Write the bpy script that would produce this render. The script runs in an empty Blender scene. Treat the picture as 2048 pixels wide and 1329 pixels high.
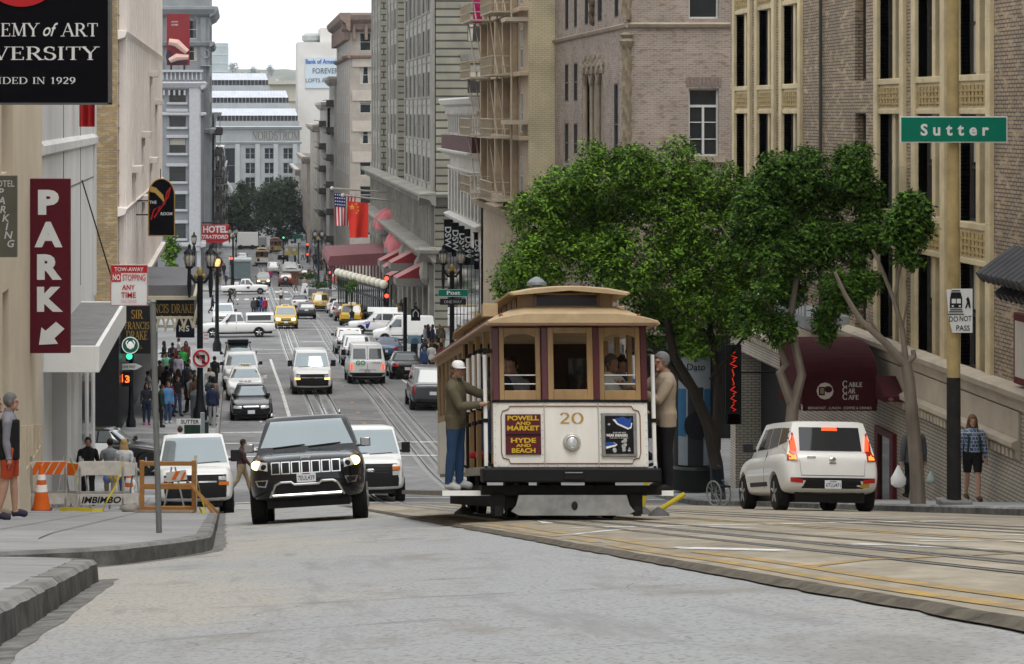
import bpy, bmesh, math, random
from mathutils import Vector, Matrix, Euler
from mathutils.bvhtree import BVHTree
from mathutils import noise as mnoise
R = math.radians
scene = bpy.context.scene
COL = scene.collection
random.seed(7)
F = 5000.0                       # focal length in photo pixels (photo 2048 wide)
cam_d = bpy.data.cameras.new('camera')
cam = bpy.data.objects.new('camera', cam_d)
COL.objects.link(cam)
cam_d.sensor_width = 36.0
cam_d.lens = 36.0 * F / 2048.0
cam_d.shift_x = (1024 - 480) / 2048.0
cam_d.shift_y = -(664.5 - 225) / 2048.0
cam_d.clip_start = 0.5
cam_d.clip_end = 20000
cam.location = (0, 0, 0)
cam.rotation_euler = (R(90), 0, 0)
scene.camera = cam
SUN_EL, SUN_AZ = 66, 165          # azimuth: clockwise from +Y
w = bpy.data.worlds.new('World'); scene.world = w; w.use_nodes = True
nt = w.node_tree; nt.nodes.clear()
sky = nt.nodes.new('ShaderNodeTexSky'); sky.sky_type = 'NISHITA'; sky.sun_disc = False
sky.sun_elevation = R(SUN_EL); sky.sun_rotation = R(SUN_AZ)
sky.air_density = 1.0; sky.dust_density = 4.0; sky.ozone_density = 1.0
hs = nt.nodes.new('ShaderNodeHueSaturation'); hs.inputs['Saturation'].default_value = 0.3
wtc = nt.nodes.new('ShaderNodeTexCoord'); wnz = nt.nodes.new('ShaderNodeTexNoise'); wnz.inputs['Scale'].default_value = 2.2; wnz.inputs['Detail'].default_value = 5
wmr = nt.nodes.new('ShaderNodeMapRange'); wmr.inputs['To Min'].default_value = .75; wmr.inputs['To Max'].default_value = 1.0
wmx = nt.nodes.new('ShaderNodeMix'); wmx.data_type = 'RGBA'; wmx.inputs['B'].default_value = (14.4, 14.7, 15.0, 1)
bg = nt.nodes.new('ShaderNodeBackground'); bg.inputs['Strength'].default_value = 0.1
wo = nt.nodes.new('ShaderNodeOutputWorld')
L_ = nt.links.new
L_(wtc.outputs['Generated'], wnz.inputs['Vector']); L_(wnz.outputs['Fac'], wmr.inputs['Value']); L_(wmr.outputs[0], wmx.inputs['Factor'])
L_(sky.outputs[0], hs.inputs['Color']); L_(hs.outputs[0], wmx.inputs['A']); L_(wmx.outputs['Result'], bg.inputs['Color']); L_(bg.outputs[0], wo.inputs['Surface'])
sd = bpy.data.lights.new('sun', 'SUN'); sd.energy = 1.5; sd.angle = R(30); sd.color = (1, .96, .9)
so = bpy.data.objects.new('sun', sd); COL.objects.link(so)
_d = Vector((math.sin(R(SUN_AZ)) * math.cos(R(SUN_EL)), math.cos(R(SUN_AZ)) * math.cos(R(SUN_EL)), math.sin(R(SUN_EL))))
so.rotation_euler = (-_d).to_track_quat('-Z', 'Y').to_euler()
scene.view_settings.view_transform = 'Standard'
scene.view_settings.look = 'None'
scene.view_settings.exposure = 0.17
scene.view_settings.gamma = 1
scene.view_settings.use_curve_mapping = False
scene.render.engine = 'CYCLES'
scene.cycles.max_bounces = 5
scene.cycles.diffuse_bounces = 3
scene.cycles.glossy_bounces = 3
scene.cycles.volume_bounces = 0
MATS = {}
def M(name, c, rough=.6, metal=0., var=.12, sc=2.5, bump=0., coat=0., em=0., spec=.2, stretch=None, var2=0, island=0.):
 """procedural principled material; c linear albedo; var = noise variation of the albedo"""
 if name in MATS: return MATS[name]
 m = bpy.data.materials.new(name); m.use_nodes = True; MATS[name] = m
 n = m.node_tree.nodes; l = m.node_tree.links
 p = n['Principled BSDF']
 p.inputs['Roughness'].default_value = rough; p.inputs['Metallic'].default_value = metal
 p.inputs['Coat Weight'].default_value = coat; p.inputs['Coat Roughness'].default_value = .05
 p.inputs['Specular IOR Level'].default_value = spec
 c4 = (*c, 1)
 if var > 0 or bump > 0 or island > 0:
  tc = n.new('ShaderNodeTexCoord'); vec = tc.outputs['Object']
  if stretch:
   mp = n.new('ShaderNodeMapping'); mp.inputs['Scale'].default_value = stretch
   l.new(vec, mp.inputs['Vector']); vec = mp.outputs[0]
  nz = n.new('ShaderNodeTexNoise'); nz.inputs['Scale'].default_value = sc; nz.inputs['Detail'].default_value = 6
  nz.inputs['Roughness'].default_value = .65
  l.new(vec, nz.inputs['Vector'])
  mr = n.new('ShaderNodeMapRange'); mr.inputs['From Min'].default_value = .3; mr.inputs['From Max'].default_value = .7
  mr.inputs['To Min'].default_value = 1 - var; mr.inputs['To Max'].default_value = 1 + var
  l.new(nz.outputs['Fac'], mr.inputs['Value'])
  f = mr.outputs[0]
  if var2:
   nz2 = n.new('ShaderNodeTexNoise'); nz2.inputs['Scale'].default_value = sc * .13; nz2.inputs['Detail'].default_value = 3
   l.new(vec, nz2.inputs['Vector'])
   mr2 = n.new('ShaderNodeMapRange'); mr2.inputs['From Min'].default_value = .35; mr2.inputs['From Max'].default_value = .65
   mr2.inputs['To Min'].default_value = 1 - var2; mr2.inputs['To Max'].default_value = 1 + var2
   l.new(nz2.outputs['Fac'], mr2.inputs['Value'])
   mm = n.new('ShaderNodeMath'); mm.operation = 'MULTIPLY'; l.new(f, mm.inputs[0]); l.new(mr2.outputs[0], mm.inputs[1]); f = mm.outputs[0]
  if island:
   g = n.new('ShaderNodeNewGeometry'); mr3 = n.new('ShaderNodeMapRange')
   mr3.inputs['To Min'].default_value = 1 - island; mr3.inputs['To Max'].default_value = 1 + island
   l.new(g.outputs['Random Per Island'], mr3.inputs['Value'])
   mm = n.new('ShaderNodeMath'); mm.operation = 'MULTIPLY'; l.new(f, mm.inputs[0]); l.new(mr3.outputs[0], mm.inputs[1]); f = mm.outputs[0]
  vm = n.new('ShaderNodeVectorMath'); vm.operation = 'SCALE'; vm.inputs[0].default_value = c
  l.new(f, vm.inputs['Scale']); l.new(vm.outputs[0], p.inputs['Base Color'])
  if bump > 0:
   b = n.new('ShaderNodeBump'); b.inputs['Strength'].default_value = bump; b.inputs['Distance'].default_value = .02
   l.new(nz.outputs['Fac'], b.inputs['Height']); l.new(b.outputs[0], p.inputs['Normal'])
 else:
  p.inputs['Base Color'].default_value = c4
 if em:
  p.inputs['Emission Color'].default_value = c4; p.inputs['Emission Strength'].default_value = em
 return m
def brick(name, c1, c2, mortar, bw=.22, bh=.075, msize=.012, bias=0., dirt=.18, rough=.8, c3=None):
 if name in MATS: return MATS[name]
 m = bpy.data.materials.new(name); m.use_nodes = True; MATS[name] = m
 n = m.node_tree.nodes; l = m.node_tree.links; p = n['Principled BSDF']; p.inputs['Roughness'].default_value = rough
 tc = n.new('ShaderNodeTexCoord'); sp = n.new('ShaderNodeSeparateXYZ'); l.new(tc.outputs['Object'], sp.inputs[0])
 ad = n.new('ShaderNodeMath'); ad.operation = 'ADD'; l.new(sp.outputs[0], ad.inputs[0]); l.new(sp.outputs[1], ad.inputs[1])
 cb = n.new('ShaderNodeCombineXYZ'); l.new(ad.outputs[0], cb.inputs[0]); l.new(sp.outputs[2], cb.inputs[1])
 bt = n.new('ShaderNodeTexBrick'); l.new(cb.outputs[0], bt.inputs['Vector'])
 bt.inputs['Scale'].default_value = 1; bt.inputs['Brick Width'].default_value = bw; bt.inputs['Row Height'].default_value = bh
 bt.inputs['Mortar Size'].default_value = msize; bt.inputs['Bias'].default_value = bias
 bt.inputs['Color1'].default_value = (*c1, 1); bt.inputs['Color2'].default_value = (*c2, 1); bt.inputs['Mortar'].default_value = (*mortar, 1)
 nz = n.new('ShaderNodeTexNoise'); nz.inputs['Scale'].default_value = .7; nz.inputs['Detail'].default_value = 5; l.new(tc.outputs['Object'], nz.inputs['Vector'])
 mr = n.new('ShaderNodeMapRange'); mr.inputs['From Min'].default_value = .3; mr.inputs['From Max'].default_value = .7
 mr.inputs['To Min'].default_value = 1 - dirt; mr.inputs['To Max'].default_value = 1 + dirt; l.new(nz.outputs['Fac'], mr.inputs['Value'])
 src = bt.outputs['Color']
 if c3:
  nz3 = n.new('ShaderNodeTexNoise'); nz3.inputs['Scale'].default_value = 2.4; nz3.inputs['Detail'].default_value = 3
  mp3 = n.new('ShaderNodeMapping'); mp3.inputs['Scale'].default_value = (1, 1, 2.6); l.new(tc.outputs['Object'], mp3.inputs[0]); l.new(mp3.outputs[0], nz3.inputs['Vector'])
  r3 = n.new('ShaderNodeMapRange'); r3.inputs['From Min'].default_value = .52; r3.inputs['From Max'].default_value = .7; l.new(nz3.outputs['Fac'], r3.inputs['Value'])
  mx = n.new('ShaderNodeMix'); mx.data_type = 'RGBA'; mx.inputs['B'].default_value = (*c3, 1)
  l.new(r3.outputs[0], mx.inputs['Factor']); l.new(src, mx.inputs['A']); src = mx.outputs['Result']
 vm = n.new('ShaderNodeVectorMath'); vm.operation = 'SCALE'; l.new(src, vm.inputs[0]); l.new(mr.outputs[0], vm.inputs['Scale'])
 l.new(vm.outputs[0], p.inputs['Base Color'])
 b = n.new('ShaderNodeBump'); b.inputs['Strength'].default_value = .4; b.inputs['Distance'].default_value = .01; b.invert = True
 l.new(bt.outputs['Fac'], b.inputs['Height']); l.new(b.outputs[0], p.inputs['Normal'])
 return m
def paint(name, c, rough=.35, coat=.8, metal=0.):
 dk = max(c) < .05
 return M('paint_' + name, c, rough, metal, .04, 3, coat=coat*(.35 if dk else .7), spec=.2 if dk else .4)
GLASS = M('window_glass', (.018, .022, .026), .06, 0, 0, spec=.8)
WSGLASS = M('windshield_glass', (.27, .31, .325), .05, .75, 0, spec=.8)
CARGLASS = M('car_glass', (.09, .10, .105), .05, .4, 0, spec=1.0)
BLACK = M('black_plastic', (.012, .012, .013), .5, 0, .1)
RUBBER = M('tyre_rubber', (.012, .012, .012), .85, 0, .2)
CHROME = M('chrome', (.6, .6, .6), .15, 1, 0)
STEEL = M('galvanised_steel', (.32, .34, .35), .45, .6, .15)
WHITE = M('white_paint', (.75, .75, .74), .45, 0, .06)
RED_EM = M('red_lamp', (1, .06, .03), .4, 0, 0, em=3.0)
GREEN_EM = M('green_lamp', (.05, .8, .42), .4, 0, 0, em=1.3)
AMBER_EM = M('amber_lamp', (1, .45, .1), .4, 0, 0, em=4.0)
REDLENS = M('red_lens', (.35, .012, .01), .2, 0, 0, coat=.6)
AMBERLENS = M('amber_lens', (.6, .16, .02), .2, 0, 0, coat=.6)
CLEARLENS = M('clear_lens', (.55, .57, .58), .12, .3, 0, coat=1)
IRON = M('black_iron', (.01, .012, .014), .45, .2, .15)
class MB:
 def __init__(s): s.v = []; s.f = []; s.m = []; s.cur = 0
 def quad(s, *pts):
  i = len(s.v); s.v += [tuple(p) for p in pts]; s.f.append(tuple(range(i, i + len(pts)))); s.m.append(s.cur); return s
 def mat(s, i): s.cur = i; return s
 def box(s, x0, y0, z0, x1, y1, z1):
  i = len(s.v)
  s.v += [(x0,y0,z0),(x1,y0,z0),(x1,y1,z0),(x0,y1,z0),(x0,y0,z1),(x1,y0,z1),(x1,y1,z1),(x0,y1,z1)]
  for f in ((0,3,2,1),(4,5,6,7),(0,1,5,4),(1,2,6,5),(2,3,7,6),(3,0,4,7)): s.f.append(tuple(i + k for k in f)); s.m.append(s.cur)
  return s
 def cbox(s, c, d, rot=None):
  """box centred at c with full sizes d, optional 3x3 rotation"""
  n0 = len(s.v); hx, hy, hz = d[0]/2, d[1]/2, d[2]/2
  s.box(-hx,-hy,-hz,hx,hy,hz)
  for k in range(n0, len(s.v)):
   p = Vector(s.v[k]);
   if rot is not None: p = rot @ p
   s.v[k] = tuple(p + Vector(c))
  return s
 def loft(s, rings, close=True, caps=True):
  """rings: lists of equal length of points"""
  n = len(rings[0]); i0 = len(s.v)
  for r in rings: s.v += [tuple(p) for p in r]
  for a in range(len(rings) - 1):
   for k in range(n if close else n - 1):
    k2 = (k + 1) % n
    s.f.append((i0 + a*n + k, i0 + a*n + k2, i0 + (a+1)*n + k2, i0 + (a+1)*n + k)); s.m.append(s.cur)
  if caps:
   s.f.append(tuple(i0 + k for k in reversed(range(n)))); s.m.append(s.cur)
   s.f.append(tuple(i0 + (len(rings)-1)*n + k for k in range(n))); s.m.append(s.cur)
  return s
 def tube(s, pts, rad, n=8, caps=True):
  pts = [Vector(p) for p in pts]
  if not hasattr(rad, '__len__'): rad = [rad] * len(pts)
  rings = []; prev = None
  for k, p in enumerate(pts):
   d = (pts[min(k+1, len(pts)-1)] - pts[max(k-1, 0)]).normalized()
   a = prev if prev is not None else (Vector((1,0,0)) if abs(d.x) < .9 else Vector((0,1,0)))
   u = (a - d * a.dot(d)).normalized(); prev = u; v = d.cross(u)
   rings.append([p + (u*math.cos(t) + v*math.sin(t)) * rad[k] for t in (2*math.pi*j/n for j in range(n))])
  return s.loft(rings, True, caps)
 def cyl(s, p0, p1, r, n=12, r1=None): return s.tube([p0, p1], [r, r if r1 is None else r1], n)
 def lathe(s, prof, c=(0,0,0), n=16):
  """prof: list of (r,z)"""
  return s.loft([[(c[0] + r*math.cos(2*math.pi*j/n), c[1] + r*math.sin(2*math.pi*j/n), c[2] + z) for j in range(n)] for r, z in prof])
 def prism(s, poly, y0, y1):
  """polygon in (x,z) extruded from y0 to y1"""
  return s.loft([[(x, y0, z) for x, z in poly], [(x, y1, z) for x, z in poly]])
 def prismx(s, poly, x0, x1):
  return s.loft([[(x0, y, z) for y, z in poly], [(x1, y, z) for y, z in poly]])
 def prismz(s, poly, z0, z1):
  return s.loft([[(x, y, z0) for x, y in poly], [(x, y, z1) for x, y in poly]])
 def ellipsoid(s, c, r, n=12, m=8, rot=None):
  rings = []
  for a in range(m + 1):
   t = math.pi * a / m; st = max(math.sin(t), .02)
   ring = []
   for j in range(n):
    p = Vector((r[0]*st*math.cos(2*math.pi*j/n), r[1]*st*math.sin(2*math.pi*j/n), -r[2]*math.cos(t)))
    if rot is not None: p = rot @ p
    ring.append(p + Vector(c))
   rings.append(ring)
  return s.loft(rings)
 def grid(s, pts):
  """pts[i][j] rows of points -> open quad sheet"""
  i0 = len(s.v); nj = len(pts[0])
  for r in pts: s.v += [tuple(p) for p in r]
  for a in range(len(pts) - 1):
   for b in range(nj - 1):
    s.f.append((i0 + a*nj + b, i0 + a*nj + b + 1, i0 + (a+1)*nj + b + 1, i0 + (a+1)*nj + b)); s.m.append(s.cur)
  return s
 def add(s, o, mat4=None):
  i0 = len(s.v)
  s.v += [tuple(mat4 @ Vector(p)) for p in o.v] if mat4 is not None else o.v
  s.f += [tuple(i0 + k for k in f) for f in o.f]; s.m += [s.cur] * len(o.f) if not any(o.m) else o.m
  return s
 def mesh(s, name, mats, smooth=False, weld=False):
  me = bpy.data.meshes.new(name); me.from_pydata(s.v, [], s.f)
  mats = mats if isinstance(mats, (list, tuple)) else [mats]
  for m in mats: me.materials.append(m)
  if len(mats) > 1: me.polygons.foreach_set('material_index', s.m)
  bm = bmesh.new(); bm.from_mesh(me)
  if weld: bmesh.ops.remove_doubles(bm, verts=bm.verts, dist=1e-4)
  bmesh.ops.recalc_face_normals(bm, faces=bm.faces); bm.to_mesh(me); bm.free()
  if smooth:
   me.polygons.foreach_set('use_smooth', [True] * len(me.polygons)); me.set_sharp_from_angle(angle=R(smooth if smooth is not True else 40))
  me.update(); return me
 def build(s, name, mats, parent=None, smooth=False, loc=(0,0,0), bevel=0, weld=False, rot=None):
  o = bpy.data.objects.new(name, s.mesh(name, mats, smooth, weld)); COL.objects.link(o)
  o.location = loc; o.parent = parent
  if rot: o.rotation_euler = rot
  if bevel:
   b = o.modifiers.new('bevel', 'BEVEL'); b.width = bevel; b.segments = 2; b.limit_method = 'ANGLE'; b.angle_limit = R(50)
  return o
def tag(o, label, cat, group=None, kind=None):
 if label: o['label'] = label
 if cat: o['category'] = cat
 if group: o['group'] = group
 if kind: o['kind'] = kind
 return o
def thing(name, label, cat, loc=(0,0,0), rz=0, group=None, rx=0):
 o = bpy.data.objects.new(name, None); COL.objects.link(o); o.empty_display_size = .3
 o.location = loc; o.rotation_euler = (rx, 0, rz)
 return tag(o, label, cat, group)
def kids(o): return [c for c in COL.objects if c.parent == o]
KIDS = {}
def dup(root, loc, rz=0, label=None, group=None, recol=None, rx=None):
 """copy of a thing with copies of its parts and sub-parts; recol: {material name: material} per-object override"""
 def cp(o, par):
  c = o.copy(); COL.objects.link(c); c.parent = par
  if recol and o.type == 'MESH':
   for i, sl in enumerate(o.material_slots):
    if sl.material and sl.material.name in recol:
     c.material_slots[i].link = 'OBJECT'; c.material_slots[i].material = recol[sl.material.name]
  for ch in o.children: cp(ch, c)
  return c
 r = cp(root, None)
 r.location = loc; r.rotation_euler = (root.rotation_euler[0] if rx is None else rx, 0, rz)
 if label: r['label'] = label
 if group: r['group'] = group
 return r
def P(px, py, Y): return Vector(((px - 480) * Y / F, Y, (225 - py) * Y / F))
def PX(px, Y): return (px - 480) * Y / F
def PZ(py, Y): return (225 - py) * Y / F
_tc = {}
def text_geo(t, bold=0., shear=0.):
 k = (t, bold, shear)
 if k in _tc: return _tc[k]
 cu = bpy.data.curves.new('txt', 'FONT'); cu.body = t; cu.size = 1; cu.offset = bold; cu.shear = shear; cu.resolution_u = 3; cu.fill_mode = 'FRONT'
 o = bpy.data.objects.new('txt', cu); COL.objects.link(o)
 dg = bpy.context.evaluated_depsgraph_get(); me = bpy.data.meshes.new_from_object(o.evaluated_get(dg))
 vs = [v.co.copy() for v in me.vertices]; fs = [tuple(p.vertices) for p in me.polygons]
 bpy.data.objects.remove(o); bpy.data.curves.remove(cu); bpy.data.meshes.remove(me)
 _tc[k] = (vs, fs); return vs, fs
def put_text(mb, t, cx, z0, y, h, w=None, bold=0., shear=0., mat=None):
 """text in the XZ plane facing -Y; cap height h, centred at cx, bottom at z0; optional total width w"""
 vs, fs = text_geo(t, bold, shear)
 if not vs: return mb
 x0 = min(v.x for v in vs); x1 = max(v.x for v in vs); y0 = min(v.y for v in vs); y1 = max(v.y for v in vs)
 sy = h / max(y1 - y0, 1e-6); sx = sy if w is None else w / max(x1 - x0, 1e-6)
 i = len(mb.v); mb.v += [(cx + (v.x - (x0 + x1)/2) * sx, y, z0 + (v.y - y0) * sy) for v in vs]
 for f in fs: mb.f.append(tuple(i + k for k in f)); mb.m.append(mb.cur if mat is None else mat)
 return mb
def _arc(cx, cy, rx, ry, a0, a1, n=10): return [(cx + rx*math.cos(R(a0 + (a1-a0)*k/n)), cy + ry*math.sin(R(a0 + (a1-a0)*k/n))) for k in range(n+1)]
SER = {
 'A': (.72, [('n',[(.04,0),(.36,1)]),('t',[(.36,1),(.66,0)]),('n',[(.17,.36),(.53,.36)])], [(.04,0),(.66,0)]),
 'B': (.68, [('t',[(.14,0),(.14,1)]),('c',[(.14,.99),(.3,.99)]+_arc(.3,.76,.2,.23,90,-90,8)+[(.14,.53)]),('c',[(.14,.53),(.3,.53)]+_arc(.32,.265,.25,.265,90,-90,8)+[(.14,.0)])], []),
 'C': (.72, [('c',_arc(.4,.5,.36,.5,45,315,14)),('n',[(.66,.98),(.66,.72)]),('n',[(.66,.02),(.66,.26)])], []),
 'D': (.8, [('t',[(.14,0),(.14,1)]),('c',[(.14,1),(.3,1)]+_arc(.34,.5,.38,.5,90,-90,12)+[(.14,0)])], [(.14,0),(.14,1)]),
 'E': (.62, [('t',[(.14,0),(.14,1)]),('n',[(.14,.98),(.54,.98),(.54,.8)]),('n',[(.14,.02),(.56,.02),(.56,.22)]),('n',[(.14,.52),(.42,.52)]),('n',[(.42,.42),(.42,.62)])], [(.14,0),(.14,1)]),
 'F': (.58, [('t',[(.14,0),(.14,1)]),('n',[(.14,.98),(.54,.98),(.54,.8)]),('n',[(.14,.52),(.42,.52)]),('n',[(.42,.42),(.42,.62)])], [(.14,0),(.14,1)]),
 'H': (.8, [('t',[(.14,0),(.14,1)]),('t',[(.66,0),(.66,1)]),('n',[(.14,.52),(.66,.52)])], [(.14,0),(.14,1),(.66,0),(.66,1)]),
 'I': (.3, [('t',[(.15,0),(.15,1)])], [(.15,0),(.15,1)]),
 'K': (.74, [('t',[(.14,0),(.14,1)]),('n',[(.16,.42),(.6,1)]),('t',[(.3,.58),(.66,0)])], [(.14,0),(.14,1),(.6,1),(.66,0)]),
 'L': (.6, [('t',[(.14,0),(.14,1)]),('n',[(.14,.02),(.56,.02),(.56,.24)])], [(.14,0),(.14,1)]),
 'M': (.94, [('n',[(.12,0),(.16,1)]),('t',[(.16,1),(.46,.06)]),('n',[(.46,.06),(.76,1)]),('t',[(.78,1),(.8,0)])], [(.12,0),(.8,0),(.13,1),(.8,1)]),
 'N': (.82, [('n',[(.14,0),(.14,1)]),('t',[(.14,1),(.68,0)]),('n',[(.68,0),(.68,1)])], [(.14,0),(.68,1),(.1,1)]),
 'O': (.82, [('c',_arc(.41,.5,.36,.5,0,360,20))], []),
 'R': (.7, [('t',[(.14,0),(.14,1)]),('c',[(.14,.99),(.3,.99)]+_arc(.32,.74,.22,.25,90,-90,8)+[(.14,.49)]),('t',[(.34,.49),(.64,0)])], [(.14,0),(.14,1),(.66,0)]),
 'S': (.56, [('c',_arc(.28,.74,.2,.25,40,215,8)+_arc(.28,.26,.22,.26,60,-145,9)),('n',[(.46,.96),(.46,.72)]),('n',[(.08,.04),(.08,.28)])], []),
 'T': (.66, [('t',[(.33,0),(.33,1)]),('n',[(.04,.76),(.04,.98),(.62,.98),(.62,.76)])], [(.33,0)]),
 'U': (.8, [('t',[(.14,1),(.14,.3)]+_arc(.4,.3,.26,.29,180,270,5)),('n',_arc(.4,.3,.26,.29,270,360,5)+[(.66,1)])], [(.14,1),(.66,1)]),
 'V': (.74, [('t',[(.08,1),(.38,0)]),('n',[(.38,0),(.66,1)])], [(.08,1),(.66,1)]),
 'W': (1.06, [('t',[(.08,1),(.32,0)]),('n',[(.32,0),(.53,1)]),('t',[(.53,1),(.76,0)]),('n',[(.76,0),(.98,1)])], [(.08,1),(.98,1)]),
 'Y': (.72, [('t',[(.06,1),(.36,.48)]),('n',[(.36,.48),(.64,1)]),('t',[(.36,.5),(.36,0)])], [(.06,1),(.64,1),(.36,0)]),
 '1': (.5, [('t',[(.27,0),(.27,1)]),('n',[(.1,.82),(.27,.98)])], [(.27,0)]),
 '2': (.56, [('c',_arc(.27,.74,.19,.26,160,-40,9)+[(.08,.04)]),('t',[(.08,.05),(.5,.05)])], []),
 '9': (.56, [('c',_arc(.28,.68,.2,.31,0,360,14)),('c',[(.48,.68),(.44,.3),(.18,.0)])], []),
 '0': (.62, [('c',_arc(.31,.5,.25,.5,0,360,18))], []),
 ' ': (.34, [], []),
}
def put_serif(mb, t, cx, z0, y, h, w=None, wt=.13, wn=.05, gap=.06, small=None, right=None):
 """stroke-drawn serif capitals; small = set of indices drawn at .78 height"""
 x = 0; segs = []
 for ch in t:
  k = .78 if small and ch.islower() else 1.0
  adv, st, se = SER.get(ch.upper(), SER[' '])
  for kind, pl in st:
   for a, b in zip(pl[:-1], pl[1:]):
    d = math.hypot(b[0]-a[0], b[1]-a[1]) or 1
    nx, ny = -(b[1]-a[1])/d, (b[0]-a[0])/d
    if kind == 'c':  # contrast by direction: thick where the stroke runs vertically
     wdt = wn + (wt - wn) * abs(b[1]-a[1]) / d
    else: wdt = wt if kind == 't' else wn
    q = wdt / 2
    segs.append([(x + k*(p[0] + sx*nx*q + ex*(b[0]-a[0])/d*.012), k*(p[1] + sx*ny*q + ex*(b[1]-a[1])/d*.012)) for p, sx, ex in ((a,-1,-1),(b,-1,1),(b,1,1),(a,1,-1))])
  for sx_, sy_ in se:
   yy = (sy_ - .03, sy_ + .03) if 0 < sy_ < 1 else ((-.01, .04) if sy_ == 0 else (.96, 1.01))
   segs.append([(x + k*(sx_-.13), k*yy[0]), (x + k*(sx_+.13), k*yy[0]), (x + k*(sx_+.13), k*yy[1]), (x + k*(sx_-.13), k*yy[1])])
  x += k*adv + gap
 x -= gap
 sc = h; sx = h if w is None else w / x
 off = cx - x*sx/2 if right is None else right - x*sx
 for n_, q in enumerate(segs):
  mb.quad(*[(off + a*sx, y - .00002*n_, z0 + b*sc) for a, b in q])
 return mb
_PR = [(-160,23.57),(0,-.43),(12.4,-2.29),(40,-6.43),(60,-9.43),(70,-10.9),(78,-11.75),(86,-12.35),(97,-12.85),(110,-13.4),(125,-14.0),(150,-15.3),(180,-16.7),(200,-17.35),(250,-19.8),(305,-22.05),(410,-25.2),(520,-27.8),(600,-29),(760,-31),(7000,-60)]
def _slopes():
 n = len(_PR); d = [(_PR[i+1][1]-_PR[i][1])/(_PR[i+1][0]-_PR[i][0]) for i in range(n-1)]
 m = [d[0]] + [2*d[i-1]*d[i]/(d[i-1]+d[i]) if d[i-1]*d[i] > 0 else 0 for i in range(1, n-1)] + [d[-1]]
 return m
_MS = _slopes()
def zc(Y):
 Y = max(-160, min(6999, Y))
 for i in range(len(_PR)-1):
  if Y <= _PR[i+1][0]:
   x0, y0 = _PR[i]; x1, y1 = _PR[i+1]; h = x1-x0; t = (Y-x0)/h
   return y0*(1+2*t)*(1-t)**2 + h*_MS[i]*t*(1-t)**2 + y1*t*t*(3-2*t) + h*_MS[i+1]*t*t*(t-1)
def cl(a, lo, hi): return max(lo, min(hi, a))
def gz(X, Y):
 k = .06 - .045 * cl((Y - 66) / 18, 0, 1)
 return zc(Y) - k * cl(3.4 - X, 0, 4.5) - .015 * cl(X - 8.5, 0, 4)
def tw(X, Y):  # raised trackway in the near block
 return gz(X, Y) + (.034 * cl((66 - Y) / 6, 0, 1) if 2.6 <= X <= 12.5 else 0)
def slope(Y): return math.atan((zc(Y + 1.5) - zc(Y - 1.5)) / 3)
def XL(Y): return 4.05 - .0033 * cl(Y - 30, -20, 130)
def XR(Y): return XL(Y) + 3.15
def LC(Y):   # left kerb line
 if Y < 19: return -1.05
 if Y < 74: return -.3 - .25 * cl((Y - 27) / 40, 0, 1)
 return -.85
def RC(Y): return 12.45 if Y < 76 else 10.4
KERB = .17
def sheet(name, mats, xs, ys, zf, kind='structure', smooth=True):
 mb = MB(); mb.grid([[(x, y, zf(x, y)) for x in xs] for y in ys])
 o = mb.build(name, mats, smooth=smooth); o['kind'] = kind; return o
def fr(a, b, st):
 n = max(1, int(round((b - a) / st))); return [a + (b - a) * i / n for i in range(n + 1)]
ASPH = M('asphalt', (.185, .185, .188), .85, 0, .2, 1.6, .25, var2=.22)
GROUND = M('city_ground', (.12, .12, .12), .9, 0, .2, .2)
CONC = M('pavement_concrete', (.27, .275, .28), .85, 0, .16, 1.2, .25, var2=.18)
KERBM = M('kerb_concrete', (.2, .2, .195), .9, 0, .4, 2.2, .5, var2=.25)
KERBF = M('kerb_face_dirt_shade', (.105, .105, .1), .95, 0, .55, 3.2, .9, var2=.3)  # grime and the shade of the upright face, both in the colour
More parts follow.
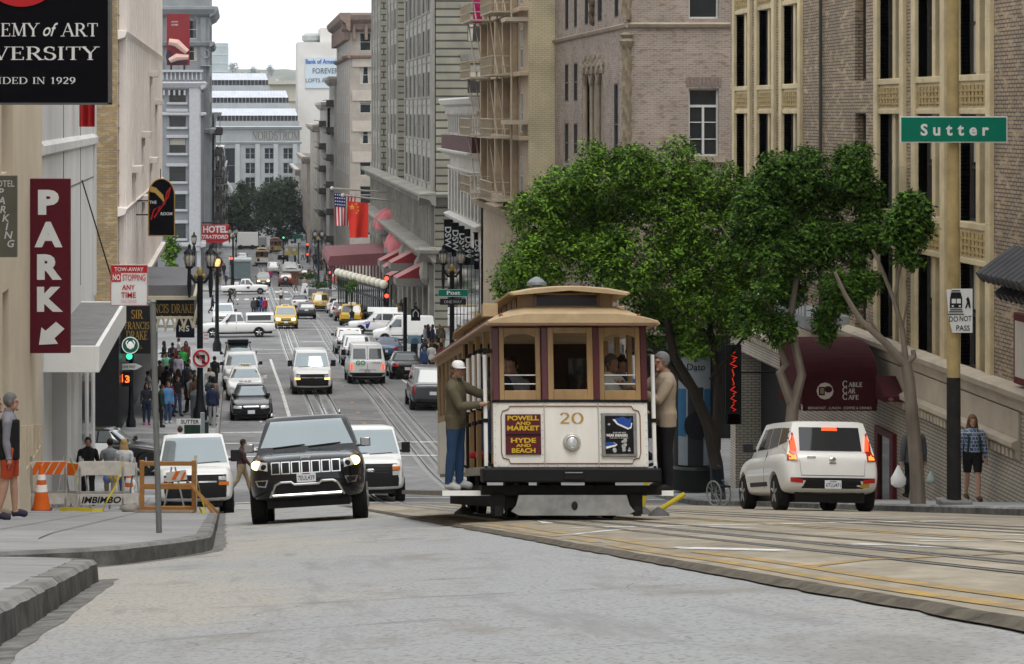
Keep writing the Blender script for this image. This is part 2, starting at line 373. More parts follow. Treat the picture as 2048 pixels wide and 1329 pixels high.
def road_concrete():
 """pale street concrete with blue-grey resurfaced patches, beige worn patch and dark tyre streaks"""
 m = bpy.data.materials.new('street_concrete'); m.use_nodes = True
 n = m.node_tree.nodes; l = m.node_tree.links; p = n['Principled BSDF']; p.inputs['Roughness'].default_value = .8
 tc = n.new('ShaderNodeTexCoord')
 def noise(scale, st, det=5, rough=.6):
  mp = n.new('ShaderNodeMapping'); mp.inputs['Scale'].default_value = st; l.new(tc.outputs['Object'], mp.inputs[0])
  z = n.new('ShaderNodeTexNoise'); z.inputs['Scale'].default_value = scale; z.inputs['Detail'].default_value = det; z.inputs['Roughness'].default_value = rough
  l.new(mp.outputs[0], z.inputs['Vector']); return z.outputs['Fac']
 def ramp(v, a, b):
  r = n.new('ShaderNodeMapRange'); r.inputs['From Min'].default_value = a; r.inputs['From Max'].default_value = b; l.new(v, r.inputs['Value']); return r.outputs[0]
 def mix(f, a, b):
  x = n.new('ShaderNodeMix'); x.data_type = 'RGBA'
  l.new(f, x.inputs['Factor'])
  for s_, q in (('A', a), ('B', b)):
   if isinstance(q, tuple): x.inputs[s_].default_value = (*q, 1)
   else: l.new(q, x.inputs[s_])
  return x.outputs['Result']
 c = mix(ramp(noise(.28, (1, .5, 1)), .44, .56), (.29, .302, .312), (.345, .332, .3))
 c = mix(ramp(noise(.8, (1.2, .35, 1)), .56, .66), c, (.225, .222, .212))
 c = mix(ramp(noise(2.5, (.5, 1.6, 1), 8, .75), .58, .72), c, (.14, .137, .13))
 c = mix(ramp(noise(40, (1, .5, 1), 3), .5, .75), c, (.13, .13, .13)); c = mix(ramp(noise(1.1, (2.6, .22, 1), 6, .7), .55, .7), c, (.2, .205, .21))
 v = n.new('ShaderNodeTexVoronoi'); v.feature = 'DISTANCE_TO_EDGE'; v.inputs['Scale'].default_value = .3
 nzv = n.new('ShaderNodeTexNoise'); nzv.inputs['Scale'].default_value = 1.3; l.new(tc.outputs['Object'], nzv.inputs['Vector'])
 va = n.new('ShaderNodeVectorMath'); va.operation = 'MULTIPLY_ADD'; va.inputs[1].default_value = (.7, .7, .7); l.new(nzv.outputs['Color'], va.inputs[0]); l.new(tc.outputs['Object'], va.inputs[2])
 l.new(va.outputs[0], v.inputs['Vector'])
 c = mix(ramp(v.outputs['Distance'], .0022, .0006), c, (.16, .16, .155))
 l.new(c, p.inputs['Base Color'])
 b = n.new('ShaderNodeBump'); b.inputs['Strength'].default_value = .35; b.inputs['Distance'].default_value = .02
 l.new(noise(18, (1, 1, 1), 6, .7), b.inputs['Height']); l.new(b.outputs[0], p.inputs['Normal'])
 return m
STREETC = road_concrete()
TRACKC = M('trackway_concrete', (.27, .24, .19), .85, 0, .3, 4, .4, stretch=(1, .35, 1), var2=.22)
DARKEDGE = M('worn_edge', (.1, .088, .07), .9, 0, .5, 6, .6)
def worn(name, c, under, a, b, sc):
 m = M(name, c, .75, 0, .2, 5); n = m.node_tree.nodes; l = m.node_tree.links; p = n['Principled BSDF']
 tc = n.new('ShaderNodeTexCoord'); z = n.new('ShaderNodeTexNoise'); z.inputs['Scale'].default_value = sc; z.inputs['Detail'].default_value = 8; z.inputs['Roughness'].default_value = .75
 l.new(tc.outputs['Object'], z.inputs['Vector']); r = n.new('ShaderNodeMapRange'); r.inputs['From Min'].default_value = a; r.inputs['From Max'].default_value = b; l.new(z.outputs['Fac'], r.inputs['Value'])
 x = n.new('ShaderNodeMix'); x.data_type = 'RGBA'; src = p.inputs['Base Color'].links[0].from_socket
 l.new(r.outputs[0], x.inputs['Factor']); l.new(src, x.inputs['A']); x.inputs['B'].default_value = (*under, 1); l.new(x.outputs['Result'], p.inputs['Base Color']); return m
YEL = worn('yellow_marking', (.43, .27, .07), (.23, .19, .13), .38, .56, 2.2)
WHT = worn('white_marking', (.6, .6, .58), (.2, .19, .17), .5, .66, 3.0)
RAIL = M('rail_steel', (.5, .51, .53), .25, .9, .1)
SLOT = M('cable_slot', (.02, .02, .02), .7, 0, .2)
sheet('ground', GROUND, [-3000,-800,-200,-60,-30,0,30,60,200,800,3000], [-160,-80,-40,0,40,80,120,200,300,400,600,760,1500,3000,7000], lambda x, y: zc(y) - (.6 if y < 760 else .3))
XS = [-60,-30,-12] + fr(-6, 16, .5) + [24, 40, 80]
sheet('road', ASPH, XS, fr(-150, -15, 5) + fr(-12, 130, 1) + fr(134, 720, 5)[0:], gz)
sheet('street_concrete', STREETC, fr(-2.2, 2.62, .2), fr(-6, 72, .25), lambda x, y: gz(x, y) + .006 * cl((72 - y) / 2, 0.3, 1))
mb = MB(); ys = fr(-6, 66, .25); xs = [2.6, 3.0, 3.4] + fr(3.85, 8.5, .465) + fr(8.9, 12.5, .4)
def jag(y): return 2.6 + .05 * mnoise.noise((y * 1.3, 3, 0)) + .03 * mnoise.noise((y * 4, 9, 0))
mb.grid([[(jag(y) if x == 2.6 else x, y, tw(x, y)) for x in xs] for y in ys]);
o = mb.build('trackway', TRACKC, smooth=True); o['kind'] = 'structure'
mb = MB(); mb.grid([[(jag(y) + dx, y, gz(2.6, y) + dz * cl((66 - y) / 6, 0, 1) + (.012 if dz == 0 else 0)) for dx, dz in ((-.05 - .03 * mnoise.noise((y * 3, 1, 0)), 0), (-.02, .02), (.0, .035), (.05, .04))] for y in ys])
o = mb.build('trackway_edge', DARKEDGE, smooth=True); o['kind'] = 'structure'
def line(mb, x0, y0, x1, y1, wd, h=.012, zf=tw):
 if max(y0, y1) < 66: h *= .28
 """painted stripe on the road from (x0,y0) to (x1,y1)"""
 L = math.hypot(x1 - x0, y1 - y0); n = max(1, int(L / .25)); dx, dy = (x1 - x0) / L, (y1 - y0) / L; nx, ny = -dy * wd / 2, dx * wd / 2
 mb.grid([[(x0 + (x1-x0)*k/n + s*nx, y0 + (y1-y0)*k/n + s*ny, zf(x0 + (x1-x0)*k/n + s*nx, y0 + (y1-y0)*k/n + s*ny) + h) for s in (-1, 1)] for k in range(n + 1)])
rails, slots, bands = MB(), MB(), MB()
BAND = M('track_concrete_band', (.26, .26, .255), .8, 0, .2, 3)
for XF in (XL, XR):
 for dx in (-.533, 0, .533):
  Ys = fr(5, 78, 1) + fr(80, 540, 4)
  for a, b in zip(Ys[:-1], Ys[1:]):
   if a >= 64: line(bands, XF(a) + dx, a, XF(b) + dx, b, .34 if dx == 0 else .3, .008)
   if dx: line(slots, XF(a) + dx + .06, a, XF(b) + dx + .06, b, .05, .013)
   if dx: line(rails, XF(a) + dx, a, XF(b) + dx, b, .06, .016)
   else:
    line(slots, XF(a), a, XF(b), b, .035, .017)
    for q in (-.07, .07): line(rails, XF(a) + q, a, XF(b) + q, b, .07, .014)
for n_, b_, m_ in (('track_rails', rails, RAIL), ('cable_slots', slots, SLOT), ('track_bands', bands, BAND)):
 o = b_.build(n_, m_); o['kind'] = 'structure'
wm, ym = MB(), MB()
for x in (2.78, 2.98):
 for y in fr(5, 34, .8)[:-1]:
  if random.random() < .9: line(ym, x + .02*math.sin(y), y, x + .02*math.sin(y+.8), y + .8, .085)
line(ym, 3.0, 13.2, 5.6, 16.0, .14); line(ym, 3.2, 27, 9.2, 31.5, .12); line(ym, 5.6, 12, 5.6, 33, .09); line(ym, 5.78, 14, 5.78, 33, .08)
for a in ((2.98, 17.4, 3.4, 15.6, .14), (4.3, 17.6, 4.75, 15.8, .12), (4.1, 17.3, 4.6, 16.9, .2), (5.2, 19.5, 6.0, 17.8, .16), (5.0, 18.4, 5.8, 18.1, .2), (6.3, 20.8, 7.4, 19.4, .18),
   (3.3, 24.6, 4.7, 25.6, .3), (4.8, 26.0, 6.2, 27.3, .3), (6.4, 27.6, 8.3, 29.3, .32), (4.7, 25.1, 4.95, 24.0, .14), (7.4, 31.4, 10.3, 33.6, .2), (3.4, 27.6, 3.6, 30, .12), (8.6, 24.5, 9.6, 26.2, .16), (2.9, 22.2, 3.7, 23.4, .16)):
 line(wm, *a)
for x, y in ((7.9, 34), (8.6, 38), (9.4, 33)): line(wm, x, y, x + 1.4, y + .8, .2)
line(ym, 7.2, 36, 12.2, 40, .12); line(ym, 8.8, 33, 11.8, 37, .1)
line(wm, -.8, 68.5, 12.3, 68.5, .3, .016); line(wm, -.8, 72.5, 12.3, 72.5, .3, .016)
line(wm, -1.2, 92, 10.4, 92, .3, .016); line(wm, -1.2, 97.5, 10.4, 97.5, .3, .016); line(wm, -.8, 102.5, 3.2, 102.5, .35)
line(wm, 2.2, 104, 1.95, 160, .16); line(wm, 9.0, 104, 8.7, 166, .16); line(wm, 8.75, 200, 8.75, 290, .2); line(wm, .9, 106, 2.2, 106, .12)
for y in fr(108, 156, 6.4): line(wm, -.7, y, .9, y, .12); line(wm, .9, y - .6, .9, y + .6, .1)
for y in fr(100, 170, 6): line(ym, 5.3, y, 5.3, y + 1.1, .16)
line(ym, 3.1, 108, 6.2, 108, .14); line(wm, 3.0, 112, 3.9, 112, .14); line(wm, 6.0, 112, 7.4, 112, .14)
for y0 in (168, 173, 199, 204): line(wm, -.8, y0, 10.3, y0, .35)
line(wm, 4.6, 183, 6.4, 183, .4); line(wm, 2.2, 160, 3, 160, .2)
for x in fr(-.4, 10, 1.15):
 line(wm, x, 283, x, 287.5, .5);
 if random.random() < .8: line(wm, x + .3, 306, x + .3, 310.5, .5)
line(wm, -.8, 316, 4, 316, .5)
o = wm.build('white_markings', WHT); o['kind'] = 'structure'
o = ym.build('yellow_markings', YEL); o['kind'] = 'structure'
mb = MB(); cx, cy = 1.35, 95; mb.grid([[(cx + r*math.cos(t), cy + r*math.sin(t), gz(cx, cy + r*math.sin(t)) + .012) for r in (.75, .9)] for t in fr(0, 2*math.pi, .3)])
o = mb.build('manhole_ring', WHT); o['kind'] = 'structure'
def pavement(name, left, right, y0, y1, side, st=1.0, h=KERB):
 """raised pavement between x-functions left and right; kerb face on `side` (+1 right, -1 left)"""
 ys = fr(y0, y1, st); mb = MB()
 def zt(x, y): kx = right(y) if side > 0 else left(y); return gz(kx, y) + h + .02 * abs(x - kx) * .5
 xf = [0, .25, .5, .75, 1]
 def row(y, lo, hi): return [(lo + (hi-lo)*t, y, zt(lo + (hi-lo)*t, y)) for t in xf]
 kw = .16
 mb.mat(0).grid([row(y, left(y) + (kw if side < 0 else 0), right(y) - (kw if side > 0 else 0)) for y in ys])
 mb.mat(1)
 def kx(y): return (right(y) if side > 0 else left(y)) + (.02*mnoise.noise((y*2.3, 7, 0)) + .012*mnoise.noise((y*9, 2, 0)) if y < 80 else 0)
 s = side
 mb.grid([[(kx(y) - s*kw, y, zt(kx(y) - s*kw, y)), (kx(y) - s*.03, y, zt(kx(y), y)), (kx(y), y, zt(kx(y), y) - .03)] for y in ys])
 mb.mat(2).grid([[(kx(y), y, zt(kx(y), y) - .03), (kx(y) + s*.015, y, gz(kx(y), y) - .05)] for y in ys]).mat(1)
 for y, in ((y0,), (y1,)):
  xs = fr(left(y), right(y), .4); mb.grid([[(x, y, zt(x, y)) for x in xs], [(x, y, gz(x, y) - .3) for x in xs]])
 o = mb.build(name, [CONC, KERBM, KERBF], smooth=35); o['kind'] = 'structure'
 return zt
zl1 = pavement('pavement_left_near', lambda y: -9, lambda y: -1.05 - (.5 * cl((y - 18.2) / .8, 0, 1) ** 2), -8, 19, 1, .12)
def bulb(y): return LC(y) if y > 26 else -2.35 + (2.05) * math.sin(cl((y - 19.6) / 6.4, 0, 1) * math.pi / 2)
zl2 = pavement('pavement_left_mid', lambda y: -9, bulb, 19.6, 74, 1, .16)
pavement('pavement_left_far', lambda y: -6.2, lambda y: -.85, 100, 170, 1)
pavement('pavement_square', lambda y: -60, lambda y: -1.2, 204, 283, 1, 3)
pavement('pavement_left_distant', lambda y: -12, lambda y: -1.2, 311, 540, 1, 5)
pavement('pavement_right_near', lambda y: 12.45, lambda y: 16.5, -8, 76, -1)
pavement('pavement_right_far', lambda y: 10.4, lambda y: 17, 100, 170, -1)
pavement('pavement_right_hotel', lambda y: 10.4, lambda y: 17, 204, 284, -1, 3)
pavement('pavement_right_distant', lambda y: 10.0, lambda y: 18, 311, 540, -1, 5)
GUT = worn('gutter_dirt', (.1, .095, .085), (.2, .2, .195), .42, .6, 5)
for nm, kf, y0, y1 in (('kerb_joints_near', lambda y: -1.05, 9.4, 18), ('kerb_joints_mid', lambda y: bulb(y), 27, 60)):
 mb = MB();
 for y in fr(y0, y1, 1.75):
  y += .3*mnoise.noise((y*5,1,1)); x = kf(y); z = gz(x, y) + KERB; a = .02*mnoise.noise((y*2.3, 7, 0)) + .012*mnoise.noise((y*9, 2, 0)); pr = [(x-.17, z+.006), (x-.03+a, z+.005), (x+a+.006, z-.028), (x+a+.022, z-.2)]
  mb.grid([[(q, yy, r) for q, r in pr] for yy in (y, y + .014)])
 o = mb.build(nm, SLOT); o['kind'] = 'structure'
for n_, kf, y0, y1 in (('gutter_left_near', lambda y: -1.05, 6, 18.6), ('gutter_left_mid', lambda y: bulb(y), 20.2, 72)):
 sheet(n_, GUT, [0, .05, .1, .15], fr(y0, y1, .3), lambda x, y: 0); o = COL.objects[n_]
 for v in o.data.vertices: v.co.x = kf(v.co.y) + .0 + v.co.x * (1 + .5*mnoise.noise((v.co.y*.9, 4, 0))); v.co.z = gz(v.co.x, v.co.y) + .009
mb = MB()
for zf_, kf, y0, y1 in ((zl1, lambda y: -1.25, 8.2, 18.2), (zl2, lambda y: bulb(y) - .2, 23, 72)):
 for y in fr(y0, y1, 1.5): line(mb, -4.2, y, kf(y), y, .018, .008, zf_)
 for x in (-2.6, -1.9 if y0 > 20 else -1.9): line(mb, x, y0 + .6, x, y1, .016, .008, zf_)
o = mb.build('pavement_joints', M('joint_dark', (.09,.09,.09), .9)); o['kind'] = 'structure'
mb = MB(); rj = random.Random(21)
for x0, y0, x1, y1, wd in ((.2, 17.5, 2.5, 18.6, .02), (-.6, 13.2, 2.5, 12.6, .016), (-.9, 24.5, 2.4, 25.6, .03), (.1, 29, 2.4, 29.6, .035), (-.4, 10.6, .9, 10.9, .012), (-.2, 33, 2.3, 34.5, .04), (.6, 15.2, 1.4, 15.0, .02)):
 n = int(math.hypot(x1-x0, y1-y0) / .22); p = [(x0 + (x1-x0)*k/n + rj.gauss(0, .012), y0 + (y1-y0)*k/n + rj.gauss(0, .03)) for k in range(n + 1)]
 for a, b in zip(p[:-1], p[1:]):
  if rj.random() < .9: line(mb, *a, *b, wd * rj.uniform(.4, 1.2), .0045 / .28 + .018, gz)
o = mb.build('road_seams', M('tar_seam', (.085,.083,.08), .8, 0, .3, 6)); o['kind'] = 'structure'
def sz(X, Y):
 """walking height: pavement or road"""
 gap = (19 < Y < 19.6) or 74 < Y < 100 or 170 < Y < 204 or 283 < Y < 311
 if not gap:
  if X < (bulb(Y) if 19.6 <= Y <= 74 else (LC(Y) if Y < 200 else -1.2)): k = bulb(Y) if 19.6 <= Y <= 74 else (LC(Y) if Y < 200 else -1.2); return gz(k, Y) + KERB + .01 * abs(X - k)
  if X > RC(Y): return gz(RC(Y), Y) + KERB + .01 * (X - RC(Y))
 return tw(X, Y)
mb = MB();
def hillz(x, y):
 return -75 + 150 * math.exp(-((x + 60) / 900) ** 2) * math.exp(-((y - 4300) / 500) ** 2) + 12 * mnoise.noise((x / 160, y / 160, 0)) + 5 * mnoise.noise((x / 40, y / 60, 5))
mb.grid([[(x, y, hillz(x, y)) for x in fr(-1500, 1500, 25)] for y in fr(3300, 5000, 50)])
o = mb.build('hill', M('hill_cover', (.13, .14, .1), .95, 0, .5, .03), smooth=True); o['kind'] = 'structure'
# ================================================================ BUILDINGS
def srgb(r, g, b):
 f = lambda c: ((c/255 + .055)/1.055) ** 2.4 if c > 10 else c/255/12.92
 return (f(r), f(g), f(b))
class Face:
 """a facade plane of a building; kind 'E' faces -X (right side of street), 'W' faces +X (left side), 'S' faces the camera"""
 def __init__(s, T, kind, x, y): s.T, s.k, s.x, s.y = T, kind, x, y
 def p(s, u, z, d=0):   # u: world Y for E/W, world X for S ; d: outward
  if s.k == 'E': return (s.x - d, u, z)
  if s.k == 'W': return (s.x + d, u, z)
  return (u, s.y - d, z)
 def box(s, mb, u0, u1, z0, z1, d0, d1):
  a = s.p(u0, z0, d0); b = s.p(u1, z1, d1)
  mb.box(min(a[0],b[0]), min(a[1],b[1]), min(a[2],b[2]), max(a[0],b[0]), max(a[1],b[1]), max(a[2],b[2])); return mb
 def wall(s, mb, u0, u1, z0, z1, holes=(), depth=.3):
  if s.k in 'EW' and u0 > 95: depth *= .18
  us = sorted({u0, u1, *[h[0] for h in holes], *[h[1] for h in holes]}); zs = sorted({z0, z1, *[h[2] for h in holes], *[h[3] for h in holes]})
  us = [u for u in us if u0 <= u <= u1]; zs = [z for z in zs if z0 <= z <= z1]
  for a, b in zip(us[:-1], us[1:]):
   for c, d in zip(zs[:-1], zs[1:]):
    m, n = (a+b)/2, (c+d)/2
    if any(h[0] < m < h[1] and h[2] < n < h[3] for h in holes): continue
    mb.quad(s.p(a,c), s.p(b,c), s.p(b,d), s.p(a,d))
  for h in holes:
   a, b, c, d = h[:4]
   for (q, r) in (((a,c),(b,c)), ((b,c),(b,d)), ((b,d),(a,d)), ((a,d),(a,c))):
    mb.quad(s.p(*q), s.p(*r), s.p(*r, -depth), s.p(*q, -depth))
  return mb
 def prof(s, mb, u0, u1, prof):
  """moulding: profile of (d, z) swept along u"""
  mb.loft([[s.p(u0, z, d) for d, z in prof], [s.p(u1, z, d) for d, z in prof]]); return mb
_wm = {}
def window_meshes(w, h, style, fm):
 k = (round(w,2), round(h,2), style, fm.name)
 if k in _wm: return _wm[k]
 f = MB(); b = .07 if w > .8 else .05; x = w/2
 f.box(-x,-.04,0, -x+b,.06,h); f.box(x-b,-.04,0, x,.06,h); f.box(-x+b,-.04,0, x-b,.06,b); f.box(-x+b,-.04,h-b, x-b,.06,h)
 if 'd' in style: f.box(-x+b,-.02,h*.5-.035, x-b,.06,h*.5+.035)
 if 'm' in style: f.box(-.045,-.05,b, .045,.06,h*.72)
 if 'M' in style: f.box(-.09,-.12,b, .09,.06,h-b)
 if 't' in style: f.box(-x+b,-.03,h*.74-.05, x-b,.06,h*.74+.05)
 if 'c' in style:
  for q in (.25,.5): f.box(-x+b,-.02,h*q-.02, x-b,.05,h*q+.02)
 g = MB(); g.quad((-x,.03,0),(x,.03,0),(x,.03,h),(-x,.03,h))
 bl = MB(); bl.quad((-x+b,.022,h*.55),(x-b,.022,h*.55),(x-b,.022,h-b),(-x+b,.022,h-b))
 cu = MB(); cu.quad((-x+b,.02,b),(-x*.45,.02,b),(-x*.3,.02,h-b),(-x+b,.02,h-b)); cu.quad((x*.5,.02,b),(x-b,.02,b),(x-b,.02,h-b),(x*.4,.02,h-b))
 r = [f.mesh('window', fm), g.mesh('pane', GLASS), bl.mesh('blind', BLIND), cu.mesh('curtain', BLIND)]
 _wm[k] = r; return r
BLIND = M('window_blind', (.45, .43, .37), .8, 0, .1)
NWIN = {}
def win(fc, u, z, w, h, style='d', fm=None, rec=.22, blind=.25):
 if fc.k in 'EW' and u > 95: rec *= .12
 T = fc.T; k = NWIN.get(T.name, 0); NWIN[T.name] = k + 1
 if k >= 99: return None
 f, g, bl, cu = window_meshes(w, h, style, fm or FRAME)
 o = bpy.data.objects.new('window', f); COL.objects.link(o); o.parent = T
 o.location = Vector(fc.p(u, z, -rec)) - T.location
 o.rotation_euler = (0, 0, {'E': R(-90), 'W': R(90), 'S': 0}[fc.k])
 q = bpy.data.objects.new('pane', g); COL.objects.link(q); q.parent = o
 r = random.random()
 if r < blind: q = bpy.data.objects.new('blind', bl); COL.objects.link(q); q.parent = o
 elif r < blind * 1.5: q = bpy.data.objects.new('curtain', cu); COL.objects.link(q); q.parent = o
 return o
def bp(T, name, mb, mats, **k): return mb.build(name, mats, T, loc=-T.location, **k)
FRAME = M('window_frame_dark', (.06, .055, .05), .6, 0, .1)
FRAMEW = M('window_frame_white', (.5, .5, .48), .6, 0, .1)
CREAM = M('cream_terracotta', (.54, .45, .285), .65, 0, .22, 1.5, .15, var2=.15)
CREAM2 = M('pale_terracotta', (.45, .39, .31), .7, 0, .16, 1.2, .1, var2=.12)
DARKVOID = M('dark_interior', (.006, .006, .007), .6, 0, 0)
ROOFM = M('flat_roof', (.12, .12, .12), .9, 0, .2)
def core(T, x0, y0, z0, x1, y1, z1, m): bp(T, 'core', MB().box(x0, y0, z0, x1, y1, z1), m)
B1 = brick('tan_brick', (.34, .26, .175), (.265, .195, .13), (.07, .06, .052), .24, .082, .014, c3=(.4,.305,.2))
B1W = brick('white_painted_brick', (.43, .38, .31), (.39, .345, .28), (.13, .12, .10), .24, .082, .012)
T = thing('brick_building', 'tan brick block with cream terracotta window bays behind the green street sign', 'building', (15.5, 57, gz(15.5, 57)))
fc = Face(T, 'E', 15.5, 0)
rows = [(3.95, 6.1), (.78, 3.05), (-2.35, -.02), (-5.48, -3.2)]
bays = [52.75, 56.1, 59.5, 70.2, 73.6, 77.0]; hw = 1.02
holes = [(c - hw, c + hw, a, b) for c in bays for a, b in rows]
nar = [(61.9, 63.0, a, b) for a, b in rows]
mb = MB(); fc.wall(mb, 30, 79, -5.6, 13, holes + nar, .3)
bp(T, 'wall', mb, B1)
mb = MB(); fs = Face(T, 'N', 0, 79)
mb.quad((15.5, 79, -14), (45, 79, -14), (45, 79, 13), (15.5, 79, 13)); mb.quad((15.5,30,13),(45,30,13),(45,79,13),(15.5,79,13)); mb.quad((15.5,30,-14),(45,30,-14),(45,30,13),(15.5,30,13))
bp(T, 'side_wall', mb, B1); bp(T, 'uphill_sky_blocker', MB().box(15.5, -60, -6, 40, 29.99, 15), B1)  # uphill box is unseen, added to cut sky light from behind the camera
for c in bays:
 for a, b in rows: win(fc, c, a, 2*hw, b - a, 'd', FRAME, .24, .55)
for a, b, c, d in nar: win(fc, (a+b)/2, c, b-a, d-c, 'd', FRAME, .24, .0)
mb = MB(); zb = -5.45
for c in bays:
 for s in (-1, 1):
  fc.box(mb, c + s*(hw + .17) - .17, c + s*(hw + .17) + .17, zb, 13, -.3, .09)
  for z in fr(zb, 12.4, 1.05)[1:]: fc.box(mb, c + s*(hw + .17) - .175, c + s*(hw + .17) + .175, z - .012, z + .012, .0, .097)
 fc.box(mb, c - .13, c + .13, zb, 13, -.26, -.06)
bp(T, 'pilasters', mb, CREAM, bevel=.02)
SPAN = M('ornament_terracotta', (.36, .27, .13), .7, 0, .45, 9, .8)
for c in bays:
 for z0, z1 in ((-.02, .78), (-3.2, -2.35), (3.05, 3.95)):
  mb = MB(); mo = MB()
  fc.box(mb, c - hw, c + hw, z0 + .001, z1 - .001, -.1, .015)
  fc.box(mb, c - hw, c + hw, z1 - .12, z1 + .02, -.2, .075); fc.box(mb, c - hw, c + hw, z0 - .02, z0 + .1, -.2, .06)
  for k in range(7): fc.box(mo, c - hw + .1 + k*.275, c - hw + .28 + k*.275, z0 + .17, z1 - .2, .01, .045)
  for zz in (.25, .42, .58): fc.box(mo, c - hw + .04, c + hw - .04, z0 + zz*(z1-z0), z0 + zz*(z1-z0) + .04, .01, .055)
  sp_ = bp(T, 'spandrel', mb, CREAM, bevel=.015); mo.build('ornament', SPAN, sp_)
mb = MB(); fc.prof(mb, 30, 79, [(0,-5.95),(.1,-5.9),(.14,-5.7),(.3,-5.62),(.34,-5.5),(.3,-5.44),(0,-5.4)])
fc.prof(mb, 49.6, 79, [(0,-6.95),(.05,-6.9),(.08,-6.72),(.2,-6.66),(.2,-6.56),(.06,-6.5),(0,-6.5)]); fc.box(mb, 49.6, 79, -6.5, -5.95, -.2, .06)
for y in fr(49.8, 79, .26): fc.box(mb, y, y + .14, -6.9, -6.74, 0, .13)
bp(T, 'string_course', mb, CREAM2, bevel=.01)
mb = MB(); fc.wall(mb, 30, 79, -14, -5.6, [(61.4, 65.2, -11, -8.3), (70.3, 78.2, -13, -7.4)], .8); bp(T, 'base_wall', mb, B1W)
mb = MB(); fc.box(mb, 61.4, 65.2, -11, -8.3, -.9, -.8); fc.box(mb, 70.3, 78.2, -13, -7.4, -.9, -.8); bp(T, 'shopfront', mb, DARKVOID)
mb = MB(); fc.box(mb, 60.4, 60.7, -9.95, -7.6, .0, .1); fc.box(mb, 59.0, 59.3, -9.95, -7.6, 0, .1); fc.box(mb, 59.3, 60.4, -7.75, -7.6, 0, .1); fc.box(mb, 59.3, 60.4, -9.95, -9.8, 0, .1); bp(T, 'display_frame', mb, M('maroon_frame', (.1,.012,.016), .5))
mb = MB(); fc.box(mb, 59.3, 60.4, -9.8, -7.75, -.2, .04); bp(T, 'display_window', mb, GLASS)
mb = MB(); mb.tube([(15.42, 66.4, -5.4), (15.42, 66.4, 13)], .05, 6); bp(T, 'drainpipe', mb, FRAME)
mb = MB(); fc.box(mb, 63.6, 67.2, -5.5, -5.2, 0, 1.15); bp(T, 'balcony', mb, M('balcony_grey', (.3,.32,.33), .6))
mb = MB()
for z in (-4.2, -4.75):
 mb.tube([(14.38, 63.65, z), (14.38, 67.15, z)], .02, 5)
for y in fr(63.7, 67.1, .34): mb.tube([(14.38, y, -5.2), (14.38, y, -4.2)], .014, 4)
for x in (14.4, 15.0): mb.tube([(x, 63.65, -5.2), (x, 63.65, -4.2)], .014, 4)
bp(T, 'balcony_railing', mb, M('rail_grey', (.25,.27,.28), .6))
T = thing('poster_case', 'framed poster case under a small tiled roof on the tan brick wall', 'poster case', (15.4, 49.8, -5.0))
fc = Face(T, 'E', 15.4, 0)
mb = MB(); fc.box(mb, 46.0, 49.4, -5.35, -3.95, 0, .12); bp(T, 'frame', mb, M('maroon_frame', (.1,.012,.016), .5), bevel=.02)
mb = MB(); fc.box(mb, 46.15, 49.25, -5.2, -4.1, .1, .135); bp(T, 'poster', mb, M('poster_paper', (.5,.46,.4), .5, 0, .1))
mb = MB(); fc.box(mb, 46.4, 48.4, -4.9, -4.4, .13, .15); bp(T, 'poster_picture', mb, M('poster_red', (.4,.08,.03), .5, 0, .4, 9))
mb = MB()
for k in range(9):
 mb.tube([(15.3, 46.6 + k*.32, -2.7), (14.55, 46.6 + k*.32, -3.25)], .13, 8)
fc.box(mb, 46.5, 49.4, -3.32, -3.1, 0, .7)
for k in range(9): mb.tube([(15.3, 46.6 + k*.32, -3.3), (14.9, 46.6 + k*.32, -3.62)], .11, 8)
bp(T, 'tile_roof', mb, M('dark_tile', (.05,.05,.055), .6, 0, .3), smooth=True)
AW = M('shaded_maroon_canvas', (.055, .007, .011), .8, 0, .18, 3, .2)  # maroon lowered to hold the tree shade over both awnings
LET = M('cream_lettering', (.6, .56, .5), .6, 0, .05)
T = thing('cafe_awning', 'maroon barrel awning lettered CABLE CAR CAFE over the shop door', 'awning', (14.5, 60, -8.4))
T.rotation_euler = (0, 0, 0)
mb = MB(); x0, x1, yf, yb = 13.3, 15.1, 59.2, 61.6
zt, zm, zl = -5.53, -6.27, -6.93
arc = [(yf + 1.7*(1 - math.cos(t)), zm + .74*math.sin(t)) for t in fr(0, math.pi/2, .16)]
mb.grid([[(x, y, z) for y, z in arc] for x in fr(x0, x1, .235)])
mb.quad((x0,yf,zm),(x1,yf,zm),(x1,yf,zl),(x0,yf,zl))
for x in (x0, x1): mb.quad(*[(x, y, z) for y, z in arc], (x, yb, zt), (x, yb, zl), (x, yf, zl))
mb.quad((x0,arc[-1][0],zt),(x1,arc[-1][0],zt),(x1,yb,zt),(x0,yb,zt))
bp(T, 'canvas', mb, AW)
mb = MB(); mb.quad((x0+.02,yf-.012,zl+.02),(x1-.02,yf-.012,zl+.02),(x1-.02,yf-.012,zl-.14),(x0+.02,yf-.012,zl-.14)); mb.quad((x0-.012,yf,zl),(x0-.012,yb,zl),(x0-.012,yb,zl-.14),(x0-.012,yf,zl-.14)); bp(T, 'valance', mb, AW)
mb = MB()
for i, t in enumerate(('CABLE', 'CAR', 'CAFE')):
 put_serif(mb, t[0], 0, -6.50 - i*.15, yf - .02, .14, right=14.37, wt=.17, wn=.09); n0 = len(mb.v)
 put_serif(mb, t[1:], 0, -6.50 - i*.15, yf - .02, .105, right=14.39 + .085*len(t[1:]), w=.08*len(t[1:]), wt=.18, wn=.1)
put_text(mb, 'BREAKFAST . LUNCH . COFFEE & DRINKS', 14.2, zl - .1, yf - .02, .06, 1.5)
bp(T, 'lettering', mb, LET)
mb = MB(); mb.ellipsoid((13.85, yf - .015, -6.6), (.2, .02, .2), 20, 6); bp(T, 'emblem_disc', mb, LET)
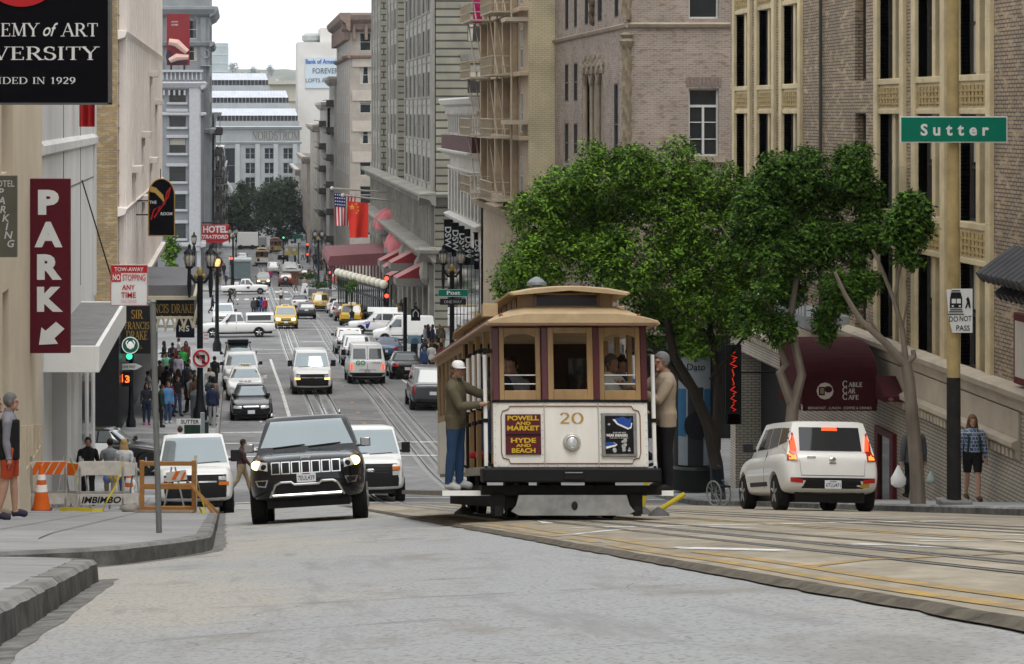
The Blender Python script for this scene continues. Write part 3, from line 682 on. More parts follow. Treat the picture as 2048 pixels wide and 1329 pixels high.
mb = MB(); mb.mat(0).box(13.7, yf-.045, -6.7, 13.84, yf-.02, -6.5); mb.ellipsoid((13.92, yf-.03,-6.56),(.1,.012,.08)); mb.mat(1).box(13.73, yf-.05, -6.66, 13.82, yf-.04, -6.53); bp(T, 'emblem_car', mb, [AW, YEL])
T = thing('side_awning', 'small maroon side awning next to the cafe awning', 'awning', (14.9, 57.4, -6.7))
mb = MB(); mb.prismx([(58.0,-6.72),(58.0,-6.6),(58.8,-6.2),(58.8,-6.72)], 14.95, 15.42); bp(T, 'canvas', mb, AW)
mb = MB(); mb.ellipsoid((15.1, 57.99, -6.66), (.06,.01,.04)); bp(T, 'emblem_disc', mb, M('faded_emblem', (.2,.1,.1), .7))
B2 = brick('mauve_brick', (.28, .222, .172), (.22, .168, .13), (.31, .27, .24), .26, .085, .016, c3=(.18,.115,.08))
LIME = M('limestone', (.3, .25, .19), .75, 0, .2, 2, .2, var2=.15)
T = thing('corner_building', 'mauve brick corner building with twisted stone column and gothic niche', 'building', (15.5, 100, gz(15.5, 100)))
fs = Face(T, 'S', 0, 100); fe = Face(T, 'E', 15.5, 0)
hf = [(17.95, 19.15, -1.75, .95), (17.95, 19.15, 3.75, 6.2), (21.5, 22.7, -1.75, .95), (21.5, 22.7, 3.75, 6.2)]
mb = MB(); fs.wall(mb, 15.5, 42, -14.5, 16, hf, .3); bp(T, 'front_wall', mb, B2)
win(fs, 18.55, -1.75, 1.2, 2.7, 'cmt', FRAMEW, .2, 0); win(fs, 18.55, 3.75, 1.2, 2.45, 'd', FRAMEW, .2, 1); win(fs, 22.1, -1.75, 1.2, 2.7, 'cmt', FRAMEW, .2, 0); win(fs, 22.1, 3.75, 1.2, 2.45, 'd', FRAMEW, .2, 1)
sl = [(117.9,119.3,.5,2.3),(114.8,116.1,.5,2.3),(117.9,119.3,-2.4,-.5),(114.8,116.1,-2.4,-.5),(102.4,103.6,-2.2,1.2),(118,119.2,3.9,7),(115,116,3.9,7),(111.3,112.4,3.9,7),(107,108.4,3.9,7),(102.4,103.5,3.9,7)]
niche = [(106.6, 113.2, -1.9, 1.7)]
mb = MB(); fe.wall(mb, 100, 123, -14.5, 16, sl + niche, .45); bp(T, 'street_wall', mb, B2)
for a, b, c, d in sl: win(fe, (a+b)/2, c, b-a, d-c, 'd', FRAME, .35, 0)
core(T, 16.1, 100.6, -14.5, 42, 123, 16.05, B2)
mb = MB(); fe.box(mb, 106.6, 113.2, -1.9, 1.7, -.6, -.42); bp(T, 'niche_back', mb, LIME)
mb = MB()
for y in (106.7, 108.85, 111.0, 113.1): mb.tube([fe.p(y, -2.0, -.12), fe.p(y, 1.5, -.12)], .1, 8)
for a, b in ((106.7,108.85),(108.85,111.0),(111.0,113.1)):
 pts = [fe.p(a + (b-a)*k/8, 1.2 + .85*(1 - abs(2*k/8 - 1)**1.6), -.1) for k in range(9)]; mb.tube(pts, .1, 6)
 mb.tube([fe.p((a+b)/2, 2.0, -.05), fe.p((a+b)/2, 2.5, .05)], [.16,.05], 6)
fe.box(mb, 106.3, 113.5, 2.0, 2.15, -.1, .1); fe.box(mb, 105.6, 115.5, -2.7, -1.9, -.2, .12)
for k in range(14): mb.ellipsoid(fe.p(106.6 + k*.5, 1.85 + .25*((k*7) % 3), .02), (.14,.2,.2), 6, 5)
bp(T, 'gothic_niche', mb, LIME, smooth=35)
mb = MB(); fe.prof(mb, 99.85, 123, [(0,3.35),(.1,3.4),(.16,3.52),(0,3.6)]); fs.prof(mb, 15.35, 42, [(0,3.35),(.1,3.4),(.16,3.52),(0,3.6)]); fs.box(mb, 17.7, 19.4, -2.0, -1.75, -.1, .1); bp(T, 'ledge', mb, LIME)
mb = MB(); fe.prof(mb, 99.6, 123.1, [(0,-4.3),(.3,-4.2),(.5,-3.9),(.5,-3.75),(0,-3.7)]); bp(T, 'lower_cornice', mb, LIME)
mb = MB(); n = 12   # twisted column
for z0, z1 in ((-4.0, 2.75), (3.7, 9)):
 rings = []
 for z in fr(z0, z1, .06):
  tw_ = z * 7; rings.append([(15.46 + (.17 + .05*math.cos(3*(2*math.pi*j/n) + tw_)) * math.cos(2*math.pi*j/n), 99.96 + (.17 + .05*math.cos(3*(2*math.pi*j/n) + tw_)) * math.sin(2*math.pi*j/n), z) for j in range(n)])
 mb.loft(rings)
mb.lathe([(.18,2.55),(.27,2.7),(.3,2.85),(.2,2.95),(.28,3.1),(.1,3.2)], (15.46, 99.96, 0), 12)
bp(T, 'twisted_column', mb, M('dark_limestone', (.2,.16,.11), .8, 0, .3, 4), smooth=True)
mb = MB(); put = [(109.9, 5.4)]
for k in range(26): mb.ellipsoid(fe.p(109.9 + random.uniform(-.5,.5), 4.0 + k*.16, .06), (.16, random.uniform(.12,.4), .22), 6, 5)
bp(T, 'carved_shield', mb, M('dark_carving', (.1,.075,.055), .8, 0, .3, 4), smooth=True)
mb = MB()
for k in range(5): fs.box(mb, 16.2 + k*2.4, 18.2 + k*2.4, -14.2, -9.6, 0, .05)
fs.box(mb, 15.6, 30, -9.6, -8.9, 0, .35); fe.box(mb, 101, 121, -14.4, -9.4, 0, .05); bp(T, 'dark_shopfront', mb, M('shop_dark', (.008,.008,.008), .3, 0, 0))
mb = MB()
for k in range(9): fs.box(mb, 17.85 + k*.16, 17.97 + k*.16, 1.05, 1.4, 0, .03)
bp(T, 'brick_lintel', mb, M('mauve_lintel', (.2,.15,.13), .8, 0, .2, 6))
YB = brick('cream_painted_brick', (.54, .47, .31), (.5, .43, .28), (.33, .28, .17), .3, .1, .012)
BAYC = M('bay_tan', (.42, .33, .225), .7, 0, .18, 1.4)
T = thing('cream_block', 'cream painted brick block with fire escapes and tan bay windows', 'building', (14.2, 123, gz(14.2, 123)))
fs = Face(T, 'S', 0, 123); fe = Face(T, 'E', 14.2, 0)
mb = MB(); fs.wall(mb, 14.2, 40, -15, 18); bp(T, 'front_wall', mb, YB)
hs_ = [(y - .55, y + .55, z, z + 2.0) for y in (126, 130, 134, 138, 142) for z in (-4.2, -1, 2.2, 5.4, 8.6)]
mb = MB(); fe.wall(mb, 123, 146, -15, 18, hs_, .25); bp(T, 'street_wall', mb, BAYC)
for a, b, c, d in hs_: win(fe, (a+b)/2, c, b-a, d-c, 'd', FRAMEW, .2, .4)
core(T, 14.8, 123.5, -15, 40, 146, 18.05, YB)
mb = MB()
for y in (128, 132, 136, 140, 144): fe.box(mb, y - .25, y + .25, -5, 18, 0, .35)
for z in (-4.6, -1.4, 1.8, 5.0, 8.2): fe.box(mb, 123.1, 146, z, z + .22, 0, .45)
fe.prof(mb, 123, 146, [(0,-5.6),(.5,-5.4),(.7,-5.0),(0,-4.9)])
bp(T, 'bay_piers', mb, BAYC, bevel=.03)
mb = MB()
ESC = M('cream_iron', (.42,.36,.27), .6, 0, .1)
for y0, y1 in ((126.5, 132), (138, 144)):
 mb = MB()
 for z in (-4.5, -1.3, 1.9, 5.1, 8.3):
  fe.box(mb, y0, y1, z - .04, z + .04, .35, 1.5)
  for q in (.45, .95): mb.tube([fe.p(y0, z + q, .4), fe.p(y0, z + q, 1.5), fe.p(y1, z + q, 1.5), fe.p(y1, z + q, .4)], .03, 5)
  for y in fr(y0, y1, .45): mb.tube([fe.p(y, z, 1.5), fe.p(y, z + .95, 1.5)], .018, 4)
  mb.tube([fe.p(y0 + .6, z, 1.1), fe.p(y1 - .6, z + 3.2, 1.1)], .04, 5); mb.tube([fe.p(y0 + .6, z, .7), fe.p(y1 - .6, z + 3.2, .7)], .04, 5)
 bp(T, 'fire_escape', mb, ESC)
mb = MB(); mb.tube([fe.p(125.2, -9, .6), fe.p(125.2, 15, .6)], .05, 6); fe.box(mb, 123.3, 125.6, 4.5, 4.7, .0, 1.1); fe.box(mb, 123.3, 125.6, -.6, -.4, .0, 1.1); bp(T, 'standpipe', mb, ESC)
T = thing('pink_banner', 'magenta vertical banner hanging high on the cream block', 'banner', (13.3, 140, 6.8))
mb = MB(); mb.box(13.05, 139.95, 5.0, 13.55, 140.05, 9.6); bp(T, 'cloth', mb, M('magenta_cloth', (.6,.02,.2), .8)); mb = MB(); mb.tube([(13.0,140,9.6),(14.2,140,9.6)], .03, 6); bp(T, 'bracket', mb, IRON)
T = thing('pale_store', 'low pale stone store with colonnaded attic and maroon cornice band', 'building', (14.1, 157, gz(14.1, 157)))
fe = Face(T, 'E', 14.1, 0); fs = Face(T, 'S', 0, 146.3)
STONE = M('pale_stone', (.43, .40, .36), .75, 0, .18, 1.5, .15, var2=.12)
h1 = [(y - .8, y + .8, -6.4, -3.9) for y in fr(148, 166.5, 2.3)]; h2 = [(y - .5, y + .5, -1.2, -.1) for y in fr(147.5, 167, 1.6)]
mb = MB(); fe.wall(mb, 146.3, 168, -16, .7, h1 + h2, .5); bp(T, 'street_wall', mb, STONE)
for a, b, c, d in h1: win(fe, (a+b)/2, c, b-a, d-c, 'dm', FRAME, .4, .1)
for a, b, c, d in h2: win(fe, (a+b)/2, c, b-a, d-c, 'x', FRAME, .3, 0)
core(T, 14.8, 146.3, -16, 36, 168, .6, STONE); mb = MB(); mb.quad((14.1,168,-16),(36,168,-16),(36,168,.7),(14.1,168,.7)); bp(T, 'far_wall', mb, STONE)
mb = MB()
for p_ in ([(0,0),(.15,.05),(.25,.35),(.6,.5),(.75,.8),(.7,.9),(0,.9)], [(0,-2.9),(.3,-2.8),(.8,-2.55),(.85,-2.4),(0,-2.4)], [(0,-3.75),(.12,-3.7),(.15,-3.55),(0,-3.5)], [(0,-7.1),(.25,-7.0),(.4,-6.75),(0,-6.6)]): fe.prof(mb, 146.1, 168.5, p_)
for y in fr(146.8, 167.6, 1.6): fe.box(mb, y - .14, y + .14, -1.3, 0, 0, .16); mb.ellipsoid(fe.p(y, -.05, .16), (.2,.2,.2), 8, 6)
for y in fr(146.8, 167.6, 2.3): fe.box(mb, y - .22, y + .22, -6.5, -3.8, 0, .14)
bp(T, 'cornices', mb, M('white_stone', (.52,.5,.46), .75, 0, .15, 2), bevel=.02)
mb = MB(); fe.box(mb, 146.2, 168.2, -2.4, -1.5, 0, .55); bp(T, 'maroon_band', mb, M('maroon_band', (.07,.025,.025), .7, 0, .2))
mb = MB()
for y in fr(147, 167, 2.6): fe.box(mb, y, y + 2, -14.6, -8.2, 0, .06)
bp(T, 'shop_windows', mb, GLASS)
mb = MB(); mb.tube([(16.2,150,.8),(17.0,150,3.4)], .16, 6); mb.tube([(17.0,150,3.4),(17.9,150,.8)], .12, 6); mb.tube([(16.3,150,1.3),(17.7,150,1.3)], .1, 6); mb.box(17.6,149.6,.6,18.2,150.4,3.8); bp(T, 'roof_derrick', mb, M('white_timber', (.5,.48,.44), .7))
ST = M('hotel_stone', (.235, .225, .195), .8, 0, .22, 1.1, .15, var2=.15)
STL = M('hotel_stone_light', (.30, .292, .265), .8, 0, .18, 1.3, .1)
STQ = brick('hotel_quoins', (.25, .24, .19), (.22, .21, .165), (.045, .042, .035), 30, .62, .075)
T = thing('grand_hotel', 'tall grey stone hotel with three window wings and quoined corner', 'hotel', (15.2, 195, gz(15.2, 195)))
fe = Face(T, 'E', 15.2, 0); fs = Face(T, 'S', 0, 195)
WINGS = [(195, 229.6), (240.5, 257.6), (269.5, 287)]
floors = fr(-5.6, 15, 3.2)
hl = []
for a, b in WINGS:
 n = max(2, int((b - a - 3) / 4.6))
 a2 = a + (3.2 if a == 195 else 1)
 for k in range(n):
  c = a2 + (b - a2) * (k + .5) / n
  for z in floors[:6]:
   for q in (-.95, .95): hl.append((c + q - .6, c + q + .6, z, z + 2.0))
mb = MB()
for a, b in WINGS: fe.wall(mb, a, b, -6.6, 20, [h for h in hl if a < h[0] < b], .3)
bp(T, 'wing_walls', mb, STL)
hl.sort(key=lambda h: h[0])
cnt = {}
extra = MB(); eg = MB()
for h in hl:
 if NWIN.get(T.name, 0) < 92: win(fe, (h[0]+h[1])/2, h[2], h[1]-h[0], h[3]-h[2], 'd', FRAME, .25, .2)
 else: fe.box(extra, h[0], h[1], h[2], h[3], -.3, -.2)
o = bp(T, 'distant_windows', extra, GLASS); o['kind'] = 'stuff'
for a in (229.6, 240.5, 257.6, 269.5, 287): bp(T, 'court_wall', MB().quad((15.2, a, -6.6), (26, a, -6.6), (26, a, 20), (15.2, a, 20)), STQ)
h3 = [(17.75, 19.2, 5.5, 7.75), (17.75, 19.2, 1.5, 3.8), (17.75, 19.2, -2.4, -.2), (22.5,24,5.5,7.75),(22.5,24,1.5,3.8)]
mb = MB(); fs.wall(mb, 15.2, 40, -6.6, 20, h3, .3); bp(T, 'front_wall', mb, STQ)
for a, b, c, d in h3: win(fs, (a+b)/2, c, b-a, d-c, 'dm', FRAME, .2, .3)
mb = MB()
for h in h3:
 for k in range(5):
  xk = (h[0]+h[1])/2 + (k-2)*.45
  mb.prism([(xk-.2, h[3]), (xk+.2, h[3]), (xk+.3+(k-2)*.1, h[3]+.75), (xk-.3+(k-2)*.1, h[3]+.75)], 194.93, 195.02)
for h in hl:
 if h[0] < 230: fe.box(mb, h[0]-.1, h[1]+.1, h[2]-.16, h[2], 0, .12)
for a, b in WINGS:
 for z in floors: fe.box(mb, a, b, z - .75, z - .62, 0, .06)
 n = max(2, int((b-a-3)/4.6)); a2 = a + (3.2 if a == 195 else 1)
 for k in range(n + 1): u = a2 + (b-a2)*k/n; fe.box(mb, u-.45, u+.45, -6.4, 20, 0, .1)
fe.box(mb, 195, 197.6, -6.4, 20, -.1, .14)
bp(T, 'trim', mb, ST, bevel=.03)
for z in fr(-6, 20, .62):
 pass
mb = MB(); fe.wall(mb, 195, 287, -19, -6.6, [(y-.9, y+.9, -10.1, -7.4) for y in fr(199, 284, 3.7)] + [(y-1.3, y+1.3, -17.2, -12.4) for y in fr(200, 283, 6.2)], .5); bp(T, 'base_street_wall', mb, ST)
mb = MB(); fs.wall(mb, 15.2, 40, -19, -6.6, [(18,20,-10.2,-7.4),(22.4,24.4,-10.2,-7.4)], .4); bp(T, 'base_front_wall', mb, STQ)
mb = MB()
for y in fr(199, 284, 3.7): fe.box(mb, y-.9, y+.9, -10.1, -7.4, -.6, -.5)
for y in fr(200, 283, 6.2): fe.box(mb, y-1.3, y+1.3, -17.2, -12.4, -.6, -.5)
for x in (18, 22.4): fs.box(mb, x, x+2, -10.2, -7.4, -.5, -.4)
bp(T, 'base_glazing', mb, GLASS)
mb = MB()
for p_ in ([(0,-7.3),(.3,-7.2),(.5,-6.85),(1.25,-6.6),(1.35,-6.35),(0,-6.2)], [(0,-11.7),(.3,-11.6),(.6,-11.2),(1.5,-10.95),(1.6,-10.65),(0,-10.5)]): fe.prof(mb, 193.7, 287.5, p_); fs.prof(mb, 13.9, 40, p_)
for y in fr(196, 286, 1.85): fe.box(mb, y-.16, y+.16, -10.45, -7.3, 0, .3)
for y in fr(196, 286, 1.1): fe.box(mb, y-.15, y+.15, -7.1, -6.7, .2, .95); fe.box(mb, y-.15, y+.15, -11.5, -11.0, .3, 1.1)
for y in fr(196.9, 286, 6.2): fe.box(mb, y-.55, y+.55, -18.5, -12.0, 0, .35); mb.ellipsoid(fe.p(y, -12.6, .5), (.6,.6,1.0), 8, 6)
bp(T, 'cornices', mb, ST, bevel=.03)
core(T, 15.9, 195.6, -19, 40, 229.5, 20.1, ST); core(T, 15.9, 240.6, -19, 40, 257.5, 20.1, ST); core(T, 15.9, 269.6, -19, 40, 286.9, 20.1, ST); core(T, 15.9, 229, -19, 40, 286, -6.7, ST); core(T, 26, 229, -7, 40, 286, 20, STQ)
RC_ = M('red_canvas', (.2, .018, .022), .8, 0, .12, 3); RCP = M('faded_red_canvas', (.33, .15, .15), .8, 0, .12, 3); GREYC = M('grey_valance', (.16,.155,.14), .8)
GA = 'red sloped awnings along the hotel front'
for i, (y, z, lab) in enumerate(((200, -13.4, 'nearest lower red sloped awning by the quoined hotel corner'), (207, -12.6, 'higher red sloped awning second from the hotel corner'), (211, -14.0, 'low red sloped awning third from the hotel corner'), (217, -13.6, 'fourth red sloped awning from the hotel corner'), (223, -13.4, 'fifth red sloped awning from the hotel corner'))):
 T = thing('window_awning', lab, 'awning', (15.2, y, z), 0, GA)
 mb = MB(); L = 3.6
 a_ = Face(T, 'E', 15.2, 0)
 mb.mat(1).quad((12.5, y, z+.1), (15.2, y, z+1.5), (15.2, y+L, z+1.5), (12.5, y+L, z+.1))
 mb.mat(0); mb.quad((12.5,y,z+.1),(15.2,y,z+1.5),(15.2,y,z+.1)); mb.quad((12.5,y+L,z+.1),(15.2,y+L,z+1.5),(15.2,y+L,z+.1))
 bp(T, 'canvas', mb, [RC_, RCP])
 mb = MB(); mb.box(12.48,y-.02,z-.45,12.52,y+L,z+.12); mb.box(12.48,y-.03,z-.55,15.2,y+.01,z+.1); bp(T, 'valance', mb, GREYC)
GD = 'pink dome awnings on the hotel front'
for y, z, lab in ((228, -12.7, 'pink dome awning nearest the flags, lower and larger'), (232.5, -12.6, 'pink dome awning just behind the larger one'), (248, -11.6, 'pink dome awning below the red flag'), (253, -11.6, 'pink dome awning farthest along the hotel')):
 T = thing('dome_awning', lab, 'awning', (13.6, y, z), 0, GD)
 mb = MB(); rings = []
 for a in fr(0, math.pi/2, .22): rings.append([(15.2 - 1.8*math.cos(t)*math.cos(a), y + 1.6*math.sin(t)*math.cos(a), z + 2.0*math.sin(a)) for t in fr(-math.pi/2, math.pi/2, .2)])
 mb.grid(rings); bp(T, 'canvas', mb, M('pink_canvas', (.42,.12,.13), .7, 0, .2, 2), smooth=True)
 mb = MB(); mb.grid([[(15.2 - 1.82*math.cos(t), y + 1.62*math.sin(t), z + q) for t in fr(-math.pi/2, math.pi/2, .2)] for q in (-.45, .05)]); bp(T, 'valance', mb, GREYC)
T = thing('entrance_canopy', 'dark red hotel entrance canopy with slatted sides', 'canopy', (13, 245, -15))
mb = MB(); mb.box(8.4, 238, -14.6, 15.2, 256, -14.2); mb.prism([(8.4,-14.2),(15.2,-14.2),(15.2,-13.3),(8.6,-13.7)], 238, 256); bp(T, 'roof', mb, M('canopy_maroon', (.17,.06,.065), .7, 0, .15))
mb = MB()
for x in fr(8.6, 15, .32): mb.box(x, 238.0, -16.4, x+.15, 238.1, -14.6)
bp(T, 'slats', mb, M('slat_maroon', (.1,.03,.04), .7))
T = thing('globe_canopy', 'black iron terrace frame carrying a row of white globe lamps', 'lamp row', (10.8, 210, -17))
mb = MB()
def gl(t): return 11.7 - 3.1*t, 203.5 + 15*t
for k in range(25):
 x, y = gl(k/24); mb.tube([(x, y, gz(x, y)), (x, y, -14.4)], .055, 5)
 if k % 3 == 0: mb.tube([(x + .9, y + 5, gz(x, y)), (x + .9, y + 5, -14.4)], .06, 5)
for z in (-14.45, -15.3, -16.9): mb.tube([(*gl(0), z), (*gl(1), z)], .1, 5)
mb.quad((*gl(0), -17.9), (*gl(1), -17.9), (*gl(1), -16.9), (*gl(0), -16.9))
bp(T, 'iron_frame', mb, IRON)
GLB = M('globe_glass', (.62,.6,.5), .3, 0, .05)
for k in range(11): bp(T, 'globe', MB().ellipsoid((*gl(k/10), -14.0), (.36,.36,.36), 12, 8), GLB, smooth=True)
T = thing('corniced_building', 'beige ornate building with heavy overhanging cornice past the hotel', 'building', (14.3, 325, gz(14.3, 325)))
OR = M('ornate_beige', (.35, .315, .275), .75, 0, .16, .8); ORP = M('ornate_pale', (.47,.42,.37), .75, 0, .12, .8)
fs = Face(T, 'S', 0, 325); fe = Face(T, 'E', 14.3, 0)
hh = [(x, x + 1.4, z, z + 2.3) for x in (15.6, 18.4) for z in (8.0, 3.7, -.1, -4.1, -8.2, -11.9, -16)]
mb = MB(); fs.wall(mb, 14.3, 30, -26, 12.5, hh, .3); bp(T, 'front_wall', mb, OR)
for a, b, c, d in hh: win(fs, (a+b)/2, c, b-a, d-c, 'd', FRAMEW, .2, .3)
h4 = [(y-.8, y+.8, z, z+2.3) for y in fr(330, 366, 6) for z in (8.0, 3.7, -.1, -4.1, -8.2)]
mb = MB(); fe.wall(mb, 325, 370, -26, 12.5, h4, .4); bp(T, 'street_wall', mb, OR)
for a, b, c, d in h4: win(fe, (a+b)/2, c, b-a, d-c, 'd', FRAMEW, .3, .3)
core(T, 15, 326, -26, 30, 370, 12.6, OR)
for z in (6.6, 2.2, -1.8, -5.8): bp(T, 'pale_panel', fs.box(MB(), 14.6, 20.4, z - .7, z + .7, 0, .12), ORP)
mb = MB()
for f_ in (fs, fe):
 a, b = (13.2, 30) if f_ is fs else (323.5, 370)
 for p_ in ([(0,10.4),(.5,10.8),(.6,11.5),(1.3,12.0),(1.5,12.6),(1.4,12.9),(0,12.9)], [(0,6.9),(.4,7.1),(.5,7.4),(0,7.5)], [(0,-12.6),(.5,-12.4),(.7,-12.0),(0,-11.9)]): f_.prof(mb, a, b, p_)
 for u in fr(a + 1.6, b - 1, 1.5): f_.box(mb, u-.2, u+.2, 9.4, 11.4, 0, .8)
bp(T, 'cornices', mb, M('cornice_brown', (.23,.17,.14), .75, 0, .2), bevel=.05)
for y in fr(327, 366, 5):
 pass
mb = MB(); mb.lathe([(.35,12.9),(.35,13.6),(.5,13.7),(.2,14.3)], (17.8, 326, 0), 10); bp(T, 'roof_urn', mb, OR)
def narrow(y0, y1, x, z1, c, lab, storeys, esc=False, name='narrow_building', cor=.9):
 T = thing(name, lab, 'building', (x, y0, gz(x, y0)))
 fe = Face(T, 'E', x, 0); fs = Face(T, 'S', 0, y0); m = M('front_' + '_'.join(str(int(q*100)) for q in c), c, .75, 0, .15, .8)
 zb = zc(y0) - 2; hs = (z1 - zb - 7) / storeys
 holes = [(y0 + (y1-y0)*(k+.5)/4 - .9, y0 + (y1-y0)*(k+.5)/4 + .9, zb + 7 + i*hs, zb + 7 + i*hs + hs*.62) for k in range(4) for i in range(storeys)]
 mb = MB(); fe.wall(mb, y0, y1, zb, z1, holes, .3); fs.wall(mb, x, x + 14, zb, z1); bp(T, 'wall', mb, m)
 for a, b, c_, d in holes: win(fe, (a+b)/2, c_, b-a, d-c_, 'd', FRAMEW, .25, .3)
 mb = MB(); mb.quad((x,y0,z1),(x+14,y0,z1),(x+14,y1,z1),(x,y1,z1)); bp(T, 'roof', mb, ROOFM)
 mb = MB(); fe.prof(mb, y0 - .5, y1, [(0,z1-1.2),(cor*.5,z1-.9),(cor,z1-.3),(cor,z1+.1),(0,z1+.1)]); fs.prof(mb, x - cor, x + 14, [(0,z1-1.2),(cor*.5,z1-.9),(cor,z1-.3),(cor,z1+.1),(0,z1+.1)]); bp(T, 'cornice', mb, m)
 if esc:
  mb = MB()
  for i in range(storeys):
   z = zb + 7 + i*hs - .3; fe.box(mb, y0 + 2, y1 - 2, z, z + .1, 0, 1.1); mb.tube([fe.p(y0+2, z+1, 1.1), fe.p(y1-2, z+1, 1.1)], .05, 4); mb.tube([fe.p(y0+2, z, 1.1), fe.p(y0+2, z+1, 1.1)], .05, 4)
   fe.box(mb, y0 + 2, y0 + 2.1, z, z + 1.0, 0, 1.1)
  bp(T, 'fire_escape', mb, FRAME)
 mb = MB(); fe.box(mb, y0 + 1, y1 - 1, zb, zb + 6, 0, .1); bp(T, 'shopfront', mb, GLASS)
 return T
narrow(371, 392, 14.0, 5.2, (.4,.38,.34), 'pale grey narrow building with dark fire escape beyond the ornate one', 6, True)
narrow(393, 425, 13.6, 1.5, (.45,.43,.39), 'off white narrow building behind the brown vertical sign', 6, True)
narrow(426, 470, 13.2, -2.2, (.38,.34,.28), 'beige narrow building behind the tall white vertical sign', 5)
narrow(471, 520, 12.6, -8.5, (.3,.26,.22), 'brownish low building near the dark street trees', 4)
narrow(521, 585, 12.4, -12, (.33,.31,.28), 'grey low building beside the bank wall', 4)
T = thing('bank_building', 'white windowless building carrying a pale blue billboard', 'building', (14.3, 620, gz(14.3, 620)))
WB = M('white_stucco', (.6,.585,.55), .8, 0, .07, .3)
mb = MB(); mb.box(14.3, 620, -34, 27, 640, 17.4); mb.box(20, 622, 17.4, 27, 640, 21); bp(T, 'wall', mb, WB)
mb = MB(); mb.box(16.2, 619.7, 6, 26, 620, 13.6); bp(T, 'billboard', mb, M('billboard_blue', (.5,.58,.64), .6, 0, .04))
BLUE = M('blue_lettering', (.02,.09,.4), .6, 0, 0); GREYL = M('grey_lettering', (.1,.12,.14), .6, 0, 0); REDL = M('red_lettering', (.5,.02,.02), .6, 0, 0)
mb = MB(); put_text(mb, 'Bank of America', 20.6, 12, 619.6, 1.15, 8.6, .02); bp(T, 'bank_lettering', mb, BLUE)
mb = MB(); put_text(mb, 'FOREVER', 21.2, 9.6, 619.6, 1.35, 6.4, .01); put_text(mb, 'LOFTS AT ONE', 20.6, 7.4, 619.6, 1.0, 8.6, .01); bp(T, 'billboard_lettering', mb, GREYL)
mb = MB(); mb.lathe([(1.6,17.4),(2.4,18.1),(2.4,19.2),(1.5,19.8)], (18, 628, 0), 12); bp(T, 'roof_tank', mb, M('tank_grey', (.35,.38,.38), .7))
T = thing('department_store', 'grey stone department store with stepped glass terraces closing the street', 'department store', (4, 600, gz(4, 600)))
ND = M('store_stone', (.30, .32, .33), .75, 0, .1, .4); NDD = M('store_grille', (.075,.07,.07), .8, 0, .4, 3); NDG = M('terrace_glazing', (.46,.49,.55), .35, 0, .1, .5)
fs = Face(T, 'S', 0, 600)
gx = [-.2 + k*4.35 for k in range(4)]
holes = [(x, x + 2.3, z, z + 2.6) for x in (1.3, 5.9, 10.4) for z in (-11.2, -14.7, -18.2)] + [(-6.2, -1.2, -17, -8.6)]
mb = MB(); fs.wall(mb, -14, 14.4, -34, -3.4, holes, .6); mb.quad((-14,600,-3.4),(14.4,600,-3.4),(14.4,640,-3.4),(-14,640,-3.4)); mb.quad((14.4,600,-34),(14.4,640,-34),(14.4,640,-3.4),(14.4,600,-3.4)); bp(T, 'wall', mb, ND)
for h in holes: win(fs, (h[0]+h[1])/2, h[2], h[1]-h[0], h[3]-h[2], 'dM', ND, .4, 0)
mb = MB()
for p_ in ([(0,-7.6),(.4,-7.5),(.6,-7.1),(0,-7)], [(0,-4.2),(.5,-4),(.9,-3.5),(0,-3.3)], [(0,-20.4),(.5,-20.2),(.5,-19.6),(0,-19.5)]): fs.prof(mb, -14, 14.8, p_)
for x in (-.6, 4.2, 8.6, 13.2): fs.box(mb, x - .55, x + .55, -30, -7.6, 0, .6)
for x in (-12, -9, -5.2, -2, 1, 4): fs.box(mb, x, x + .1, -6.9, -4.3, 0, .1)
bp(T, 'cornices', mb, M('store_trim', (.36,.38,.38), .75, 0, .1, .4))
mb = MB()
mb.tube([(-6.4 + 4.6*math.cos(t), 599.5, -20 + 4.6*math.sin(t)) for t in fr(0, math.pi/2+.2, .15)], .35, 6); bp(T, 'arch', mb, M('store_trim', (.36,.38,.38), .75, 0, .1, .4))
mb = MB(); put_serif(mb, 'NORDSTROM', 8.6, -6.6, 599.85, 2.0, 11.4); bp(T, 'lettering', mb, M('bronze_letters', (.17,.15,.12), .6))
terr = [(14.3, 604, -3.4), (12.2, 612, 1.0), (7.3, 620, 5.4)]
mb, mg, md = MB(), MB(), MB()
for x1, y, z in terr:
 mb.box(-14, y, z, x1, y + 9, z + 1.3); md.box(-14, y + 1.5, z + 1.3, x1 - .3, y + 9, z + 2.6)
 mg.loft([[(-14, y + .3, z + 2.6), (-14, y + 3.4, z + 4.3), (-14, y + 9, z + 4.3), (-14, y + 9, z + 2.6)], [(x1 - .4, y + .3, z + 2.6), (x1 - .9, y + 3.4, z + 4.3), (x1 - .9, y + 9, z + 4.3), (x1 - .4, y + 9, z + 2.6)]])
 for x in fr(-13, x1 - 1, .9): mb.box(x, y + .2, z + 1.3, x + .12, y + .35, z + 2.6)
bp(T, 'terraces', mb, ND); bp(T, 'terrace_roofs', mg, NDG); bp(T, 'terrace_windows', md, NDD)
mb = MB()
for x1, y, z in terr:
 for x in fr(-13.5, x1 - 1.3, .75): mb.tube([(x, y + .25, z + 2.68), (x, y + 3.35, z + 4.38)], .05, 4)
bp(T, 'glazing_bars', mb, M('bar_white', (.6,.62,.65), .6))
T = thing('cream_far_building', 'low cream building seen between the terraces and the bank wall', 'building', (12, 680, -30))
mb = MB(); mb.box(6, 680, -34, 22, 700, 7.6); bp(T, 'wall', mb, M('front_cream', (.42,.40,.33), .8)); mb = MB(); mb.box(5.5, 679, 7.6, 22, 701, 8.6); mb.box(6, 679.6, 3, 22, 680, 3.6); bp(T, 'cornice', mb, M('front_cream2', (.45,.43,.37), .8))
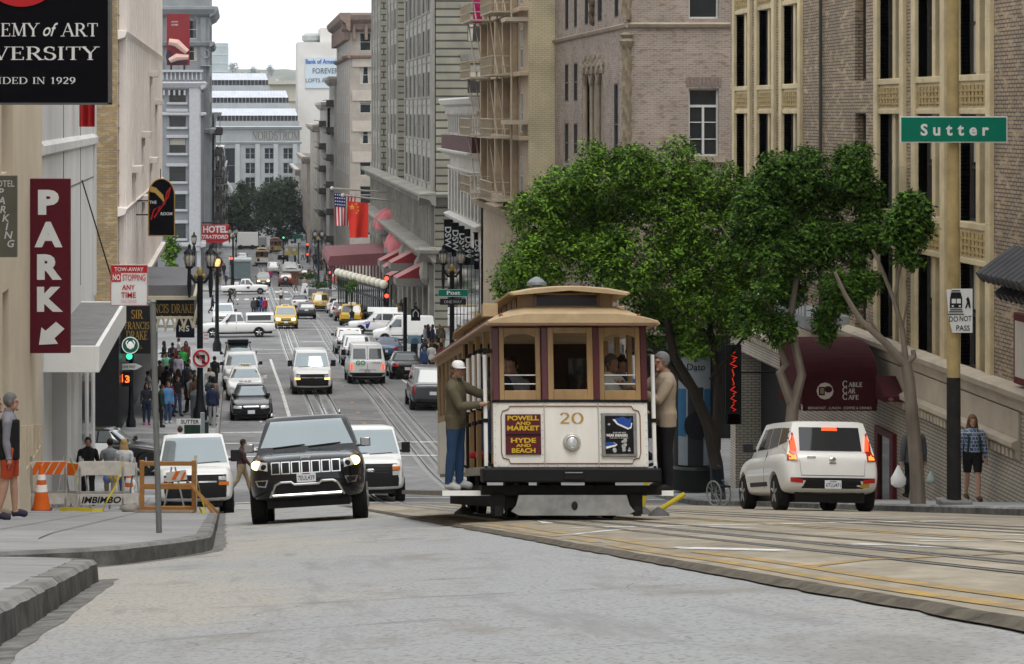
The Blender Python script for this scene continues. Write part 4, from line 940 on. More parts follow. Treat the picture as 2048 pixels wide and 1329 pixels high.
T = thing('glass_far_building', 'pale blue glass office block at the left end of the store roofs', 'building', (-5, 760, -30))
mb = MB(); mb.box(-12, 760, -34, -3.6, 780, 21); bp(T, 'wall', mb, M('pale_glass', (.4,.46,.48), .3, 0, .1, .3))
mb = MB()
for z in fr(-6, 20, 2.6): mb.box(-12, 759.9, z, -3.6, 760, z + .3)
bp(T, 'floor_bands', mb, M('pale_band', (.5,.54,.55), .5))
BEI = M('beige_stucco', (.66, .57, .44), .8, 0, .07, .9, .06, var2=.1); BEID = M('beige_stucco_base', (.6, .51, .38), .8, 0, .08, 1, var2=.1)
T = thing('parking_garage', 'beige stucco parking garage with dark openings beside the maroon sign', 'garage', (-4.2, 48, gz(-4.2, 48)))
fw = Face(T, 'W', -4.2, 0)
mb = MB(); fw.wall(mb, 40.5, 53, -10.6, 8, [(44.0, 46.3, -1.7, .6), (44.0, 46.3, 2.4, 4.8), (44.2, 45.4, -9.5, -3.2)], 1.2)
mb.quad((-4.2,40.5,-10.6),(-14,40.5,-10.6),(-14,40.5,8),(-4.2,40.5,8)); mb.quad((-4.2,53,-10.6),(-14,53,-10.6),(-14,53,8),(-4.2,53,8)); mb.quad((-4.2,40.5,8),(-14,40.5,8),(-14,53,8),(-4.2,53,8))
bp(T, 'wall', mb, BEI)
mb = MB(); fw.box(mb, 43.5, 47, -10, 6, -1.4, -1.2); bp(T, 'dark_openings', mb, DARKVOID); bp(T, 'uphill_sky_blocker', MB().box(-30, -60, -10, -6, 40.45, 13), BEI)  # box uphill is out of view, added to deepen the street shade
mb = MB(); fw.box(mb, 44.0, 46.3, -1.7, -1.1, -.35, -.1); fw.box(mb, 44.0, 46.3, 2.4, 3.0, -.35, -.1); bp(T, 'parapets', mb, BEI, bevel=.02)
mb = MB()
for y in fr(47.2, 52.6, .75): fw.box(mb, y, y + .07, -9.5 + .13*(52-y)*0 , -5.9 - .12*(y-47), .0, .03)
fw.box(mb, 46.9, 53, -10.6, -7.0, -.1, .02)
bp(T, 'ribbed_base', mb, BEID)
mb = MB(); fw.box(mb, 46.9, 47.3, -6.9, -6.72, 0, .1); mb.loft([[fw.p(46.6,-7.0,.0),fw.p(46.6,-7.0,.3),fw.p(46.6,-9,.3),fw.p(46.6,-9,0)],[fw.p(44.2,-5.7,0),fw.p(44.2,-5.7,.3),fw.p(44.2,-9,.3),fw.p(44.2,-9,0)]]); bp(T, 'sloped_ledge', mb, BEI)
WHC = M('white_concrete', (.64,.64,.63), .8, 0, .12, .8, .06, stretch=(1,1,.25), var2=.1)
T = thing('white_corner_block', 'white concrete panel block on the left corner above the ribbed canopy', 'building', (-4.25, 63, gz(-4.25, 63)))
fw = Face(T, 'W', -4.25, 0)
mb = MB(); fw.wall(mb, 53.01, 73.2, -5.3, 9); fw.wall(mb, 53.01, 73.2, -12.5, -5.3, [(56.5, 61.5, -11.5, -5.8)], 1.5)
mb.quad((-4.25,73.2,-12.5),(-16,73.2,-12.5),(-16,73.2,9),(-4.25,73.2,9)); mb.quad((-4.25,53.02,9),(-16,53.02,9),(-16,73.2,9),(-4.25,73.2,9)); bp(T, 'wall', mb, WHC)
mb = MB(); fw.box(mb, 56.4, 61.6, -12.4, -5.8, -1.7, -1.5); bp(T, 'recess', mb, WHC)
mb = MB()
for y in (60.1, 66.5): fw.box(mb, y, y + .09, -4.6, 9, -.01, .012)
for z in (-1.0 - .85, 2.1): fw.box(mb, 53.02, 73.2, z - .03, z, -.01, .012)
bp(T, 'panel_joints', mb, M('joint_grey', (.16,.16,.16), .8))
mb = MB(); fw.prof(mb, 53.02, 73.2, [(0,-.95),(.1,-.9),(.1,-.72),(.02,-.62),(0,-.62)]); fw.box(mb, 72.4, 73.2, -5.3, 9, 0, .05); bp(T, 'ledge', mb, WHC)
for y in (63.0, 66.0, 69.0, 72.0): bp(T, 'window_bar', fw.box(MB(), y, y + .1, -11.5, -6, 0, .07), WHITE)
mb = MB(); fw.box(mb, 66.6, 73, -11.6, -6.1, -.02, .02); bp(T, 'corner_glazing', mb, GLASS)
T = thing('ribbed_canopy', 'white wedge canopy with ribbed grey top over the left pavement', 'canopy', (-3.6, 60, -5.3))
mb = MB(); zt = -5.05
mb.box(-3.14, 54, -5.62, -3.04, 66.8, zt); mb.box(-4.25, 54, -5.62, -3.14, 54.1, zt); mb.box(-4.25, 66.7, -5.62, -3.14, 66.8, zt); mb.box(-4.25, 54.1, -5.6, -3.14, 66.7, -5.5); bp(T, 'fascia', mb, WHITE, bevel=.01)
mb = MB(); mb.box(-4.25, 54.1, -5.5, -3.14, 66.7, -5.16); bp(T, 'deck', mb, M('deck_grey', (.15,.15,.15), .7))
mb = MB()
for y in fr(54.2, 66.6, .3): mb.box(-4.25, y, -5.16, -3.16, y + .12, -5.08)
bp(T, 'ribs', mb, M('rib_grey', (.3,.3,.3), .6, .3))
mb = MB(); mb.tube([(-3.2,66.4,-5.1),(-4.2,66.4,-1.8)], .02, 5); bp(T, 'tie_rod', mb, IRON)
T = thing('terracotta_hotel', 'tall pinkish cream terracotta hotel with pilasters and brick end wall on the left', 'hotel', (-4.9, 124, gz(-4.9, 124)))
B3 = brick('buff_brick', (.33, .235, .115), (.25, .175, .085), (.2, .16, .11), .3, .095, .014, c3=(.4,.32,.19))
TC = M('pink_terracotta', (.68, .62, .57), .7, 0, .08, 1, .06, var2=.06)
fw = Face(T, 'W', -4.9, 0); fs = Face(T, 'S', 0, 100)
mb = MB(); fs.wall(mb, -22, -4.9, -14.5, 14); bp(T, 'end_wall', mb, B3)
hw_ = []
for y in fr(103.5, 145, 4.2):
 for z in (-6.5, -3.0, .5, 4.0, 7.5): hw_ += [(y - 1.05, y - .2, z, z + 2.1), (y + .2, y + 1.05, z, z + 2.1)]
mb = MB(); fw.wall(mb, 100, 148, -8, 14, hw_, .25); bp(T, 'street_wall', mb, TC)
for a, b, c, d in hw_: win(fw, (a+b)/2, c, b-a, d-c, 'd', FRAMEW, .2, .6)
core(T, -22, 100.5, -14.5, -5.4, 148, 14.05, TC)
mb = MB()
for y in fr(101.4, 147, 2.1): fw.box(mb, y - .22, y + .22, -7.6, 14, 0, .22); mb.tube([fw.p(y, -7.6, .24), fw.p(y, 14, .24)], .1, 6)
for z in (-4.2, 2.9): fw.prof(mb, 100, 148, [(0,z),(.3,z+.1),(.4,z+.35),(0,z+.4)])
for y, z in ((108, -2.6), (118, -1.2), (118, -4.2), (128, -2.6), (128, 1.8), (136, .4)): fw.box(mb, y - 1.2, y + 1.2, z, z + .3, 0, .7); fw.box(mb, y - .6, y + .6, z - .4, z, 0, .4)
fw.prof(mb, 100, 148, [(0,-8.3),(.4,-8.1),(.5,-7.7),(0,-7.6)])
bp(T, 'pilasters', mb, TC, bevel=.02)
mb = MB()
for y in fr(100.4, 147.6, 1.05): fw.box(mb, y, y + .07, -7.6, 14, -.01, .03)
for z in fr(-7, 13, .9): fw.box(mb, 100, 148, z, z + .035, -.01, .028)
bp(T, 'tile_joints', mb, M('joint_brown', (.3,.25,.21), .8))
mb = MB(); fw.wall(mb, 100, 148, -17, -8, [], .2); fs.wall(mb, -22, -4.88, -14.4, -8, [], .2); mb2 = MB(); fw.box(mb2, 100, 147, -16.5, -8.4, 0, .06); bp(T, 'black_shopfront', mb2, M('black_stone', (.008,.008,.009), .35, 0, .2))
mb2 = MB(); fs.box(mb2, -8, -4.85, -14.2, -8.0, 0, .08); bp(T, 'black_corner', mb2, M('black_stone', (.008,.008,.009), .35, 0, .2))
bp(T, 'base_wall', mb, TC)
GOLD = M('gold_lettering', (.26,.165,.04), .5, .2, .05)
MARQ = M('marquee_black', (.008,.008,.009), .4, 0, .1)
T = thing('corner_sign', 'black corner sign with gold SIR FRANCIS DRAKE lettering on the hotel front', 'sign', (-4.4, 99.6, -8.5))
mb = MB(); mb.box(-4.75, 99.4, -9.6, -3.55, 99.8, -7.7); bp(T, 'board', mb, MARQ)
mb = MB()
for i, t in enumerate(('SIR', 'FRANCIS', 'DRAKE')): put_serif(mb, t, -4.1, -8.2 - i*.42, 99.39, .34 if i != 1 else .28, (.45, .98, .85)[i])
put_text(mb, 'HOTEL', -4.1, -9.4, 99.39, .12, .45); bp(T, 'lettering', mb, GOLD)
T = thing('hotel_marquee', 'black theatre style marquee lettered SIR FRANCIS DRAKE with cream gothic arches', 'marquee', (-3.5, 110, -8.6))
mb = MB(); mb.box(-4.84, 106, -8.65, -1.95, 119, -7.95); bp(T, 'sign_box', mb, MARQ)
mb = MB(); mb.box(-4.84, 106.2, -7.8, -2.0, 119, -7.35); bp(T, 'roof', mb, M('marquee_grey', (.13,.13,.14), .7))
mb = MB(); mb.box(-4.84, 105.9, -7.95, -1.88, 119, -7.8)
for f0, f1, fixed in ((-4.7, -2.0, 106),):
 for k in range(7):
  a = f0 + (f1 - f0)*k/7; b = f0 + (f1 - f0)*(k+1)/7; c = (a+b)/2
  for s in (0, 1):
   pts = [(a + (b-a)*s + (c - a - (b-a)*s)*t, 106, -9.15 + .48*math.sin(t*math.pi/2)) for t in fr(0, 1, .2)]; mb.tube(pts, [.055]*len(pts), 5)
  mb.tube([(a,106,-9.3),(a,106,-9.0)], .04, 6)
 mb.box(f0, 105.95, -8.75, f1, 106.05, -8.65)
for k in range(20):
 a = 106 + 13*k/20; b = a + 13/20; c = (a+b)/2
 for s in (0, 1): mb.tube([(-1.97, a + (b-a)*s + (c - a - (b-a)*s)*t, -9.15 + .48*math.sin(t*math.pi/2)) for t in fr(0, 1, .25)], .05, 5)
bp(T, 'gothic_arches', mb, M('arch_cream', (.5,.45,.33), .7, 0, .1))
mb = MB(); put_serif(mb, 'SIR FRANCIS DRAKE', -3.35, -8.5, 105.98, .36, 2.75); bp(T, 'lettering', mb, GOLD)
T = thing('coffee_sign', 'round green and white coffee shop sign on the black hotel corner', 'sign', (-4.35, 99.3, -9.2))
mb = MB(); mb.mat(0).prism([(-4.35 + .36*math.cos(t), -9.25 + .36*math.sin(t)) for t in fr(0, 6.1, .3)], 99.2, 99.3)
bp(T, 'disc', mb, M('coffee_green', (.01,.09,.055), .5))
mb = MB(); mb.tube([(-4.35 + .32*math.cos(t), 99.19, -9.25 + .32*math.sin(t)) for t in fr(0, 6.3, .3)], .018, 5); mb.ellipsoid((-4.35,99.19,-9.25),(.12,.02,.16)); mb.tube([(-4.35-.1,99.19,-9.35),(-4.35-.17,99.19,-9.15),(-4.35-.1,99.19,-9.05)], .03, 5); mb.tube([(-4.25,99.19,-9.35),(-4.18,99.19,-9.15),(-4.25,99.19,-9.05)], .03, 5); bp(T, 'emblem', mb, WHITE)
mb = MB(); mb.tube([(-4.8,99.35,-9.25),(-4.35,99.3,-9.25)], .03, 5); bp(T, 'bracket', mb, IRON)
T = thing('shop_banner', 'dark blue banner lettered S hanging under the hotel marquee', 'banner', (-2.6, 121, -10.2))
mb = MB(); mb.box(-3.1, 120.9, -10.9, -2.2, 121.0, -9.6); bp(T, 'cloth', mb, M('navy_cloth', (.01,.012,.03), .8)); mb = MB(); put_text(mb, "K'S", -2.7, -10.6, 120.88, .3, .5, .02); bp(T, 'lettering', mb, WHITE)
T = thing('grey_hotel', 'grey corner hotel with white trimmed windows and balustrade past the square', 'hotel', (-7, 325, gz(-7, 325)))
GH = M('grey_stucco', (.22,.23,.245), .8, 0, .08, .5, var2=.06); GW = M('white_trim', (.42,.43,.45), .7, 0, .08)
fs = Face(T, 'S', 0, 325); fw = Face(T, 'W', -5.1, 0)
zs = [(-16.4), (-12.6), (-9.0), (-5.3), (-1.9), (1.3)]
hh = [(-9.2, -7.05, z, z + 1.95) for z in zs] + [(-14, -12, z, z + 1.95) for z in zs]
mb = MB(); fs.wall(mb, -22, -5.1, -24, 5.2, hh, .35); fw.wall(mb, 325, 352, -24, 5.2); mb.quad((-22,325,5.2),(-5.1,325,5.2),(-5.1,352,5.2),(-22,352,5.2)); bp(T, 'wall', mb, GH)
for a, b, c, d in hh: win(fs, (a+b)/2, c, b-a, d-c, 'd', FRAME, .25, .3)
mb = MB(); fs.box(mb, -6.6, -5.2, -18, 3.6, 0, .5); fs.box(mb, -5.6, -5.1, -22, 3.6, 0, .3)
for z in zs: fs.box(mb, -9.5, -6.8, z - .3, z, 0, .25); fs.box(mb, -9.6, -6.7, z + 1.95, z + 2.35, 0, .2)
for p_ in ([(0,2.9),(.6,3.2),(.9,3.8),(0,4)], [(0,-.5),(.4,-.35),(.4,-.1),(0,0)], [(0,-17.6),(.6,-17.4),(.6,-17),(0,-16.9)]): fs.prof(mb, -22, -4.4, p_); fw.prof(mb, 324.2, 352, p_)
for x in fr(-20, -5.2, .55): fs.box(mb, x, x + .2, 4.2, 5.2, 0, .2)
fs.box(mb, -22, -4.8, 5.2, 5.5, -.2, .4)
for x in fr(-10, -5.3, .7): fs.box(mb, x, x + .25, 2.2, 2.9, 0, .4)
bp(T, 'trim', mb, GW, bevel=.03)
T = thing('tall_grey_building', 'tall dark grey stone building with arched top windows and corner cornice', 'building', (-8, 353, gz(-8, 353)))
TG = M('grey_stone', (.24,.255,.265), .8, 0, .15, .6, var2=.1)
fs = Face(T, 'S', 0, 353); fw = Face(T, 'W', -4.3, 0)
h5 = [(-7.6, -6.1, z, z + 2.6) for z in (10.4, 7.3, 2.9, -.6, -4.1)] + [(-10.4, -8.9, 10.4, 13)]
mb = MB(); fs.wall(mb, -24, -4.3, -26, 22, h5, .3); fw.wall(mb, 353, 384, -26, 22, [(y-.8,y+.8,z,z+2.3) for y in (358,364,370,376) for z in (10.4,6.8,3,-.8,-4.4)], .3); bp(T, 'wall', mb, TG)
for a, b, c, d in h5: win(fs, (a+b)/2, c, b-a, d-c, 'd', FRAMEW, .2, .3)
for y in (358,364,370,376):
 for z in (10.4,6.8,3,-.8,-4.4): win(fw, y, z, 1.6, 2.3, 'd', FRAME, .2, .2)
mb = MB()
for f_, a, b in ((fs, -24, -3.6), (fw, 352.2, 384)):
 for p_ in ([(0,9.2),(.5,9.4),(.7,9.9),(0,10)], [(0,-3.1),(.5,-2.9),(.7,-2.4),(0,-2.3)], [(0,13.4),(.7,13.8),(1.2,14.5),(1.2,14.9),(0,15)]): f_.prof(mb, a, b, p_)
for x in (-11.2, -8.2, -5.2): fs.box(mb, x - .4, x + .4, -26, 13.4, 0, .25)
for x in (-9.65, -6.85): mb.tube([(x + .95*math.cos(t), 352.9, 12.6 + .95*math.sin(t)) for t in fr(0, math.pi, .25)], .16, 5)
mb.lathe([(.9,0),(.6,.1)], (-4.7, 352.6, 6.5), 10)
mb.tube([(-4.9 + .55*math.cos(t), 352.8, 8.2 + .55*math.sin(t)) for t in fr(0, 6.3, .4)], .12, 5)
bp(T, 'cornices', mb, TG, bevel=.03)
core(T, -24, 353.6, -26, -4.9, 384, 22.1, TG)
T = thing('red_billboard', 'dark red billboard with pale arms picture on the grey hotel roof', 'billboard', (-8.2, 341, 6))
mb = MB(); mb.box(-10, 340.6, 6.4, -6.85, 341, 13.4); bp(T, 'panel', mb, M('billboard_red', (.2,.018,.02), .6, 0, .06))
mb = MB(); mb.tube([(-9.7,340.5,9.6),(-8.6,340.5,9.4),(-7.2,340.5,8.2)], [.45,.55,.4], 8); mb.tube([(-7.0,340.5,7.5),(-8.6,340.5,7.5),(-9.6,340.5,7.0)], [.35,.5,.35], 8); bp(T, 'picture_arms', mb, M('pale_skin_print', (.6,.4,.34), .6, 0, .05))
mb = MB(); mb.ellipsoid((-9.6,340.55,7.6),(.5,.05,.9)); mb.box(-9.9,340.5,6.5,-7.2,340.58,6.9); bp(T, 'picture_dark', mb, M('dark_print', (.04,.02,.03), .6))
mb = MB(); put_text(mb, 'JOIN THE SEASON', -8.9, 12.2, 340.55, .22, .9); put_text(mb, 'OF GIVING', -8.9, 11.8, 340.55, .22, .9); bp(T, 'lettering', mb, WHITE)
mb = MB()
for x in (-9.4, -7.6): mb.tube([(x,341,5.2),(x,341,6.5)], .12, 6)
bp(T, 'posts', mb, IRON)
def leftnarrow(y0, y1, x, z1, c, lab, n=5):
 T = thing('narrow_building', lab, 'building', (x, y0, gz(x, y0))); fw = Face(T, 'W', x, 0); m = M('front_' + '_'.join(str(int(q*100)) for q in c), c, .75, 0, .15, .8)
 zb = zc(y0) - 2; hs = (z1 - zb - 7) / n
 holes = [(y0 + (y1-y0)*(k+.5)/3 - 1, y0 + (y1-y0)*(k+.5)/3 + 1, zb + 7 + i*hs, zb + 7 + i*hs + hs*.6) for k in range(3) for i in range(n)]
 mb = MB(); fw.wall(mb, y0, y1, zb, z1, holes, .3); mb.box(x - 14, y0, zb, x - .3, y1, z1); bp(T, 'wall', mb, m)
 for a, b, c_, d in holes: win(fw, (a+b)/2, c_, b-a, d-c_, 'd', FRAMEW, .2, .3)
 mb = MB()
 for i in range(n):
  z = zb + 6.7 + i*hs; fw.box(mb, y0 + 3, y1 - 3, z, z + .15, 0, 1.2); mb.tube([fw.p(y0+3, z+1.1, 1.2), fw.p(y1-3, z+1.1, 1.2)], .06, 4)
  for q in (y0+3, y1-3): fw.box(mb, q, q + .08, z, z + 1.1, .0, 1.2)
  mb.tube([fw.p(y0+4, z, .8), fw.p(y1-4, z+hs, .8)], .06, 4)
 bp(T, 'fire_escape', mb, FRAME)
 mb = MB(); fw.prof(mb, y0, y1, [(0,z1-1),(1,z1-.3),(1,z1),(0,z1)]); bp(T, 'cornice', mb, m)
leftnarrow(385, 415, -4.0, 0, (.3,.32,.33), 'grey narrow building with fire escape after the tall grey corner', 6)
leftnarrow(416, 460, -3.8, -6, (.42,.42,.42), 'pale narrow building with fire escape on the far left', 5)
leftnarrow(461, 520, -3.6, -10, (.25,.25,.26), 'dark narrow building near the left edge of the far trees', 4)
# ================================================================ VEHICLES  (local: front faces -Y, origin centre on the road)
class Car:
 def __init__(s, L, W, st, cab, wheels, wr, name, label, pm, ww=.22, glassm=None):
  """st: stations (y from nose, z bottom, z top, half width); cab: dict for the greenhouse"""
  s.L, s.W, s.name = L, W, name
  s.root = thing(name, label, 'vehicle'); s.pm = pm
  o = MB(); rings = []
  for y, zb, zt, w in st:
   h = zt - zb
   half = [(w*.86, zb), (w*.97, zb + .1*h), (w, zb + .42*h), (w*.985, zb + .72*h), (w*.93, zt - .06*h), (w*.8, zt), (w*.4, zt + .018)]
   rings.append([(x, y - L/2, z) for x, z in half] + [(-x, y - L/2, z) for x, z in reversed(half)])
  o.loft(rings)
  c = cab
  g = MB(); rows = []
  nv = 6
  if c:
   zb_, H = c['z'], c['H']
   yA, yB, yC, yD = (q - L/2 for q in c['y']); wf, wt = c['w']
   for k in range(nv + 1):
    t = k / nv; e = t ** 1.15
    ya = yA + (yB - yA) * t; yd = yD + (yC - yD) * t; w_ = wf + (wt - wf) * e; z = zb_ - .12 + (H - .03 - zb_ + .12) * t
    r = []
    for sx in (-1, -.6, 0, .6, 1): r.append((sx*w_*(.97 if abs(sx) == 1 else 1), ya + (.10*(abs(sx)**2.2) if abs(sx) else 0), z))
    for q in (.25, .5, .75): r.append((w_, ya + .1 + (yd - .06 - ya - .1)*q, z))
    for sx in (1, .6, 0, -.6, -1): r.append((sx*w_*(.97 if abs(sx) == 1 else 1), yd - .06*(abs(sx)**2.2), z))
    for q in (.75, .5, .25): r.append((-w_, ya + .1 + (yd - .06 - ya - .1)*q, z))
    rows.append(r)
   top = [((p[0]*.86), (yB+yC)/2 + (p[1]-(yB+yC)/2)*.93, H) for p in rows[-1]]
   top2 = [((p[0]*.45), (yB+yC)/2 + (p[1]-(yB+yC)/2)*.5, H + .012) for p in rows[-1]]
   g.loft(rows + [top, top2])
  wy = [wheels[0] - L/2, wheels[1] - L/2]; s.wy, s.wr = wy, wr
  me = o.mesh('body', pm, False)
  ob = bpy.data.objects.new('tmp', me); COL.objects.link(ob)
  m = ob.modifiers.new('s', 'SUBSURF'); m.levels = 2; m.render_levels = 2
  cut = MB()
  for y in wy:
   for sx in (-1, 1): cut.cyl((sx*(W/2 - ww - .1), y, wr), (sx*(W/2 + .4), y, wr), wr*1.16, 20)
  oc = bpy.data.objects.new('tmpc', cut.mesh('cut', BLACK)); COL.objects.link(oc)
  b = ob.modifiers.new('b', 'BOOLEAN'); b.operation = 'DIFFERENCE'; b.object = oc; b.solver = 'EXACT'
  dg = bpy.context.evaluated_depsgraph_get(); dg.update()
  body = bpy.data.meshes.new_from_object(ob.evaluated_get(dg)); bpy.data.objects.remove(ob); bpy.data.objects.remove(oc)
  body.name = 'body'; body.materials.clear(); body.materials.append(pm)
  body.polygons.foreach_set('use_smooth', [True]*len(body.polygons)); body.set_sharp_from_angle(angle=R(38))
  s.body = bpy.data.objects.new('body', body); COL.objects.link(s.body); s.body.parent = s.root
  vs = [v.co.copy() for v in body.vertices]; fs = [tuple(p.vertices) for p in body.polygons]
  if c:
   s.cabin = g.build('cabin', pm, s.root, smooth=38)
   k = len(vs); vs += [Vector(p) for p in g.v]; fs += [tuple(k + i for i in f) for f in g.f]
  s.bvh = BVHTree.FromPolygons(vs, fs)
  for y in wy:
   for sx in (-1, 1):
    wo_ = MB(); xo, xi = sx*(W/2 - .015), sx*(W/2 - .015 - ww)
    prof = [(wr*.66, 0), (wr*.93, 0), (wr, .14), (wr, .86), (wr*.93, 1), (wr*.66, 1)]
    wo_.loft([[(xo + (xi-xo)*t, y + r*math.cos(a), wr + r*math.sin(a)) for a in (2*math.pi*j/24 for j in range(24))] for r, t in prof])
    tyre = wo_.build('wheel', RUBBER, s.root, smooth=35)
    rm = MB(); xr = xo + (xi-xo)*.08
    rm.loft([[(xr + q, y + r*math.cos(a), wr + r*math.sin(a)) for a in (2*math.pi*j/20 for j in range(20))] for r, q in ((wr*.66, 0), (wr*.6, -sx*.0), (wr*.56, -sx*.05), (wr*.2, -sx*.03), (wr*.12, 0), (wr*.05, sx*.0))])
    for j in range(5):
     a = 2*math.pi*j/5 + .3; rm.tube([(xr - sx*.0, y + wr*.12*math.cos(a), wr + wr*.12*math.sin(a)), (xr - sx*.01, y + wr*.6*math.cos(a), wr + wr*.6*math.sin(a))], .045*wr/.35, 5)
    rm.build('rim', RIMM, tyre, smooth=35)
  mb = MB(); zmin = min(q[1] for q in st); mb.box(-W/2 + ww + .05, -L/2 + .25, zmin - .08, W/2 - ww - .05, L/2 - .25, zmin + .12); mb.build('underbody', BLACK, s.root)
 def hit(s, d, a, b):
  """surface coordinate when looking from front f, back b, left l(-x), right r(+x) at (a,z)"""
  if d == 'f': q = s.bvh.ray_cast(Vector((a, -9, b)), Vector((0, 1, 0)))
  elif d == 'b': q = s.bvh.ray_cast(Vector((a, 9, b)), Vector((0, -1, 0)))
  elif d == 'r': q = s.bvh.ray_cast(Vector((9, a, b)), Vector((-1, 0, 0)))
  elif d == 'l': q = s.bvh.ray_cast(Vector((-9, a, b)), Vector((1, 0, 0)))
  else: q = s.bvh.ray_cast(Vector((a, b, 9)), Vector((0, 0, -1)))
  return q[0]
 def patch(s, mb, d, poly, off=.012, nx=6, nz=3):
  """conforming thin slab: poly = 4 corners (a,z) bottom-left, bottom-right, top-right, top-left"""
  sgn = {'f': Vector((0,-1,0)), 'b': Vector((0,1,0)), 'r': Vector((1,0,0)), 'l': Vector((-1,0,0)), 't': Vector((0,0,1))}[d]
  g = []; last = None
  for j in range(nz + 1):
   v = j/nz; row = []
   for i in range(nx + 1):
    u = i/nx
    a = (poly[0][0]*(1-u) + poly[1][0]*u)*(1-v) + (poly[3][0]*(1-u) + poly[2][0]*u)*v
    b = (poly[0][1]*(1-u) + poly[1][1]*u)*(1-v) + (poly[3][1]*(1-u) + poly[2][1]*u)*v
    h = s.hit(d, a, b)
    for _ in range(9):
     if h is not None: break
     a *= .96; b += .015; h = s.hit(d, a, b)
    if h is None: h = last
    if h is None: return mb
    last = h; row.append(h + sgn*off)
   g.append(row)
  mb.grid(g)
  edge = g[0] + [r[-1] for r in g[1:]] + list(reversed(g[-1]))[1:] + [r[0] for r in reversed(g[1:-1])]
  for p, q in zip(edge, edge[1:] + edge[:1]): mb.quad(p, q, q - sgn*(off + .02), p - sgn*(off + .02))
  return mb
 def part(s, name, m, d, polys, off=.012, nx=6, nz=3, parent=None, smooth=30):
  mb = MB()
  for p in polys: s.patch(mb, d, p, off, nx, nz)
  return mb.build(name, m, parent or s.root, smooth=smooth, weld=True)
 def sym(s, name, m, d, poly, off=.012, nx=5, nz=3):
  a = s.part(name, m, d, [poly], off, nx, nz); q = [(-x, z) for x, z in poly]; q = [q[1], q[0], q[3], q[2]]
  return a, s.part(name, m, d, [q], off, nx, nz)
 def both(s, name, m, poly, off=.01, nx=6, nz=3):
  return [s.part(name, m, d, [poly], off, nx, nz) for d in 'lr']
 def mirrors(s, y, z, m, w=.18, h=.16, dx=None):
  for sx in (-1, 1):
   h_ = s.hit('r', y, z); x = dx or (abs(h_.x) if h_ else s.W*.44); mb = MB()
   mb.tube([(sx*(x-.05), y, z), (sx*(x + .12), y - .02, z + .02)], .035, 6); mb.cbox((sx*(x + .06 + w/2), y - .02, z + h*.35), (w, .13, h))
   mb.build('side_mirror', m, s.root, bevel=.055, smooth=60)
 def plate(s, d, z, txt='', w=.31, h=.155):
  y = s.hit(d, 0, z).y; sg = -1 if d == 'f' else 1
  mb = MB(); mb.box(-w/2, y + sg*.03, z - h/2, w/2, y + sg*.012, z + h/2); pl = mb.build('number_plate', PLATE, s.root, bevel=.006)
  if txt:
   t = MB(); put_text(t, txt, 0, z - h*.3, -.0, h*.48, w*.86, .01)
   if sg > 0: t.v = [(-a, b, c) for a, b, c in t.v]
   t.v = [(a, y + sg*.034, c) for a, b, c in t.v]; t.build('plate_number', PLATET, pl)
   t = MB(); t.box(-w*.2, y + sg*.031, z + h*.3, w*.2, y + sg*.033, z + h*.4); t.build('plate_script', REDLENS, pl)
 def windshield(s, m=None, ins=.08):
  pass
RIMM = M('alloy_rim', (.4,.41,.42), .3, .8, .05)
PLATE = M('plate_white', (.6,.62,.64), .4, 0, .03); PLATET = M('plate_text', (.03,.05,.12), .5, 0, 0)
BRAKE_EM = M('brake_light', (1, .07, .02), .3, 0, 0, em=1.6)
HEAD_EM = M('lit_headlamp', (1, .6, .2), .3, 0, 0, em=9)
HEADD = M('lit_headlamp_dim', (1, .85, .6), .3, 0, 0, em=3)
DKGREY = M('dark_grey_plastic', (.03,.031,.033), .6, 0, .1)
def glass_set(c, ws, rear, sides, gm=None):
 """ws/rear polys (x,z) symmetrical half widths: (w bottom, z bottom, w top, z top); sides list of quads (y,z)"""
 gm = gm or CARGLASS; o = {}
 if ws: c.part('windshield', WSGLASS, 'f', [[(-ws[0],ws[1]),(ws[0],ws[1]),(ws[2],ws[3]),(-ws[2],ws[3])]], .008, 8, 4, smooth=60)
 if rear: c.part('rear_window', gm, 'b', [[(-rear[0],rear[1]),(rear[0],rear[1]),(rear[2],rear[3]),(-rear[2],rear[3])]], .008, 8, 4, smooth=60)
 for q in sides: c.both('side_window', gm, q, .008, 4, 3)
def wipers(c, z, y=None, w=.6):
 mb = MB()
 for x0, x1 in ((-w*.95, -w*.05), (w*.05, w*.95)):
  p = [c.hit('f', x0 + (x1-x0)*t, z + .035*t) for t in fr(0, 1, .2)]; mb.tube([q + Vector((0,-.02,.0)) for q in p if q], .009, 5)
 mb.build('wipers', BLACK, c.root)
PB = paint('dark_blue_black', (.004,.004,.0065), .2, 1.6)
c = Car(4.82, 1.94, [(0,.5,.92,.62),(.06,.42,1.02,.78),(.22,.36,1.09,.9),(.55,.34,1.12,.955),(1.1,.34,1.16,.97),(1.6,.34,1.2,.97),(3.4,.34,1.2,.97),(4.3,.36,1.18,.965),(4.7,.42,1.12,.92),(4.82,.5,1.0,.82)],
  dict(z=1.18, H=1.78, y=(1.28,2.0,4.2,4.72), w=(.9,.69)), (.95,3.86), .38, 'offroad_wagon', 'black off-road wagon with lit headlights and slotted grille driving uphill', PB, .25)
jeep = c; c.root['category'] = 'car'
glass_set(c, (.78,1.26,.6,1.7), (.7,1.25,.58,1.68), [[(-.35,1.24),(.6,1.24),(.55,1.66),(.1,1.66)], [(.68,1.24),(1.6,1.24),(1.5,1.66),(.66,1.66)], [(1.68,1.26),(2.15,1.3),(1.95,1.64),(1.6,1.64)]])
